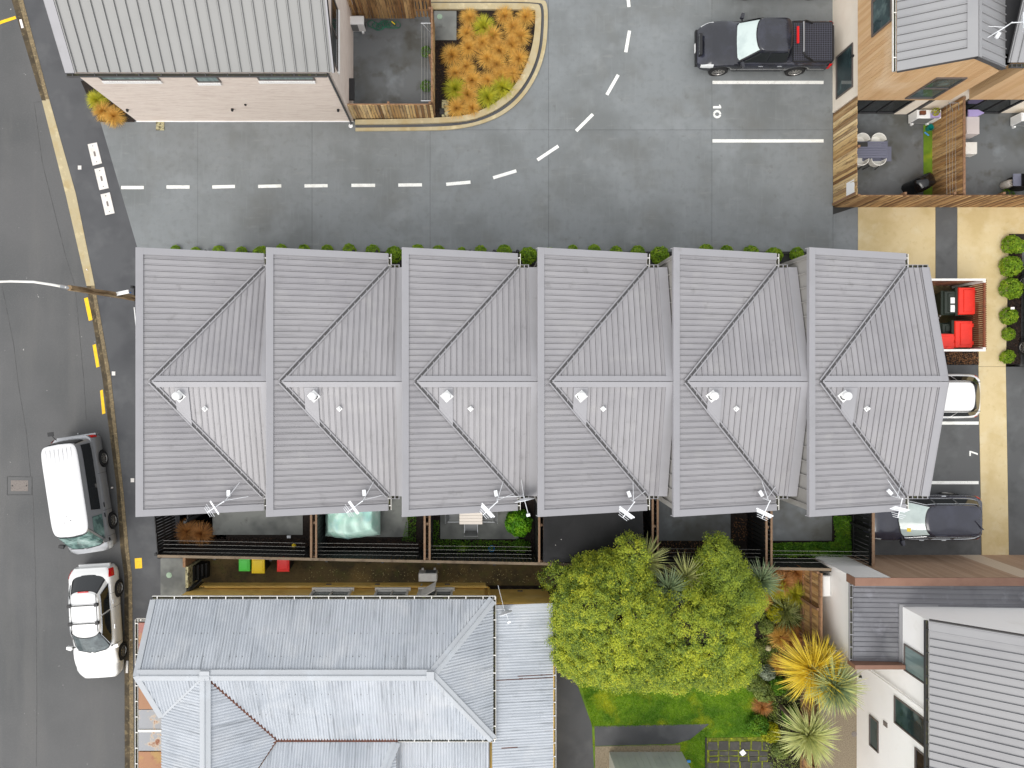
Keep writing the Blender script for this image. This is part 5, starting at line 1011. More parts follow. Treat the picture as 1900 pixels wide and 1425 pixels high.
# ------------------------------------------------------------------ bin store at the parking end
def bin_store():
    x0, x1, y0, y1 = 15.3, X(1828, 1.75), Y(650, 1.75), Y(519, 1.75); zt = 1.75
    t = thing('bin_enclosure', 'timber slatted bin enclosure with white top rails', 'enclosure', ((x0 + x1) / 2, (y0 + y1) / 2, 0))
    for y_ in (y0, y1): MB().box(x0, x1, y_ - .04, y_ + .04, zt - .02, zt + .03).build('top_rail', M['gutter_w'], t)
    MB().box(x1 - .06, x1 + .02, y0 - .04, y1 + .04, zt - .05, zt).build('top_rail', M['slatwood'], t)
    for s_ in (-.02, .05):
        m_ = MB().box(-.012, .012, -.022, .022, 0, zt - .03).mesh('slat', M['slatwood']); n = 34
        for i in range(n): inst('slat', m_, t, loc=(x1 + s_, y0 + (y1 - y0) * (i + .5) / n + s_ * .4, .02))
    for y_ in (y0, y1):
        m_ = MB().box(-.06, .06, -.012, .012, 0, zt - .03).mesh('slat', M['slatwood'])
        for i in range(16): inst('slat', m_, t, loc=(x0 + (x1 - x0) * (i + .5) / 16, y_, .02))
    for p in ((x1 - .05, y0 + .06), (x1 - .05, y1 - .06)): MB().box(p[0] - .05, p[0] + .05, p[1] - .05, p[1] + .05, 0, zt + .035).build('post', M['gutter_w'], t)
    MB().box(15.3, x1, y0, y1, -.05, .008).build('enclosure_floor', M['mosspath'], kind='structure')
    def bigbin(label, u0, u1, v0, v1, lid, z=1.15):
        xa, xb, ya, yb = X(u0, z), X(u1, z), Y(v1, z), Y(v0, z)
        b = thing('waste_bin', label, 'bin', ((xa + xb) / 2, (ya + yb) / 2, 0), 0, 'large bins in the enclosure')
        MB().hexa([(xa + .1, ya + .08, .15), (xb - .08, ya + .08, .15), (xb - .08, yb - .08, .15), (xa + .1, yb - .08, .15), (xa - .06, ya, z - .1), (xb, ya, z - .1), (xb, yb, z - .1), (xa - .06, yb, z - .1)]).build('body', M['green_bin'], b)
        MB().bbox(xa - .08, xb + .02, ya - .03, yb + .03, z - .12, z - .06, .02).build('rim', M['green_bin'], b)
        l = MB().hexa([(xa, ya, z - .05), (xb, ya, z - .05), (xb, yb, z - .05), (xa, yb, z - .05), (xa + .02, ya + .03, z - .0), (xb - .05, ya + .03, z + .1), (xb - .05, yb - .03, z + .1), (xa + .02, yb - .03, z)]).build('lid', M[lid], b)
        MB().hexa([(xa + .25 * (xb - xa), ya + .08, z), (xb - .1, ya + .08, z + .05), (xb - .1, yb - .08, z + .05), (xa + .25 * (xb - xa), yb - .08, z), (xa + .28 * (xb - xa), ya + .11, z + .06), (xb - .13, ya + .11, z + .115), (xb - .13, yb - .11, z + .115), (xa + .28 * (xb - xa), yb - .11, z + .06)]).build('lid_panel', M[lid], l)
        for y_ in (ya + .18, yb - .18): MB().box(xb - .01, xb + .07, y_ - .07, y_ + .07, z - .04, z + .02).build('hinge', M[lid], b)
        for p in ((xa + .1, ya + .15), (xb - .15, ya + .15), (xa + .1, yb - .15), (xb - .15, yb - .15)): MB().lathe((p[0], p[1], .09), [(.09, -.025), (.09, .025)], 12, Matrix.Rotation(R(90), 3, 'X')).build('castor', M['rubber'], b)
        return b
    bigbin('large bin with red lid nearest the back of the enclosure', 1779, 1808, 533, 584, 'red'); bigbin('large bin with red lid in the middle of the enclosure', 1772, 1803, 595, 645, 'red'); bigbin('large bin with red lid half under the terrace eave', 1730, 1769, 619, 648, 'red', 1.1)
    gb_ = bigbin('dark green lidded bin with two white stickers in the enclosure', 1752, 1773, 540, 583, 'green_bin', .95)
    for v0, v1 in ((552, 563), (566, 579)): MB().box(X(1763, 1.05), X(1771, 1.05), Y(v1, 1.05), Y(v0, 1.05), 1.066, 1.072).build('sticker', M['white'], gb_)
    bigbin('low dark green bin below the red lidded ones in the enclosure', 1748, 1768, 600, 620, 'green_bin', .8)
    for k, (u, v) in enumerate(((1739, 559), (1744, 586), (1741, 590), (1752, 580))): MB().mbox(Matrix.Translation((*P(u, v), .02)) @ Matrix.Rotation(k, 4, 'Z'), .08, .05, .02).build('litter', M['litter'], label='scrap of white litter on the enclosure floor', cat='litter', group='litter in the bin enclosure')
bin_store()

# ------------------------------------------------------------------ street things
for k, (pts, w) in enumerate((([(163, 268), (180, 264.5), (189.5, 303), (172.5, 307.5)], 'top'), ([(175.5, 314), (193, 310), (202, 349), (185, 353)], 'middle'), ([(187, 361), (204, 357), (213, 395.5), (196, 399.5)], 'bottom'))):
    poly = [P(*p) for p in pts]; t = thing('meter_cover', 'white meter cover on the footpath, %s one of the three' % w, 'cover', (sum(p[0] for p in poly) / 4, sum(p[1] for p in poly) / 4, 0), 0, 'white meter covers by the drive entrance')
    MB().prism(poly, -.05, .02).build('lid', M['cover'], t); c = Vector(t.location); d = (Vector((*poly[2], 0)) - Vector((*poly[1], 0))).normalized()
    MB().beam(c + d * .1 + Vector((0, 0, .022)), c - d * .1 + Vector((0, 0, .022)), .07, .006).build('stamp', M['iron'], t)
    for s_ in (-1, 1): MB().lathe(c + d * .33 * s_ + Vector((0, 0, .02)), [(.02, 0), (.02, .004)], 8).build('lifting_hole', M['joint'], t)
for u, v, lb in ((148, 311, 'beside the white meter covers'), (211, 693, 'by the kerb next to the yellow dashes'), (246, 891, 'beside the street end terrace house')):
    x, y = P(u, v); MB().box(x - .07, x + .07, y - .08, y + .08, 0, .015).build('toby_cover', M['cover'], label='small square valve cover ' + lb, cat='cover')
ic = thing('road_cover', 'rectangular iron service cover set in the street', 'cover', (*P(33, 902), -.12)); MB().box(X(17), X(49), Y(912), Y(892), -.14, -.108).build('lid', M['iron'], ic)
MB().box(X(11), X(55), Y(918), Y(886), -.14, -.113).build('surround', M['road'], ic)
for s_ in (20, 46): MB().lathe((X(s_), Y(902), -.11), [(.03, 0), (.03, .006)], 8).build('lifting_hole', M['joint'], ic)
mb = MB()
for a, b in (((10, 885), (56, 886)), ((56, 886), (56, 919)), ((56, 919), (10, 919)), ((10, 919), (10, 885))): mb.beam((*P(*a), -.112), (*P(*b), -.112), .025, .006)
mb.build('saw_cut', M['tar'], ic)
# lamp pole with curved outreach arm and a street name blade
xp, yp = -13.02, 2.98; px_top = (X(128, 5.85), Y(534, 5.85))
lp = thing('lamp_pole', 'weathered timber lamp pole with long curved arm over the street', 'lamp pole', (xp, yp, 0))
MB().tube([(xp + .1, yp + .12, 0), (xp + .05, yp + .07, 2.5), (px_top[0] - 0, px_top[1], 5.85)], [.13, .11, .09], 14).build('pole', M['pole'], lp, smooth=50)
a = [(122, 533, 5.9), (95, 528, 6.15), (62, 523, 6.4), (20, 522, 6.6), (-40, 524, 6.75), (-70, 525, 6.8)]
MB().tube([(*P(u, v, z), z) for u, v, z in a], [.045, .042, .04, .036, .034, .034], 10).build('outreach_arm', M['gutter_w'], lp, smooth=50)
MB().tube([(*P(131, 535, 5.8), 5.72), (*P(112, 531, 5.98), 6.02)], .065, 10).build('arm_clamp', M['steel'], lp)
x, y = P(-82, 525, 6.8); MB().box(x - .35, x + .15, y - .12, y + .12, 6.72, 6.86).build('lantern', M['steel'], lp)
zz = 3.1; a_, b_ = Vector((X(204, zz), Y(548, zz), zz)), Vector((X(239, zz), Y(541, zz), zz)); MB().beam(a_, b_, .03, .02).build('sign_bracket', M['white'], lp)
MB().slab3([a_ + Vector((0, -.02, -.02)), b_ + Vector((0, -.02, -.02)), b_ + Vector((0, -.02, -.20)), a_ + Vector((0, -.02, -.20))], (0, -1, 0), .02).build('name_blade', M['signblue'], lp)
MB().beam(a_ + Vector((0, 0, .0)), b_, .13, .05).build('blade_edge', M['white'], lp)
MB().slab3([(X(248.5, 1.7), Y(570, 1.7), 1.72), (X(252.5, 1.7), Y(612, 1.7), 1.72), (X(254, 1.7), Y(612, 1.7), 1.72), (X(250, 1.7), Y(570, 1.7), 1.72)], (0, 0, 1), .9).build('fence_board', M['white'], label='narrow white board along the footpath fence top', cat='board')
x, y = P(236, 1237, -.1); MB().mbox(Matrix.Translation((x, y, -.09)) @ Matrix.Rotation(R(88), 4, 'Z'), .5, .09, .02).build('kerb_stencil_plate', M['cover'], label='pale stencilled plate on the kerb channel by the ochre house', cat='plate')
x, y = P(40, 44, -.1); MB().mbox(Matrix.Translation((x, y, -.10)) @ Matrix.Rotation(R(105), 4, 'Z'), .36, .10, .02).build('litter', M['litter'], label='crushed drink wrapper lying in the gutter at the top left', cat='litter')
for k, (u, v) in enumerate(((222, 1098), (243, 1187), (207, 905), (161, 500))): MB().lathe((*P(u, v), .0), [(.03, -.1), (.035, -.02), (.02, .02)], 8).build('litter', M['litter'], label='small white scrap of litter along the kerb', cat='litter', group='scraps along the kerb')
# ------------------------------------------------------------------ planting
def np_mesh(name, quads, mats, mi=None):
    q = np.asarray(quads, dtype=np.float32); n = len(q); m = bpy.data.meshes.new(name)
    m.vertices.add(n * 4); m.vertices.foreach_set('co', q.reshape(-1)); m.loops.add(n * 4); m.loops.foreach_set('vertex_index', np.arange(n * 4, dtype=np.int32))
    m.polygons.add(n); m.polygons.foreach_set('loop_start', np.arange(0, n * 4, 4, dtype=np.int32))
    for x in mats: m.materials.append(x)
    if mi is not None: m.polygons.foreach_set('material_index', np.asarray(mi, dtype=np.int32))
    m.update(calc_edges=True); m.validate(); return m
def unit(v): return v / np.maximum(1e-9, np.linalg.norm(v, axis=-1, keepdims=True))
def leaves(c, nrm, size, aspect=.55, spread=.8):
    "diamond leaves at points c facing roughly along nrm"
    n = len(c); nn = unit(nrm + RNG.normal(0, spread, (n, 3))); a = unit(np.cross(nn, RNG.normal(0, 1, (n, 3)))); b = np.cross(nn, a)
    s = size * RNG.uniform(.65, 1.35, (n, 1)); a = a * s; b = b * s * aspect; fold = nn * s * .18
    return np.stack([c - a, c + b + fold, c + a, c - b + fold], 1)
def shell(n, r, zmin=-.35):
    d = unit(RNG.normal(0, 1, (int(n * 2.2), 3))); d = d[d[:, 2] > zmin][:n]; rr = 1 - .22 * RNG.random((len(d), 1)) ** 2
    lump = 1 + .08 * np.sin(7 * d[:, :1] + 3) * np.cos(6 * d[:, 1:2]) + .06 * np.sin(11 * d[:, 2:3] + 5 * d[:, :1])
    return d * rr * lump * r, d
def shrub_mesh(r, n, size, m, flat=.85):
    p, d = shell(n, r); p[:, 2] *= flat; p[:, 2] += r * flat * .55
    q = leaves(p, d + np.array([0, 0, .5]), size); return np_mesh('foliage', q, [M[m]])
def stem_mesh(h, m='bark'): return MB().tube([(0, 0, 0), (.01, 0, h)], [.025, .015], 6).mesh('stem', M[m])
STEM = stem_mesh(.35)
BUX = [shrub_mesh(.36, 1500, .034, 'buxus') for _ in range(4)]
def shrub(label, u, v, r, z=.3, meshes=None, group=None, cat='shrub', name='round_shrub'):
    x, y = P(u, v, z); t = thing(name, label, cat, (x, y, 0), random.uniform(0, 6), group); s_ = r / .36
    inst('foliage', random.choice(meshes or BUX), t, local=True, scale=(s_ * random.uniform(.92, 1.08), s_ * random.uniform(.92, 1.08), s_)); inst('stem', STEM, t, local=True); return t
row = [(322, 463, .2), (360, 466, .2), (402, 465, .24), (445, 466, .22), (483, 471, .32), (520, 463, .24), (562, 464, .24), (605, 465, .26), (647, 464, .28), (690, 467, .28), (731, 471, .33), (774, 463, .24), (813, 465, .24), (856, 466, .2), (892, 465, .25), (936, 467, .30), (981, 473, .36), (1022, 470, .25), (1063, 463, .22), (1103, 465, .26), (1145, 467, .26), (1185, 468, .28), (1226, 473, .36), (1268, 468, .22), (1311, 464, .28), (1351, 466, .26), (1396, 468, .30), (1438, 473, .34), (1482, 471, .28)]
ORD = ['first', 'second', 'third', 'fourth', 'fifth', 'sixth', 'seventh', 'eighth', 'ninth', 'tenth', 'eleventh', 'twelfth', 'thirteenth', 'fourteenth', 'fifteenth', 'sixteenth', 'seventeenth', 'eighteenth', 'nineteenth', 'twentieth'] + ['twenty-' + x for x in ('first', 'second', 'third', 'fourth', 'fifth', 'sixth', 'seventh', 'eighth', 'ninth')]
for k, (u, v, r) in enumerate(row): shrub('%s clipped shrub from the street along the north wall of the terrace' % ORD[k], u, v, r, .3, group='clipped shrubs along the terrace')
pm_ = MB().lathe((0, 0, 0), [(.06, 0), (.06, .22), (.07, .23), (.07, .3), (.05, .33), (.01, .335)], 12).mesh('garden_bollard', M['black'], 40)
for k, u in enumerate((383, 610, 656, 699, 787, 831, 872, 917, 960)): inst('garden_bollard', pm_, None, loc=(*P(u, 467, .2), 0), label='%s low black bollard light from the street among the terrace shrubs' % ORD[k], cat='bollard', group='bollard lights along the terrace bed')
for k, (u, v, r) in enumerate(((1882, 452, .36), (1897, 455, .28), (1880, 493, .40), (1881, 535, .42), (1878, 586, .32), (1879, 619, .24), (1877, 662, .27))):
    shrub(('first', 'first edge', 'second', 'third', 'fourth', 'fifth', 'sixth')[k] + ' clipped shrub from the top in the strip by the car park', u, v, r, .35, group='clipped shrubs in the car park strip')
MB().mbox(Matrix.Translation((*P(1878, 572, .6), .62)), .14, .09, .03).build('litter', M['litter'], label='white scrap caught on the car park shrub', cat='litter')

def blades(n, L, w, droop, spread, segs=3, inner=.04, lift=(.2, 1.2), jit=.25, up=.9):
    "arching grass or sword blades from a crown; quads n*segs"
    az = RNG.uniform(0, 2 * np.pi, n); el = RNG.uniform(lift[0], lift[1], n); ln = L * RNG.uniform(1 - jit, 1 + jit, n); ww = w * RNG.uniform(.7, 1.2, n)
    d = np.stack([np.cos(az) * np.cos(el), np.sin(az) * np.cos(el), np.sin(el)], 1); side = np.stack([-np.sin(az), np.cos(az), np.zeros(n)], 1)
    side = unit(side + RNG.normal(0, .25, (n, 3))); p = np.stack([np.cos(az) * inner * RNG.random(n), np.sin(az) * inner * RNG.random(n), np.full(n, .02)], 1)
    out = []
    for k in range(segs):
        t0, t1 = k / segs, (k + 1) / segs; w0 = ww * (1 - t0 ** 2.2) + .0006; w1 = ww * (1 - t1 ** 2.2) + .0004
        p1 = p + d * (ln / segs)[:, None]; out.append(np.stack([p - side * w0[:, None], p + side * w0[:, None], p1 + side * w1[:, None], p1 - side * w1[:, None]], 1))
        p = p1; d = unit(d + np.array([0, 0, -1]) * (droop * ln / L)[:, None] / segs * 1.8)
    q = np.concatenate(out); zmin = .01; q[..., 2] = np.maximum(q[..., 2], zmin); return q
TUS = {k: [np_mesh('blades', blades(420, .50, .0080, .95, 1, 4, .05, (.1, 1.45)), [M[k]]) for _ in range(3)] for k in ('amber', 'amber_green', 'bronze')}
def tussock(label, u, v, r, kind='amber', z=.2, group=None, zb=.05, variants=None):
    x, y = P(u, v, z); t = thing('tussock', label, 'grass', (x, y, zb), random.uniform(0, 6), group); s_ = r / .45
    inst('blades', random.choice(TUS[kind]), t, local=True, scale=(s_, s_, s_ * .95)); return t
tl = [(871, 32), (936, 28), (976, 30), (953, 50), (866, 60), (915, 66), (965, 66), (895, 78), (950, 82), (870, 88), (926, 92), (838, 102), (905, 108), (963, 108), (865, 122), (922, 118), (844, 134), (876, 148), (905, 148), (938, 136), (930, 140), (868, 175), (848, 200), (876, 200), (950, 136)]
TL = {(871, 32): 'amber tussock beside the square manhole slab', (976, 30): 'amber tussock in the top right corner of the curved bed', (936, 28): 'amber tussock at the top of the curved bed, left of the corner one', (848, 200): 'amber tussock next to the pale stone slab', (876, 200): 'amber tussock at the bottom tip spilling over the curved kerb', (838, 102): 'leftmost amber tussock in the curved bed', (868, 175): 'amber tussock between two olive ones above the stone slab', (844, 134): 'amber tussock at the left edge above the olive clump', (965, 66): 'amber tussock against the right kerb below the corner', (963, 108): 'amber tussock against the right kerb halfway down the curve', (866, 60): 'amber tussock at the left below the manhole slab corner', (870, 88): 'amber tussock left of centre, second below the manhole slab', (915, 66): 'amber tussock directly below the olive one at the top', (905, 148): 'amber tussock low in the centre of the curved bed'}
for u, v in tl: tussock(TL.get((u, v), 'amber tussock grass in the crowded middle of the curved bed'), u, v, random.uniform(.40, .50), 'amber', group='amber tussocks in the curved bed')
for k, (u, v) in enumerate(((898, 50), (845, 165), (905, 180), (932, 162))): tussock(('olive green tussock at the top of the curved bed', 'olive green tussock beside the pale stone slab bed edge', 'olive tussock near the curved kerb bottom', 'yellow olive tussock against the curved kerb')[k], u, v, .52, 'amber_green', group='olive tussocks in the curved bed')
for k, (u, v) in enumerate(((190, 205), (210, 214), (178, 185))): tussock(('large orange tussock in the middle of the brick house corner bed', 'orange tussock nearest the drive at the brick house corner', 'olive tussock at the footpath end of the brick house corner')[k], u, v, .45, 'amber' if k != 2 else 'amber_green', zb=.012, group='tussocks by the brick house corner')
for k, (u, v) in enumerate(((345, 988), (372, 992))): tussock(('left bronze tussock in the dark corner of the street end yard', 'right bronze tussock spilling onto the street end patio')[k], u, v, .5, 'bronze', zb=0, group='bronze tussocks in the street end yard')
tussock('bronze tussock in the garden bed beside the lawn', 1416, 1312, .42, 'bronze', zb=0.02)
for k, (u, v, r, kd) in enumerate(((1455, 1080, .6, 'bronze'), (1480, 1062, .55, 'bronze'), (1478, 1105, .6, 'amber_green'), (1445, 1095, .5, 'amber_green'), (1418, 1118, .42, 'amber'), (1452, 1185, .55, 'amber'), (1470, 1190, .55, 'bronze'), (1448, 1235, .45, 'amber'), (1492, 1180, .5, 'bronze'))): tussock(('bronze grass clump at the top of the garden right of the cordyline', 'bronze grass clump in the corner of back fence and brown fence', 'olive grass clump against the brown fence near its top', 'olive grass clump right beside the grey cordyline', 'amber grass clump below the grey cordyline', 'long amber grass clump below the variegated flax', 'bronze grass clump between flax and yellow cordyline', 'amber grass clump left of the yellow cordyline', 'bronze grass clump at the foot of the brown fence by the flax')[k], u, v, r, kd, .3, 'grass clumps by the brown fence', .02)
# sprays in the top yard, third yard, edge of cedar yards
for k, (u, v) in enumerate(((790, 94), (790, 158))): shrub(('upper', 'lower')[k] + ' bright green herb under the top yard clothesline', u, v, .22, .2, [shrub_mesh(.36, 700, .03, 'hedge')], 'herbs in the top yard', 'plant', 'herb_clump')
shrub('bright green bushy shrub on the third terrace patio corner', 962, 972, .5, .5, [shrub_mesh(.36, 2200, .034, 'bright', 1.1)])
shrub('low green plant in the third terrace yard bed', 965, 1015, .3, .2, [shrub_mesh(.36, 900, .03, 'hedge')], cat='plant', name='garden_plant'); shrub('dark blue green plant in the third terrace yard bed', 855, 1020, .3, .2, [shrub_mesh(.36, 700, .03, 'hedge')], cat='plant', name='garden_plant')
shrub('green plant growing behind the fence of the second cedar yard', 1872, 362, .26, .2, [shrub_mesh(.36, 700, .03, 'hedge')], cat='plant', name='garden_plant')
shrub('yellow green foliage of the potted plant on the heat pump', 1737, 207, .16, .95, [shrub_mesh(.36, 350, .05, 'ylw_leaf')], cat='plant', name='pot_foliage').location.z = .86
# scattered ground leaves: hedge ground cover in the last yard, bed plants in the third yard
def cover(name, label, poly_pts, n, h, size, m, z0=0.03, cat='ground cover'):
    poly = [P(u, v) for u, v in poly_pts]; xs = [p[0] for p in poly]; ys = [p[1] for p in poly]; pts = []
    while len(pts) < n:
        x = RNG.uniform(min(xs), max(xs), n); y = RNG.uniform(min(ys), max(ys), n); ins = np.zeros(n, bool)
        for i in range(len(poly)):
            (xa, ya), (xb, yb) = poly[i], poly[i - 1]; c = ((ya > y) != (yb > y)) & (x < (xb - xa) * (y - ya) / (yb - ya + 1e-12) + xa); ins ^= c
        pts += list(zip(x[ins], y[ins]))
    p = np.array(pts[:n]); hh = h * (.55 + .45 * np.sin(p[:, 0] * 7) * np.cos(p[:, 1] * 6)) * RNG.uniform(.3, 1, n); c = np.column_stack([p, z0 + hh])
    o = inst(name, np_mesh(name, leaves(c, np.tile([0, 0, 1.], (n, 1)), size), [M[m]]), label=label, cat=cat, kind='stuff'); return o
cover('ground_cover', 'dense green ground cover along the last terrace yard edge', [(1424, 1006), (1545, 1004), (1545, 956), (1578, 956), (1578, 1030), (1424, 1032)], 9000, .38, .032, 'hedge')
cover('ground_cover', 'low mixed ground cover in the third terrace yard', [(790, 965), (815, 965), (815, 1000), (985, 1003), (985, 1030), (790, 1030)], 3500, .14, .028, 'hedge')
cover('ground_cover', 'low mossy weeds at the second yard edge', [(757, 955), (772, 955), (772, 1005), (745, 1003)], 500, .1, .025, 'hedge')
cover('leaf_litter', 'fallen brown leaves on the bed beside the bin enclosure', [(1755, 654), (1814, 654), (1814, 676), (1755, 676)], 500, .04, .03, 'brownleaf', .04, 'leaf litter')
cover('leaf_litter', 'fallen dry leaves on the mossy side path', [(560, 1052), (1010, 1056), (1010, 1082), (560, 1082)], 260, .012, .022, 'dryleaf', .006, 'leaf litter')
cover('leaf_litter', 'fallen brown leaves in the fifth terrace yard', [(1215, 1003), (1400, 1003), (1400, 960), (1360, 960), (1355, 1003), (1300, 1034), (1215, 1030)], 500, .03, .03, 'brownleaf', .02, 'leaf litter')
def chips(poly_pts, n, z0):
    poly = [P(u, v) for u, v in poly_pts]; xs = [p[0] for p in poly]; ys = [p[1] for p in poly]; x = RNG.uniform(min(xs), max(xs), n); y = RNG.uniform(min(ys), max(ys), n); c = np.column_stack([x, y, z0 + RNG.uniform(0, .02, n)])
    inst('bark_chips', np_mesh('bark_chips', leaves(c, np.tile([0, 0, 1.2], (n, 1)), .028, .4), [M['chip']]), label='dark bark chips spread over the planting bed', cat='bark chips', kind='stuff')
chips([(806, 80), (990, 222)], 5000, .055) if False else None
cover('bark_chips', 'dark bark chips among the tussocks in the curved bed', [(808, 78), (848, 78), (848, 24), (990, 24), (985, 100), (945, 172), (880, 212), (808, 218)], 7000, .03, .026, 'chip', .055, 'bark chips')
cover('fallen_petals', 'white petals fallen on the black shade cloth', [(1015, 975), (1085, 985), (1070, 1035), (1015, 1030)], 16, .02, .018, 'litter', 1.86, 'petals')
cover('bark_chips', 'dark bark chips along the back beds of the terrace yards', [(305, 996), (985, 1002), (985, 1040), (305, 1030)], 7000, .03, .026, 'chip', .01, 'bark chips')
cover('bark_chips', 'dark bark chips in the strip by the car park', [(1872, 436), (1895, 446), (1892, 675), (1867, 675)], 2500, .03, .024, 'chip', .035, 'bark chips')

# lawn, paths, pavers, shed
struct('lawn', [P(1075, 1240), P(1440, 1180), P(1440, 1425), P(1430, 1640), P(1060, 1640)], -.2, .0, 'lawn')
struct('garden_path', [P(1029, 1120), P(1060, 1240), P(1098, 1345), P(1102, 1425), P(1104, 1640), P(1010, 1640), P(1010, 1120)], -.1, .015, 'footpath')
struct('garden_path', [P(1103, 1347), P(1316, 1343), P(1280, 1372), P(1250, 1380), P(1104, 1384)], -.1, .012, 'footpath')
struct('gravel_strip', [P(1104, 1385), P(1262, 1381), P(1262, 1394), P(1131, 1397), P(1131, 1640), P(1104, 1640)], -.1, .014, 'aggregate')
def lawn_blades(name, label, poly_pts, n, holes=()):
    poly = [P(u, v) for u, v in poly_pts]
    def inside(poly, x, y):
        ins = np.zeros(len(x), bool)
        for i in range(len(poly)):
            (xa, ya), (xb, yb) = poly[i], poly[i - 1]; ins ^= ((ya > y) != (yb > y)) & (x < (xb - xa) * (y - ya) / (yb - ya + 1e-12) + xa)
        return ins
    xs = [p[0] for p in poly]; ys = [p[1] for p in poly]; x = RNG.uniform(min(xs), max(xs), n); y = RNG.uniform(min(ys), max(ys), n); k = inside(poly, x, y)
    for h in holes: k &= ~inside([P(u, v) for u, v in h], x, y)
    x, y = x[k], y[k]; m = len(x); az = RNG.uniform(0, 6.28, m); hh = RNG.uniform(.03, .075, m); ln = RNG.uniform(.01, .05, m); w = .0065
    b = np.column_stack([x, y, np.zeros(m)]); s_ = np.column_stack([np.cos(az), np.sin(az), np.zeros(m)]) * w; tip = b + np.column_stack([-np.sin(az) * ln, np.cos(az) * ln, hh])
    q = np.stack([b - s_, b + s_, tip + s_ * .3, tip - s_ * .3], 1); inst(name, np_mesh(name, q, [M['grassblade']]), label=label, cat='grass', kind='stuff')
lawn_blades('grass', 'short green lawn grass below the yellow green tree', [(1075, 1240), (1440, 1180), (1440, 1440), (1090, 1440)], 95000, [[(1096, 1349), (1316, 1343), (1280, 1372), (1250, 1380), (1104, 1386)], [(1308, 1368), (1440, 1366), (1440, 1440), (1308, 1440)], [(1060, 1386), (1262, 1382), (1262, 1440), (1060, 1440)], [(1010, 1200), (1070, 1240), (1098, 1345), (1102, 1425), (1010, 1425)]])
lawn_blades('grass', 'strip of green grass between the fence and the side path', [(1484, 1290), (1516, 1290), (1516, 1440), (1484, 1440)], 6000)
struct('paver_bed', [P(1310, 1369), P(1425, 1367), P(1425, 1640), P(1310, 1640)], -.1, .018, 'moss')
pv = MB().prism([P(1308, 1368), P(1311, 1368), P(1311, 1640), P(1308, 1640)], -.1, .05).build('paver_edging', M['joint'], kind='structure')
v = 1375
for r_ in range(9):
    hgt, wd = ((16, 19), (8, 17), (8, 17))[r_ % 3]; u = 1313 + (3 if r_ % 3 else 0)
    while u < 1424:
        x0, y0 = P(u, v + hgt); x1, y1 = P(u + wd - 1, v); j = lambda: random.uniform(-.025, .02)
        MB().prism([(x0 + j(), y0 + j()), (x1 + j(), y0 + j()), (x1 + j(), y1 + j()), (x0 + j(), y1 + j())], 0, .034 + random.uniform(-.004, .004)).build('paver', M['paver'], pv); u += wd + 1.4
    v += hgt + 2.2
x, y = P(1377, 1395); MB().mbox(Matrix.Translation((x, y, .06)) @ Matrix.Rotation(R(38), 4, 'Z'), .2, .2, .04).build('tile', M['white'], label='white square tile lying diagonally on the mossy pavers', cat='tile')
def shed():
    x0, x1, y0 = X(1130), X(1264), Y(1394.5); z = 2.1
    t = thing('garden_shed', 'green grey ribbed steel garden shed at the bottom edge', 'shed', ((x0 + x1) / 2, y0 - 1.2, 0))
    wl_ = MB().box(x0, x1, y0 - 2.6, y0 - .012, 0, z).build('wall', M['mint'], t); n = 12; w = (x1 - x0) / n
    for i in range(n): MB().box(x0 + i * w + .004, x0 + (i + 1) * w - .03, y0 - .012, y0 + .004, .03, z).build('wall_sheet', M['mint'], wl_); MB().box(x0 + (i + 1) * w - .03, x0 + (i + 1) * w + .004, y0 - .012, y0 + .016, .03, z).build('wall_rib', M['mint'], wl_)
    pl = Plane(0, y0, z + .02, 0, -.10); ribbed(t, pl, [(x0 - .05, y0 - 2.7), (x1 + .05, y0 - 2.7), (x1 + .05, y0 + .06), (x0 - .05, y0 + .06)], 0, .235, 'mint', off=x0, rib=.02, rw=.03)
shed()
fp = thing('terracotta_pot', 'terracotta pot lying on the lawn at the tree edge', 'pot', (*P(1252, 1281), .08)); MB().lathe((*P(1252, 1281), .1), [(.06, -.14), (.10, .06), (.115, .07), (.115, .11), (.095, .11), (.05, -.1)], 16, Matrix.Rotation(R(70), 3, 'X') ).build('pot', M['terracotta'], fp, smooth=40)
MB().mbox(Matrix.Translation((*P(1277, 1411), .06)), .14, .1, .05).build('toy', M['blue'], label='small blue toy on the grass beside the shed', cat='toy')
# garden bed east of the lawn
struct('garden_soil', [P(1385, 1060), P(1500, 1056), P(1500, 1640), P(1428, 1640), P(1424, 1366), P(1402, 1330), P(1415, 1260), P(1392, 1180)], -.2, .02, 'mulch')
cover('ground_cover', 'mixed weeds and low plants through the garden bed', [(1395, 1062), (1490, 1062), (1490, 1425), (1428, 1425), (1405, 1330), (1418, 1260)], 7000, .16, .03, 'buxus2', .02)
gs = [(1425, 1250, .32, 'grey_leaf', 'silver leaved shrub'), (1418, 1285, .40, 'buxus2', 'grey green shrub'), (1400, 1268, .38, 'buxus2', 'tangled grey shrub'), (1445, 1275, .36, 'hedge', 'deep green shrub'), (1408, 1345, .42, 'hedge', 'dark green shrub'), (1432, 1362, .36, 'ylw_leaf', 'yellow leaved shrub'), (1450, 1395, .34, 'buxus2', 'straggly shrub'), (1470, 1330, .34, 'hedge', 'dark shrub under the cordyline'), (1440, 1140, .34, 'ylw_leaf', 'yellow green shrub'), (1425, 1165, .3, 'buxus2', 'olive shrub'), (1405, 1205, .3, 'buxus2', 'pale olive shrub'), (1470, 1290, .3, 'buxus2', 'brown green shrub')]
GM = {k: shrub_mesh(.36, 1300, .036, k) for k in ('grey_leaf', 'buxus2', 'hedge', 'ylw_leaf')}
for k, (u, v, r, m_, lb) in enumerate(gs): shrub(lb + ' in the garden bed beside the lawn' if k not in (8, 9, 10) else lb + ' in the garden bed right of the tree', u, v, r, .3, [GM[m_]], 'shrubs in the garden bed')
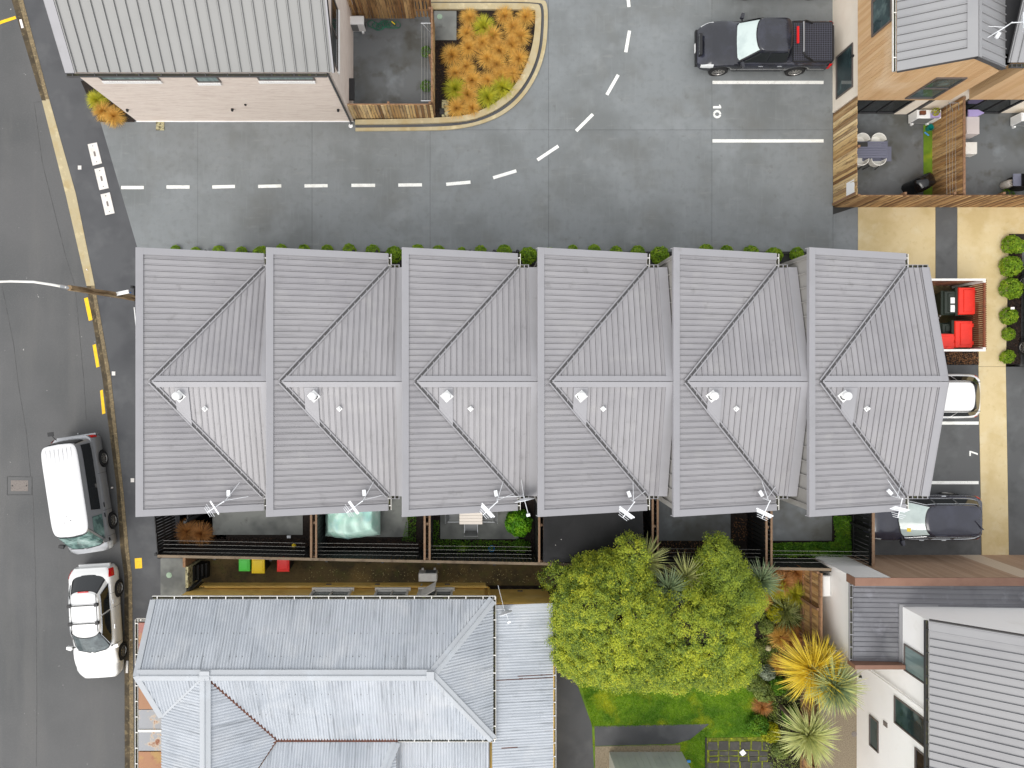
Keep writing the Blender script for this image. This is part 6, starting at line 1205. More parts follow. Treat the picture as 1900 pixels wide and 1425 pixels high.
for k, (u, v) in enumerate(((1427, 1155), (1426, 1203))): MB().lathe((*P(u, v, .1), .02), [(.11, 0), (.13, .06), (.09, .13), (.02, .15)], 10).build('rock', M['limestone'], label=('upper', 'lower')[k] + ' pale rock in the garden bed right of the tree', cat='rock', smooth=50)

def cordyline(label, u, v, zh, L, n, m, lean=(0, 0), w=.026, heads=None, droop=.55):
    "cabbage tree: stem and rosettes of sword leaves"
    x, y = P(u, v, zh); t = thing('cordyline', label, 'cordyline', (x + lean[0], y + lean[1], 0))
    MB().tube([(x + lean[0], y + lean[1], 0), (x + lean[0] * .5, y + lean[1] * .5, zh * .5), (x, y, zh)], [.10, .085, .07], 8).build('trunk', M['bark'], t, smooth=50)
    for (dx, dy, dz, sc, mm, k) in (heads or [(0, 0, 0, 1, m, n)]):
        q = blades(k, L * sc, w, droop, 1, 4, .05, (-.25, 1.35), .22)
        q[..., 2] = np.where(q[..., 2] <= .0101, q[..., 2], q[..., 2])
        inst('leaf_rosette', np_mesh('leaf_rosette', q, [M[mm]]), t, loc=(x + dx, y + dy, zh + dz - .02)); 
    return t
def blades_free(*a, **k):
    return blades(*a, **k)
_bl = blades
def blades(n, L, w, droop, spread, segs=3, inner=.04, lift=(.2, 1.2), jit=.25, up=.9, _f=_bl):
    az = RNG.uniform(0, 2 * np.pi, n); el = RNG.uniform(lift[0], lift[1], n); ln = L * RNG.uniform(1 - jit, 1 + jit, n); ww = w * RNG.uniform(.7, 1.2, n)
    d = np.stack([np.cos(az) * np.cos(el), np.sin(az) * np.cos(el), np.sin(el)], 1); side = np.stack([-np.sin(az), np.cos(az), np.zeros(n)], 1); p = d * inner
    out = []
    for k in range(segs):
        t0, t1 = k / segs, (k + 1) / segs; f = lambda t: ww * (np.sin(np.pi * min(1, .25 + .75 * t)) ** .6 if t < 1 else 0) + .0008
        p1 = p + d * (ln / segs)[:, None]; w0, w1 = f(t0)[:, None], f(t1)[:, None]; up_ = np.cross(d, side) * .35
        out.append(np.stack([p, p + side * w0 + up_ * w0, p1 + side * w1 + up_ * w1, p1], 1)); out.append(np.stack([p - side * w0 + up_ * w0, p, p1, p1 - side * w1 + up_ * w1], 1))
        p = p1; d = unit(d + np.array([0, 0, -1.]) * droop / segs * 1.2)
    return np.concatenate(out)
cordyline('cordyline with long pale yellow green leaves in front of the white house', 1498, 1362, 2.3, 1.05, 330, 'cord_pale', w=.021)
cordyline('variegated cordyline with bright yellow and grey green heads', 1545, 1272, 2.6, 1.0, 150, 'cord', w=.020, heads=[(0, 0, 0, .9, 'cord', 220), (.02, .02, -.12, 1.12, 'cord_pale', 240), (-.55, .38, -.55, 1.25, 'cord_yellow', 430), (-.1, .7, -.6, .9, 'cord_yellow', 170)])
cordyline('grey green cordyline right of the yellow green tree', 1410, 1078, 2.4, .78, 170, 'cord', w=.017)
cordyline('grey green cordyline in the gap between the tree crowns', 1240, 1092, 3.0, .75, 170, 'cord', w=.016, heads=[(0, 0, 0, 1, 'cord', 170), (.75, .3, -.5, 1.1, 'cord_pale', 180)])
cordyline('cordyline half hidden behind the tree against the black fence', 1195, 1040, 2.2, .95, 170, 'cord_pale', w=.016)
fx = thing('flax', 'variegated flax clump beside the brown fence', 'flax', (*P(1463, 1140, .4), .02)); inst('leaf_rosette', np_mesh('leaf_rosette', blades(150, .72, .022, .7, 1, 4, .05, (.1, 1.3)), [M['flax']]), fx, loc=(*P(1463, 1140, .4), .05))

# the big yellow green tree
def tree(name, label, lobes, trunk, n_clump, per, size, mats, group=None):
    """lobes: (x, y, z, rx, ry, rz) ellipsoids of the crown"""
    t = thing(name, label, 'tree', (trunk[0], trunk[1], 0), 0, group)
    tr = MB().tube([(trunk[0], trunk[1], 0), (trunk[0] + .1, trunk[1] - .05, 1.0), (trunk[0] + .1, trunk[1], 1.9)], [.17, .14, .12], 10)
    for lb in lobes:
        c = Vector(lb[:3]); b0 = Vector((trunk[0] + .1, trunk[1], 1.7))
        tr.tube([b0, b0.lerp(c, .5) + Vector((0, 0, .15)), c, c + Vector((0, 0, lb[5] * .6))], [.10, .075, .05, .02], 7)
        for k in range(7):
            a = k * .9; e = c + Vector((math.cos(a) * lb[3] * .75, math.sin(a) * lb[4] * .75, lb[5] * (.1 + .08 * (k % 3)))); tr.tube([b0.lerp(c, .7), (b0.lerp(c, .8) + e) / 2 + Vector((0, 0, .1)), e], [.04, .028, .01], 5)
    tr.build('trunk', M['bark'], t, smooth=60)
    L = np.array(lobes); area = L[:, 3] * L[:, 4]; prob = area / area.sum(); C = []; Nn = []
    while len(C) < n_clump:
        k = RNG.choice(len(L), p=prob); d = unit(RNG.normal(0, 1, 3)); 
        if d[2] < -.45: continue
        rr = 1 - .30 * RNG.random() ** 2; p = L[k, :3] + d * L[k, 3:] * rr
        deep = False
        for j in range(len(L)):
            if j != k and np.sum(((p - L[j, :3]) / (L[j, 3:] * .66)) ** 2) < 1: deep = True
        if deep: continue
        C.append(p); Nn.append(d)
    C = np.array(C); Nn = np.array(Nn); rad = RNG.uniform(.10, .24, len(C)); Q = []; MI = []
    ci = np.repeat(np.arange(len(C)), per); d = unit(RNG.normal(0, 1, (len(ci), 3))); rr = RNG.random((len(ci), 1)) ** .5
    p = C[ci] + d * rr * rad[ci][:, None] * np.array([1.1, 1.1, .9]) + Nn[ci] * .05
    q = leaves(p, Nn[ci] * .6 + d * .5 + np.array([0, 0, .8]), size, .6, .55)
    tone = RNG.random(len(C)); mi = np.digitize(tone[ci] * .5 + RNG.random(len(ci)) * .5, [.33, .66])
    m = np_mesh('crown', q, [M[x] for x in mats], mi); inst('crown', m, t); return t
g3 = lambda u, v, z: (X(u, z), Y(v, z), z)
tree('broadleaf_tree', 'large yellow green broadleaf tree behind the terrace', [(*g3(1130, 1130, 3.0), 2.0, 1.75, 1.6), (*g3(1150, 1190, 2.9), 2.25, 1.6, 1.5), (*g3(1290, 1170, 2.9), 1.95, 1.75, 1.6), (*g3(1230, 1215, 2.7), 2.0, 1.25, 1.25), (*g3(1330, 1220, 2.5), 1.4, 1.1, 1.2), (*g3(1085, 1180, 2.6), 1.3, 1.6, 1.2), (*g3(1145, 1075, 2.8), 1.1, 1.0, 1.3), (*g3(1170, 1025, 2.9), .55, .6, .8), (*g3(1100, 1060, 2.4), .7, .6, .8), (*g3(1102, 1128, 3.7), .85, .75, .75), (*g3(1190, 1150, 3.7), .9, .8, .7)], (6.0, -9.8), 3200, 70, .029, ['tree_leaf2', 'tree_leaf', 'tree_leaf_y'])
tree('broadleaf_tree', 'darker leafy tree against the black fence, right of the cordylines', [(*g3(1335, 1060, 2.5), .85, 1.0, 1.2), (*g3(1345, 1105, 2.5), 1.35, .95, 1.2), (*g3(1330, 1025, 2.6), .5, .6, .9)], (9.4, -7.9), 760, 66, .029, ['tree_leaf2', 'tree_leaf', 'tree_leaf'])
tree('broadleaf_tree', 'small leafy sapling at the ochre lean-to corner', [(*g3(1030, 1075, 1.6), .55, .4, .6), (*g3(1052, 1060, 1.8), .6, .5, .7)], (3.4, -7.8), 110, 40, .034, ['tree_leaf2', 'tree_leaf', 'tree_leaf2'])
# ------------------------------------------------------------------ vehicles
def paint(n, col, rough=.3, metal=.0, layers=()): return mat(n, col, rough, metal, .5, coords='obj', coat=.6, layers=layers)
M['car_white'] = paint('white_car_paint', S(232, 232, 230)); M['car_silver'] = paint('silver_car_paint', S(168, 170, 173), .3, .35); M['car_black'] = paint('black_car_paint', S(30, 31, 38), .2, layers=[(S(56, 58, 72), 1.3, .45, .7, .7)])
M['car_navy'] = paint('navy_car_paint', S(40, 41, 54), .22, layers=[(S(56, 58, 74), 1.2, .48, .7, .6)]); M['car_grey'] = paint('grey_car_paint', S(88, 90, 94), .3, .2)
M['van_roof'] = paint('white_van_roof', S(218, 218, 218))
M['shield'] = mat('windscreen_sunshade_glass', S(196, 210, 206), .08, spec=.8, coords='obj', layers=[(S(170, 186, 184), 2, .45, .65, .6)])
M['screen_green'] = mat('tinted_windscreen', S(112, 142, 136), .06, spec=.8, coords='obj', layers=[(S(60, 84, 82), 3, .46, .56, .8), (S(160, 186, 180), 2.2, .55, .66, .7)])
M['screen_dark'] = mat('dark_windscreen', S(88, 98, 100), .06, spec=.8, coords='obj', layers=[(S(56, 62, 64), 3, .45, .6, .7), (S(120, 130, 132), 2.4, .56, .66, .5)])
def ip(tab, x):
    if x <= tab[0][0]: return tab[0][1]
    for (a, va), (b, vb) in zip(tab[:-1], tab[1:]):
        if x <= b: 
            t = (x - a) / (b - a); t = t * t * (3 - 2 * t); return va + (vb - va) * t
    return tab[-1][1]
class Car:
    """local frame: x forward, y left, origin on the ground under the middle.
    plan: half width by x, belt: side top by x, deck: centre line top by x; cab: dict of the glasshouse"""
    def __init__(s, label, cat, loc, rz, L, W, belt, deck, wheels, cab, body, wr=.32, sill=.24, nose=.34, tail=.22, name='parked_car', group=None):
        s.L, s.W, s.belt, s.deck, s.wheels, s.cab, s.wr, s.sill, s.nose, s.tail = L, W, belt, deck, wheels, cab, wr, sill, nose, tail
        s.t = thing(name, label, cat, loc, rz, group); s.body = body
        xs = sorted(set([round(-L / 2 + L * i / 34, 3) for i in range(35)] + [round(w + d, 3) for w in wheels for d in (-wr * 1.14, -wr * 1.0, -wr * .8, -wr * .5, 0, wr * .5, wr * .8, wr * 1.0, wr * 1.14)]))
        us = [0, .06, .14, .25, .36, .46, .55, .64, .72, .8, .87, .94, 1.0]; mb = MB(); n = len(us)
        for x in xs:
            for sd_ in (1, -1):
                for u in us: mb.v.append(s.B(x, u, sd_))
        for i in range(len(xs) - 1):
            for k in range(2):
                for j in range(n - 1):
                    a = (i * 2 + k) * n + j; b = ((i + 1) * 2 + k) * n + j; q = (a, b, b + 1, a + 1); mb.f.append(q if k == 1 else q[::-1])
        for i in (0, len(xs) - 1):
            a = i * 2 * n; f = [a + j for j in range(n)] + [a + n + j for j in range(n - 2, -1, -1)]; mb.f.append(tuple(f) if i == 0 else tuple(f[::-1]))
        s.bo = mb.build('body', M[body], s.t, smooth=38, local=True)
        MB().box(-L / 2 + .25, L / 2 - .3, -W / 2 + .2, W / 2 - .2, .2, .5).build('chassis', M['black'], s.t, local=True)
        for w in wheels:
            for sd_ in (1, -1): s.wheel(w, sd_)
    def hw(s, x):
        f = (s.L / 2 - x) / s.nose; r = (x + s.L / 2) / s.tail; w = s.W / 2
        if f < 1: w *= .74 + .26 * math.sqrt(max(0, 1 - (1 - f) ** 2))
        if r < 1: w *= .80 + .20 * math.sqrt(max(0, 1 - (1 - r) ** 2))
        return w
    def B(s, x, u, sd_, off=0.0):
        w = s.hw(x); zt, zc = ip(s.belt, x), ip(s.deck, x); zb = s.sill
        for xw in s.wheels:
            d = abs(x - xw)
            if d < s.wr * 1.14: zb = max(zb, s.wr + math.sqrt((s.wr * 1.14) ** 2 - d * d) + .01)
        zb = min(zb, zt - .12); h = zt - zb
        tab = [(0, .93, zb), (.14, .985, zb + .10 * h), (.36, 1.0, zb + .42 * h), (.55, .985, zb + .75 * h), (.64, .955, zb + .93 * h), (.72, .90, zt), (.8, .78, zt + .45 * (zc - zt)), (.87, .58, zt + .75 * (zc - zt)), (.94, .30, zt + .95 * (zc - zt)), (1.0, 0, zc)]
        for (a, ya, za), (b, yb, zb_) in zip(tab[:-1], tab[1:]):
            if u <= b: t = (u - a) / (b - a); y, z = ya + (yb - ya) * t, za + (zb_ - za) * t; break
        end = 1.0; p = Vector((x, sd_ * w * y, z))
        if off: p += Vector((0, sd_ * (1 if u < .6 else .3), .3 if u < .6 else 1)).normalized() * off
        return tuple(p)
    def patch(s, name, x0, x1, u0, u1, m, sides=(1, -1), off=.006, nx=8, nu=6):
        for sd_ in sides: MB().grid(lambda i, j: s.B(x0 + (x1 - x0) * i, u0 + (u1 - u0) * j, sd_, off), nx, nu, sd_ > 0).build(name, M[m], s.t, smooth=40, local=True)
    def wheel(s, x, sd_):
        y = sd_ * (s.W / 2 - .10); Mx = Matrix.Rotation(R(-90 * sd_), 3, 'X'); r = s.wr
        w = MB().lathe((x, y, r), [(r * .62, -.10), (r * .96, -.10), (r, -.06), (r, .06), (r * .96, .10), (r * .66, .105), (r * .62, .085)], 28, Mx).build('wheel', M['rubber'], s.t, smooth=40, local=True)
        MB().lathe((x, y, r), [(r * .60, .03), (r * .66, .10), (r * .62, .108), (r * .56, .05)], 28, Mx).build('rim', M['rim'], w, smooth=40)
        sp = MB()
        for k in range(9):
            a = k * 2 * math.pi / 9; d = Vector((math.cos(a), 0, math.sin(a))); sp.beam(Vector((x, y + sd_ * .085, r)) + d * .03, Vector((x, y + sd_ * .085, r)) + d * r * .62, .03, .03, up=(0, 1, 0))
        sp.lathe((x, y, r), [(.05, .06), (.05, .105), (.01, .11)], 10, Mx); sp.build('spokes', M['rim'], w)
        MB().lathe((x, y - sd_ * .06, r), [(r * 1.13, -.12), (r * 1.13, .0)], 20, Mx).build('wheel_arch', M['black'], s.t, local=True)
    # glasshouse: rings between belt and roof
    def C(s, t):
        c = s.cab; e = t ** c.get('curve', 1.0)
        f = lambda a, b: a + (b - a) * t
        xf, xr = f(c['xf0'], c['xf1']), f(c['xr0'], c['xr1']); b = f(c['w0'], c['w1']); z = f(c['z0'], c['z1']); return (xf + xr) / 2, (xf - xr) / 2, b, z
    def cabpt(s, t, ang):
        cx, a, b, z = s.C(t); n = s.cab.get('n', 7); c_, s_ = math.cos(ang), math.sin(ang); bow = s.cab.get('bow', .10)
        x = math.copysign(abs(c_) ** (2 / n), c_); y = math.copysign(abs(s_) ** (2 / n), s_); fx_ = cx + a * x - (bow * y * y if x > 0 else -bow * .6 * y * y) * abs(x)
        return (fx_, b * y, z)
    def cabin(s, roofm=None):
        mb = MB(); n = 72; T = [0, .25, .5, .75, .9, 1.0]; c = s.cab
        for t in T:
            for k in range(n): mb.v.append(s.cabpt(t, 2 * math.pi * k / n))
        for i in range(len(T) - 1):
            for k in range(n): mb.f.append((i * n + k, i * n + (k + 1) % n, (i + 1) * n + (k + 1) % n, (i + 1) * n + k))
        co = mb.build('cabin', M[s.body], s.t, smooth=35, local=True)
        rf = MB(); R_ = [(1.0, 0), (.985, .018), (.95, .032), (.8, .052), (.5, .072), (.2, .078)]; cx, a, b, z = s.C(1.0)
        for q, h in R_:
            for k in range(n):
                p = s.cabpt(1.0, 2 * math.pi * k / n); rf.v.append((cx + (p[0] - cx) * q, p[1] * q, z + h * c.get('crown', .8)))
        for i in range(len(R_) - 1):
            for k in range(n): rf.f.append((i * n + k, i * n + (k + 1) % n, (i + 1) * n + (k + 1) % n, (i + 1) * n + k))
        rf.f.append(tuple((len(R_) - 1) * n + k for k in range(n))); s.roof = rf.build('roof', M[roofm or s.body], s.t, smooth=60, local=True)
        s.zroof = z + .075 * c.get('crown', .8)
    def front(s, t, q, off=.01, rear=False):
        cx, a, b, z = s.C(t); n = s.cab.get('n', 7); bow = s.cab.get('bow', .10); y = q; x = (1 - abs(y) ** n) ** (1 / n)
        xx = cx + a * x - bow * y * y * x if not rear else cx - a * x + bow * .6 * y * y * x
        return (xx + (off if not rear else -off), b * y, z + off * .8)
    def sidep(s, t, x, sd_, off=.008):
        cx, a, b, z = s.C(t); n = s.cab.get('n', 7); q = max(-.985, min(.985, (x - cx) / a)); y = (1 - abs(q) ** n) ** (1 / n); return (x, sd_ * (b * y + off), z)
    def screen(s, m, t0=.05, t1=.92, q=.86, rear=False, name='windscreen'):
        MB().grid(lambda i, j: s.front(t0 + (t1 - t0) * j, -q + 2 * q * i, .012, rear), 16, 6, rear).build(name, M[m], s.t, smooth=60, local=True)
        MB().grid(lambda i, j: s.front(max(0, t0 - .04) + (min(1, t1 + .03) - max(0, t0 - .04)) * j, (-q - .045) + 2 * (q + .045) * i, .007, rear), 16, 6, rear).build('screen_seal', M['black'], s.t, smooth=60, local=True)
    def sideglass(s, wins, m='glass_dark', t0=.12, t1=.86, trim=None):
        """wins: (x rear bottom, x front bottom, x rear top, x front top)"""
        for (r0, f0, r1, f1) in wins:
            for sd_ in (1, -1):
                fn = lambda i, j, e=0: s.sidep(t0 + (t1 - t0) * j, (r0 + (r1 - r0) * j) + ((f0 + (f1 - f0) * j) - (r0 + (r1 - r0) * j)) * i, sd_, .012)
                MB().grid(fn, 10, 4, sd_ < 0).build('side_window', M[m], s.t, smooth=60, local=True)
                if trim:
                    e = [fn(i / 10, 0) for i in range(11)] + [fn(1, j / 4) for j in range(1, 5)] + [fn(1 - i / 10, 1) for i in range(1, 11)] + [fn(0, 1 - j / 4) for j in range(1, 4)]
                    MB().tube([(p[0], p[1] + sd_ * .006, p[2]) for p in e], .012, 5, True).build('window_trim', M[trim], s.t, local=True)
    def mirrors(s, x, m, z=None):
        for sd_ in (1, -1):
            z_ = z or ip(s.belt, x) + .06; y = sd_ * (s.W / 2 + .05); Mx = Matrix.Rotation(R(12 * sd_), 4, 'Z'); Mx.translation = (x, y, z_)
            b = MB(); b.mbox(Mx, .11, .20, .13); b.mbox(Matrix.Translation((x + .05, y, z_)) @ Matrix.Rotation(R(18 * sd_), 4, 'Z'), .06, .15, .10); mo = b.build('wing_mirror', M[m], s.t, local=True)
            MB().beam((x, sd_ * (s.W / 2 - .22), z_ - .05), (x, y, z_ - .02), .05, .04).build('mirror_arm', M['black'], mo)
    def wipers(s, m='black'):
        for k, q0, q1 in ((0, -.75, -.1), (1, .0, .7)):
            a = Vector(s.front(.045, q0, .03)); b = Vector(s.front(.06, q1, .03)); MB().tube([a, b], .011, 5).build('wiper', M[m], s.t, local=True)
    def handles(s, xs, m, u=.60):
        for x in xs:
            for sd_ in (1, -1):
                p = Vector(s.B(x, u, sd_, .02)); MB().beam(p - Vector((.09, 0, 0)), p + Vector((.09, 0, 0)), .03, .03).build('door_handle', M[m], s.t, local=True)
    def seams(s, xs, u0=.06, u1=.70):
        for x in xs: s.patch('door_seam', x - .006, x + .006, u0, u1, 'black', off=.003, nx=1, nu=8)
    def plate(s, x, z): MB().box(x - .008, x + .008, -.18, .18, z - .055, z + .055).build('number_plate', M['white'], s.t, local=True)

# silver van at the kerb, nose to the south
d0 = R(-90 + 8.6)
v = Car('silver van with white roof parked nose down at the kerb', 'van', (-15.50, -4.62, -.12), d0, 4.62, 1.70, [(-2.31, .98), (1.75, .98), (2.1, .86), (2.31, .72)], [(-2.31, 1.0), (1.6, 1.0), (2.0, .98), (2.31, .78)], (-1.30, 1.22), dict(xf0=2.10, xf1=1.42, xr0=-2.27, xr1=-2.12, w0=.82, w1=.70, z0=.96, z1=1.88, n=9, bow=.10, crown=1.0), 'car_silver', nose=.30, tail=.12, name='parked_van')
v.cabin('van_roof'); v.screen('screen_green', .08, .93, .90); v.screen('glass_dark', .35, .85, .8, True, 'rear_window'); v.sideglass([(-2.0, .62, -1.98, .55)], 'glass_dark', .14, .72); v.sideglass([(.82, 1.78, .82, 1.36)], 'screen_green', .10, .72)
v.mirrors(1.85, 'black', 1.10); v.wipers(); v.handles([.5, .9], 'black', .58); v.seams([.72, -.75, 1.75]); v.patch('headlight', 1.98, 2.27, .45, .66, 'lamp'); v.patch('tail_light', -2.308, -2.20, .42, .68, 'red_lens'); v.plate(2.32, .45)
for k in range(7):
    y = -.48 + .16 * k; MB().beam((-1.95, y, v.zroof - .008 - .045 * abs(y) ** 2), (.95, y, v.zroof - .008 - .045 * abs(y) ** 2), .022, .012).build('roof_ridge', M['van_roof'], v.t, local=True)
MB().tube([(-2.28, -.25, 1.5), (-2.55, -.3, 1.72)], .012, 5).build('mirror_stalk', M['black'], v.t, local=True); MB().mbox(Matrix.Translation((-2.55, -.3, 1.73)), .16, .22, .03).build('reversing_mirror', M['black'], v.t, local=True); MB().lathe((-2.42, .1, .5), [(.03, 0), (.03, .1), (.005, .12)], 8).build('tow_ball', M['steel'], v.t, local=True)
MB().box(-2.36, -2.28, -.78, .78, .36, .56).build('rear_bumper', M['car_silver'], v.t, local=True)
for p in ((-1.1, .1), (.1, .0), (.62, -.05), (.8, .1)): MB().lathe((p[0], p[1], v.zroof - .012), [(.022, 0), (.02, .006)], 8).build('roof_grime_spot', M['joint'], v.roof)
# white hatchback with black roof bars
w = Car('white hatchback with black roof bars parked at the kerb', 'car', (-15.02, -9.72, -.12), R(-90 + 3.4), 4.42, 1.74, [(-2.21, .80), (-1.9, .96), (0, .93), (1.0, .88), (1.8, .76), (2.21, .58)], [(-2.21, .82), (-1.9, 1.0), (.6, 1.0), (1.2, .95), (1.8, .83), (2.21, .62)], (-1.24, 1.30), dict(xf0=1.10, xf1=.30, xr0=-2.02, xr1=-1.42, w0=.78, w1=.58, z0=.92, z1=1.42, n=6, bow=.16, crown=.8), 'car_white', nose=.75, tail=.42)
w.cabin(); w.screen('screen_dark', .06, .93, .86); w.screen('glass_dark', .08, .9, .82, True, 'rear_window'); w.sideglass([(-1.62, -.62, -1.28, -.52), (-.56, .78, -.46, .26)], 'glass_dark', .10, .86, 'silver')
w.mirrors(.85, 'car_white'); w.wipers(); w.handles([-.85, .12], 'silver', .60); w.seams([-.62, .82, -1.2]); w.patch('headlight', 1.62, 2.10, .50, .70, 'lamp'); w.patch('tail_light', -2.16, -1.86, .46, .72, 'red_lens'); w.plate(2.2, .4); w.patch('rocker_trim', -.85, .9, .03, .09, 'silver', off=.01)
MB().tube([w.front(.97, -.35, .02, True), w.front(.97, .35, .02, True)], .02, 6).build('stop_lamp', M['red_lens'], w.t, local=True)
for x in (-.95, -.25):
    MB().beam((x, -.60, w.zroof + .06), (x, .60, w.zroof + .06), .035, .025).build('roof_bar', M['black'], w.t, local=True)
    for s_ in (-1, 1): MB().box(x - .06, x + .06, s_ * .52 - .06, s_ * .52 + .06, w.zroof - .07, w.zroof + .075).build('bar_foot', M['black'], w.t, local=True)
for s_ in (-1, 1): MB().tube([(.1, s_ * .50, w.zroof - .02), (-1.35, s_ * .50, w.zroof - .025)], .012, 5).build('roof_rail', M['black'], w.t, local=True)
MB().box(-2.30, -2.16, -.62, .62, .42, .52).build('rear_bumper', M['car_white'], w.t, local=True)
# black pickup
p = Car('black pickup with sports bar and bed cover parked in the bay', 'pickup', (11.50, 13.14, 0), R(180), 5.24, 1.80, [(-2.62, 1.02), (.7, 1.02), (1.5, .98), (2.2, .92), (2.62, .66)], [(-2.62, 1.03), (.6, 1.10), (1.3, 1.12), (2.1, 1.02), (2.62, .70)], (-1.37, 1.70), dict(xf0=1.30, xf1=.62, xr0=-.92, xr1=-.72, w0=.83, w1=.64, z0=1.02, z1=1.68, n=8, bow=.14, crown=.8), 'car_black', wr=.38, sill=.42, nose=.62, tail=.10, name='pickup_truck')
p.cabin(); p.screen('shield', .06, .93, .88); p.screen('glass_dark', .2, .85, .8, True, 'rear_window'); p.sideglass([(-.70, .06, -.62, .06), (.12, .98, .12, .56)], 'glass_dark', .12, .86)
p.mirrors(1.02, 'car_black', 1.16); p.wipers(); p.handles([-.52, .22], 'silver', .58); p.seams([-.78, .06, 1.05]); p.patch('headlight', 2.06, 2.5, .48, .70, 'lamp'); p.patch('tail_light', -2.612, -2.44, .40, .69, 'red_lens'); p.patch('side_step', -.75, 1.2, .0, .06, 'joint', off=.05)
MB().box(2.5, 2.60, -.42, .42, .62, .92).build('grille', M['black'], p.t, local=True)
for k in range(6): MB().box(2.585, 2.612, -.38 + k * .14, -.30 + k * .14, .84, .88).build('grille_badge', M['silver'], p.t, local=True)
MB().box(2.54, 2.66, -.70, .70, .42, .60).build('bumper', M['black'], p.t, local=True)
MB().bbox(-2.54, -.98, -.78, .78, 1.0, 1.075, .02).build('bed_cover', M['black'], p.t, local=True); gd = MB()
for k in range(22): x = -2.48 + k * .068; gd.box(x, x + .008, -.72, .72, 1.074, 1.083)
for k in range(21): y = -.72 + k * .072; gd.box(-2.5, -1.0, y - .004, y + .004, 1.074, 1.081)
gd.build('bed_cover_ribs', M['table_grey'], p.t, local=True)
MB().tube([(-1.75, .74, 1.06), (-1.35, .70, 1.34), (-1.22, .60, 1.46), (-1.22, -.60, 1.46), (-1.35, -.70, 1.34), (-1.75, -.74, 1.06)], .038, 8).build('sports_bar', M['black'], p.t, smooth=60, local=True); MB().tube([(-1.22, .58, 1.475), (-1.22, -.58, 1.475)], .034, 8).build('sports_bar_tube', M['steel'], p.t, smooth=60, local=True)
MB().box(-.96, -.88, -.32, .32, 1.60, 1.66).build('stop_lamp', M['red_lens'], p.t, local=True); MB().box(-2.70, -2.6, -.5, .5, .5, .62).build('tow_bar', M['black'], p.t, local=True); p.plate(2.67, .5)
# navy station wagon
n_ = Car('navy station wagon parked nose first against the last yard fence', 'car', (17.74, -5.50, 0), R(180), 4.55, 1.78, [(-2.27, .86), (-1.9, .98), (0, .96), (.9, .92), (1.8, .80), (2.27, .60)], [(-2.27, .88), (-1.9, 1.02), (.6, 1.02), (1.1, .98), (1.8, .88), (2.27, .64)], (-1.28, 1.36), dict(xf0=1.12, xf1=.26, xr0=-2.12, xr1=-1.86, w0=.80, w1=.60, z0=.95, z1=1.46, n=7, bow=.16, crown=.7), 'car_navy', nose=.7, tail=.34)
n_.cabin(); n_.screen('shield', .06, .93, .87); n_.screen('glass_dark', .1, .85, .82, True, 'rear_window'); n_.sideglass([(-1.98, -1.02, -1.84, -.98), (-.98, -.14, -.95, -.14), (-.1, .86, -.1, .24)], 'glass_dark', .10, .84, 'silver')
n_.mirrors(.92, 'car_navy'); n_.wipers(); n_.handles([-.75, .12], 'silver', .60); n_.seams([-.12, .9, -1.0]); n_.patch('headlight', 1.66, 2.16, .50, .70, 'lamp'); n_.patch('tail_light', -2.24, -2.02, .46, .72, 'red_lens')
for s_ in (-1, 1):
    for a_, b_ in ((-.45, .0), (-1.75, -1.4)): MB().beam((a_, s_ * .54, n_.zroof - .01), (b_, s_ * .55, n_.zroof - .008), .02, .02).build('roof_strip', M['car_navy'], n_.t, local=True)
MB().tube([(-1.86, .32, n_.zroof + .005), (-1.62, .05, n_.zroof + .005), (-1.55, -.02, n_.zroof)], .02, 6).build('fin_aerial', M['car_navy'], n_.t, local=True)
a = n_.front(.35, .55); MB().mbox(Matrix.Translation(Vector(a) + Vector((.0, 0, .012))) @ Matrix.Rotation(R(33), 4, 'Y'), .13, .14, .006).build('windscreen_sticker', M['lid_yellow'], n_.t, local=True)
MB().box(-2.33, -2.2, -.62, .62, .42, .55).build('rear_bumper', M['car_navy'], n_.t, local=True)
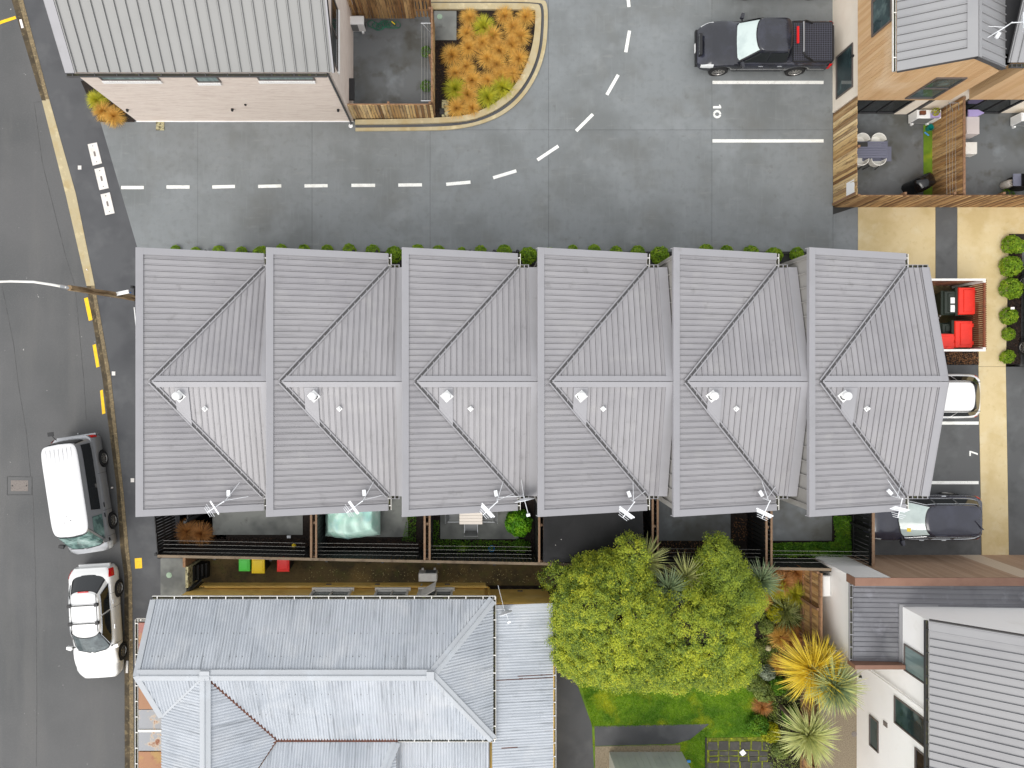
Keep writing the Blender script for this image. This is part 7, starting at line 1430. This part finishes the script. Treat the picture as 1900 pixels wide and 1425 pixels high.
# white wagon reaching out from under the eave
e = Car('white wagon half hidden under the terrace eave', 'car', (17.72, -.70, 0), R(180), 4.36, 1.76, [(-2.18, .9), (-1.9, 1.0), (0, .98), (.9, .94), (1.8, .82), (2.18, .62)], [(-2.18, .92), (-1.9, 1.04), (.6, 1.04), (1.1, 1.0), (1.8, .9), (2.18, .66)], (-1.22, 1.3), dict(xf0=1.1, xf1=.3, xr0=-2.13, xr1=-1.58, w0=.80, w1=.58, z0=.97, z1=1.50, n=7, bow=.16, crown=.7), 'car_white', nose=.7, tail=.40)
e.cabin(); e.screen('screen_dark', .06, .93, .87); e.screen('glass_dark', .05, .95, .88, True, 'rear_window'); e.sideglass([(-1.92, -1.0, -1.8, -.96), (-.94, -.1, -.92, -.1), (-.06, .86, -.06, .26)], 'glass_dark', .10, .84)
e.mirrors(.92, 'car_white'); e.handles([-.8, .1], 'silver', .60); e.patch('tail_light', -2.15, -1.92, .48, .72, 'red_lens'); e.patch('headlight', 1.6, 2.1, .5, .7, 'lamp'); e.seams([-.1, .9])
for s_ in (-1, 1): MB().tube([(.1, s_ * .56, e.zroof - .03), (-1.75, s_ * .56, e.zroof - .03)], .014, 5).build('roof_rail', M['black'], e.t, local=True)
MB().box(-2.24, -2.1, -.6, .6, .42, .56).build('rear_bumper', M['car_white'], e.t, local=True)
# cars just cut by the frame: dark one at the right edge, white one at the top
def plain(label, loc, rz, col):
    c = Car(label, 'car', loc, rz, 4.4, 1.76, [(-2.2, .84), (-1.8, .96), (0, .94), (.9, .9), (1.8, .78), (2.2, .6)], [(-2.2, .86), (-1.8, 1.0), (.6, 1.0), (1.1, .96), (1.8, .86), (2.2, .64)], (-1.26, 1.32), dict(xf0=1.08, xf1=.28, xr0=-1.9, xr1=-1.3, w0=.79, w1=.58, z0=.93, z1=1.43, n=6, bow=.16, crown=.8), col, nose=.7, tail=.4)
    c.cabin(); c.screen('screen_dark'); c.screen('glass_dark', .1, .9, .82, True, 'rear_window'); c.sideglass([(-1.5, -.6, -1.2, -.5), (-.54, .8, -.44, .26)], 'glass_dark', .1, .86); c.mirrors(.9, col); c.handles([-.8, .1], 'silver'); c.patch('headlight', 1.62, 2.1, .5, .7, 'lamp'); c.patch('tail_light', -2.16, -1.86, .46, .72, 'red_lens')
plain('dark car just entering the right edge of the car park', (22.95, 2.5, 0), R(90), 'car_grey'); plain('white car showing only its side at the top edge', (12.3, 16.2, 0), R(180), 'car_white')
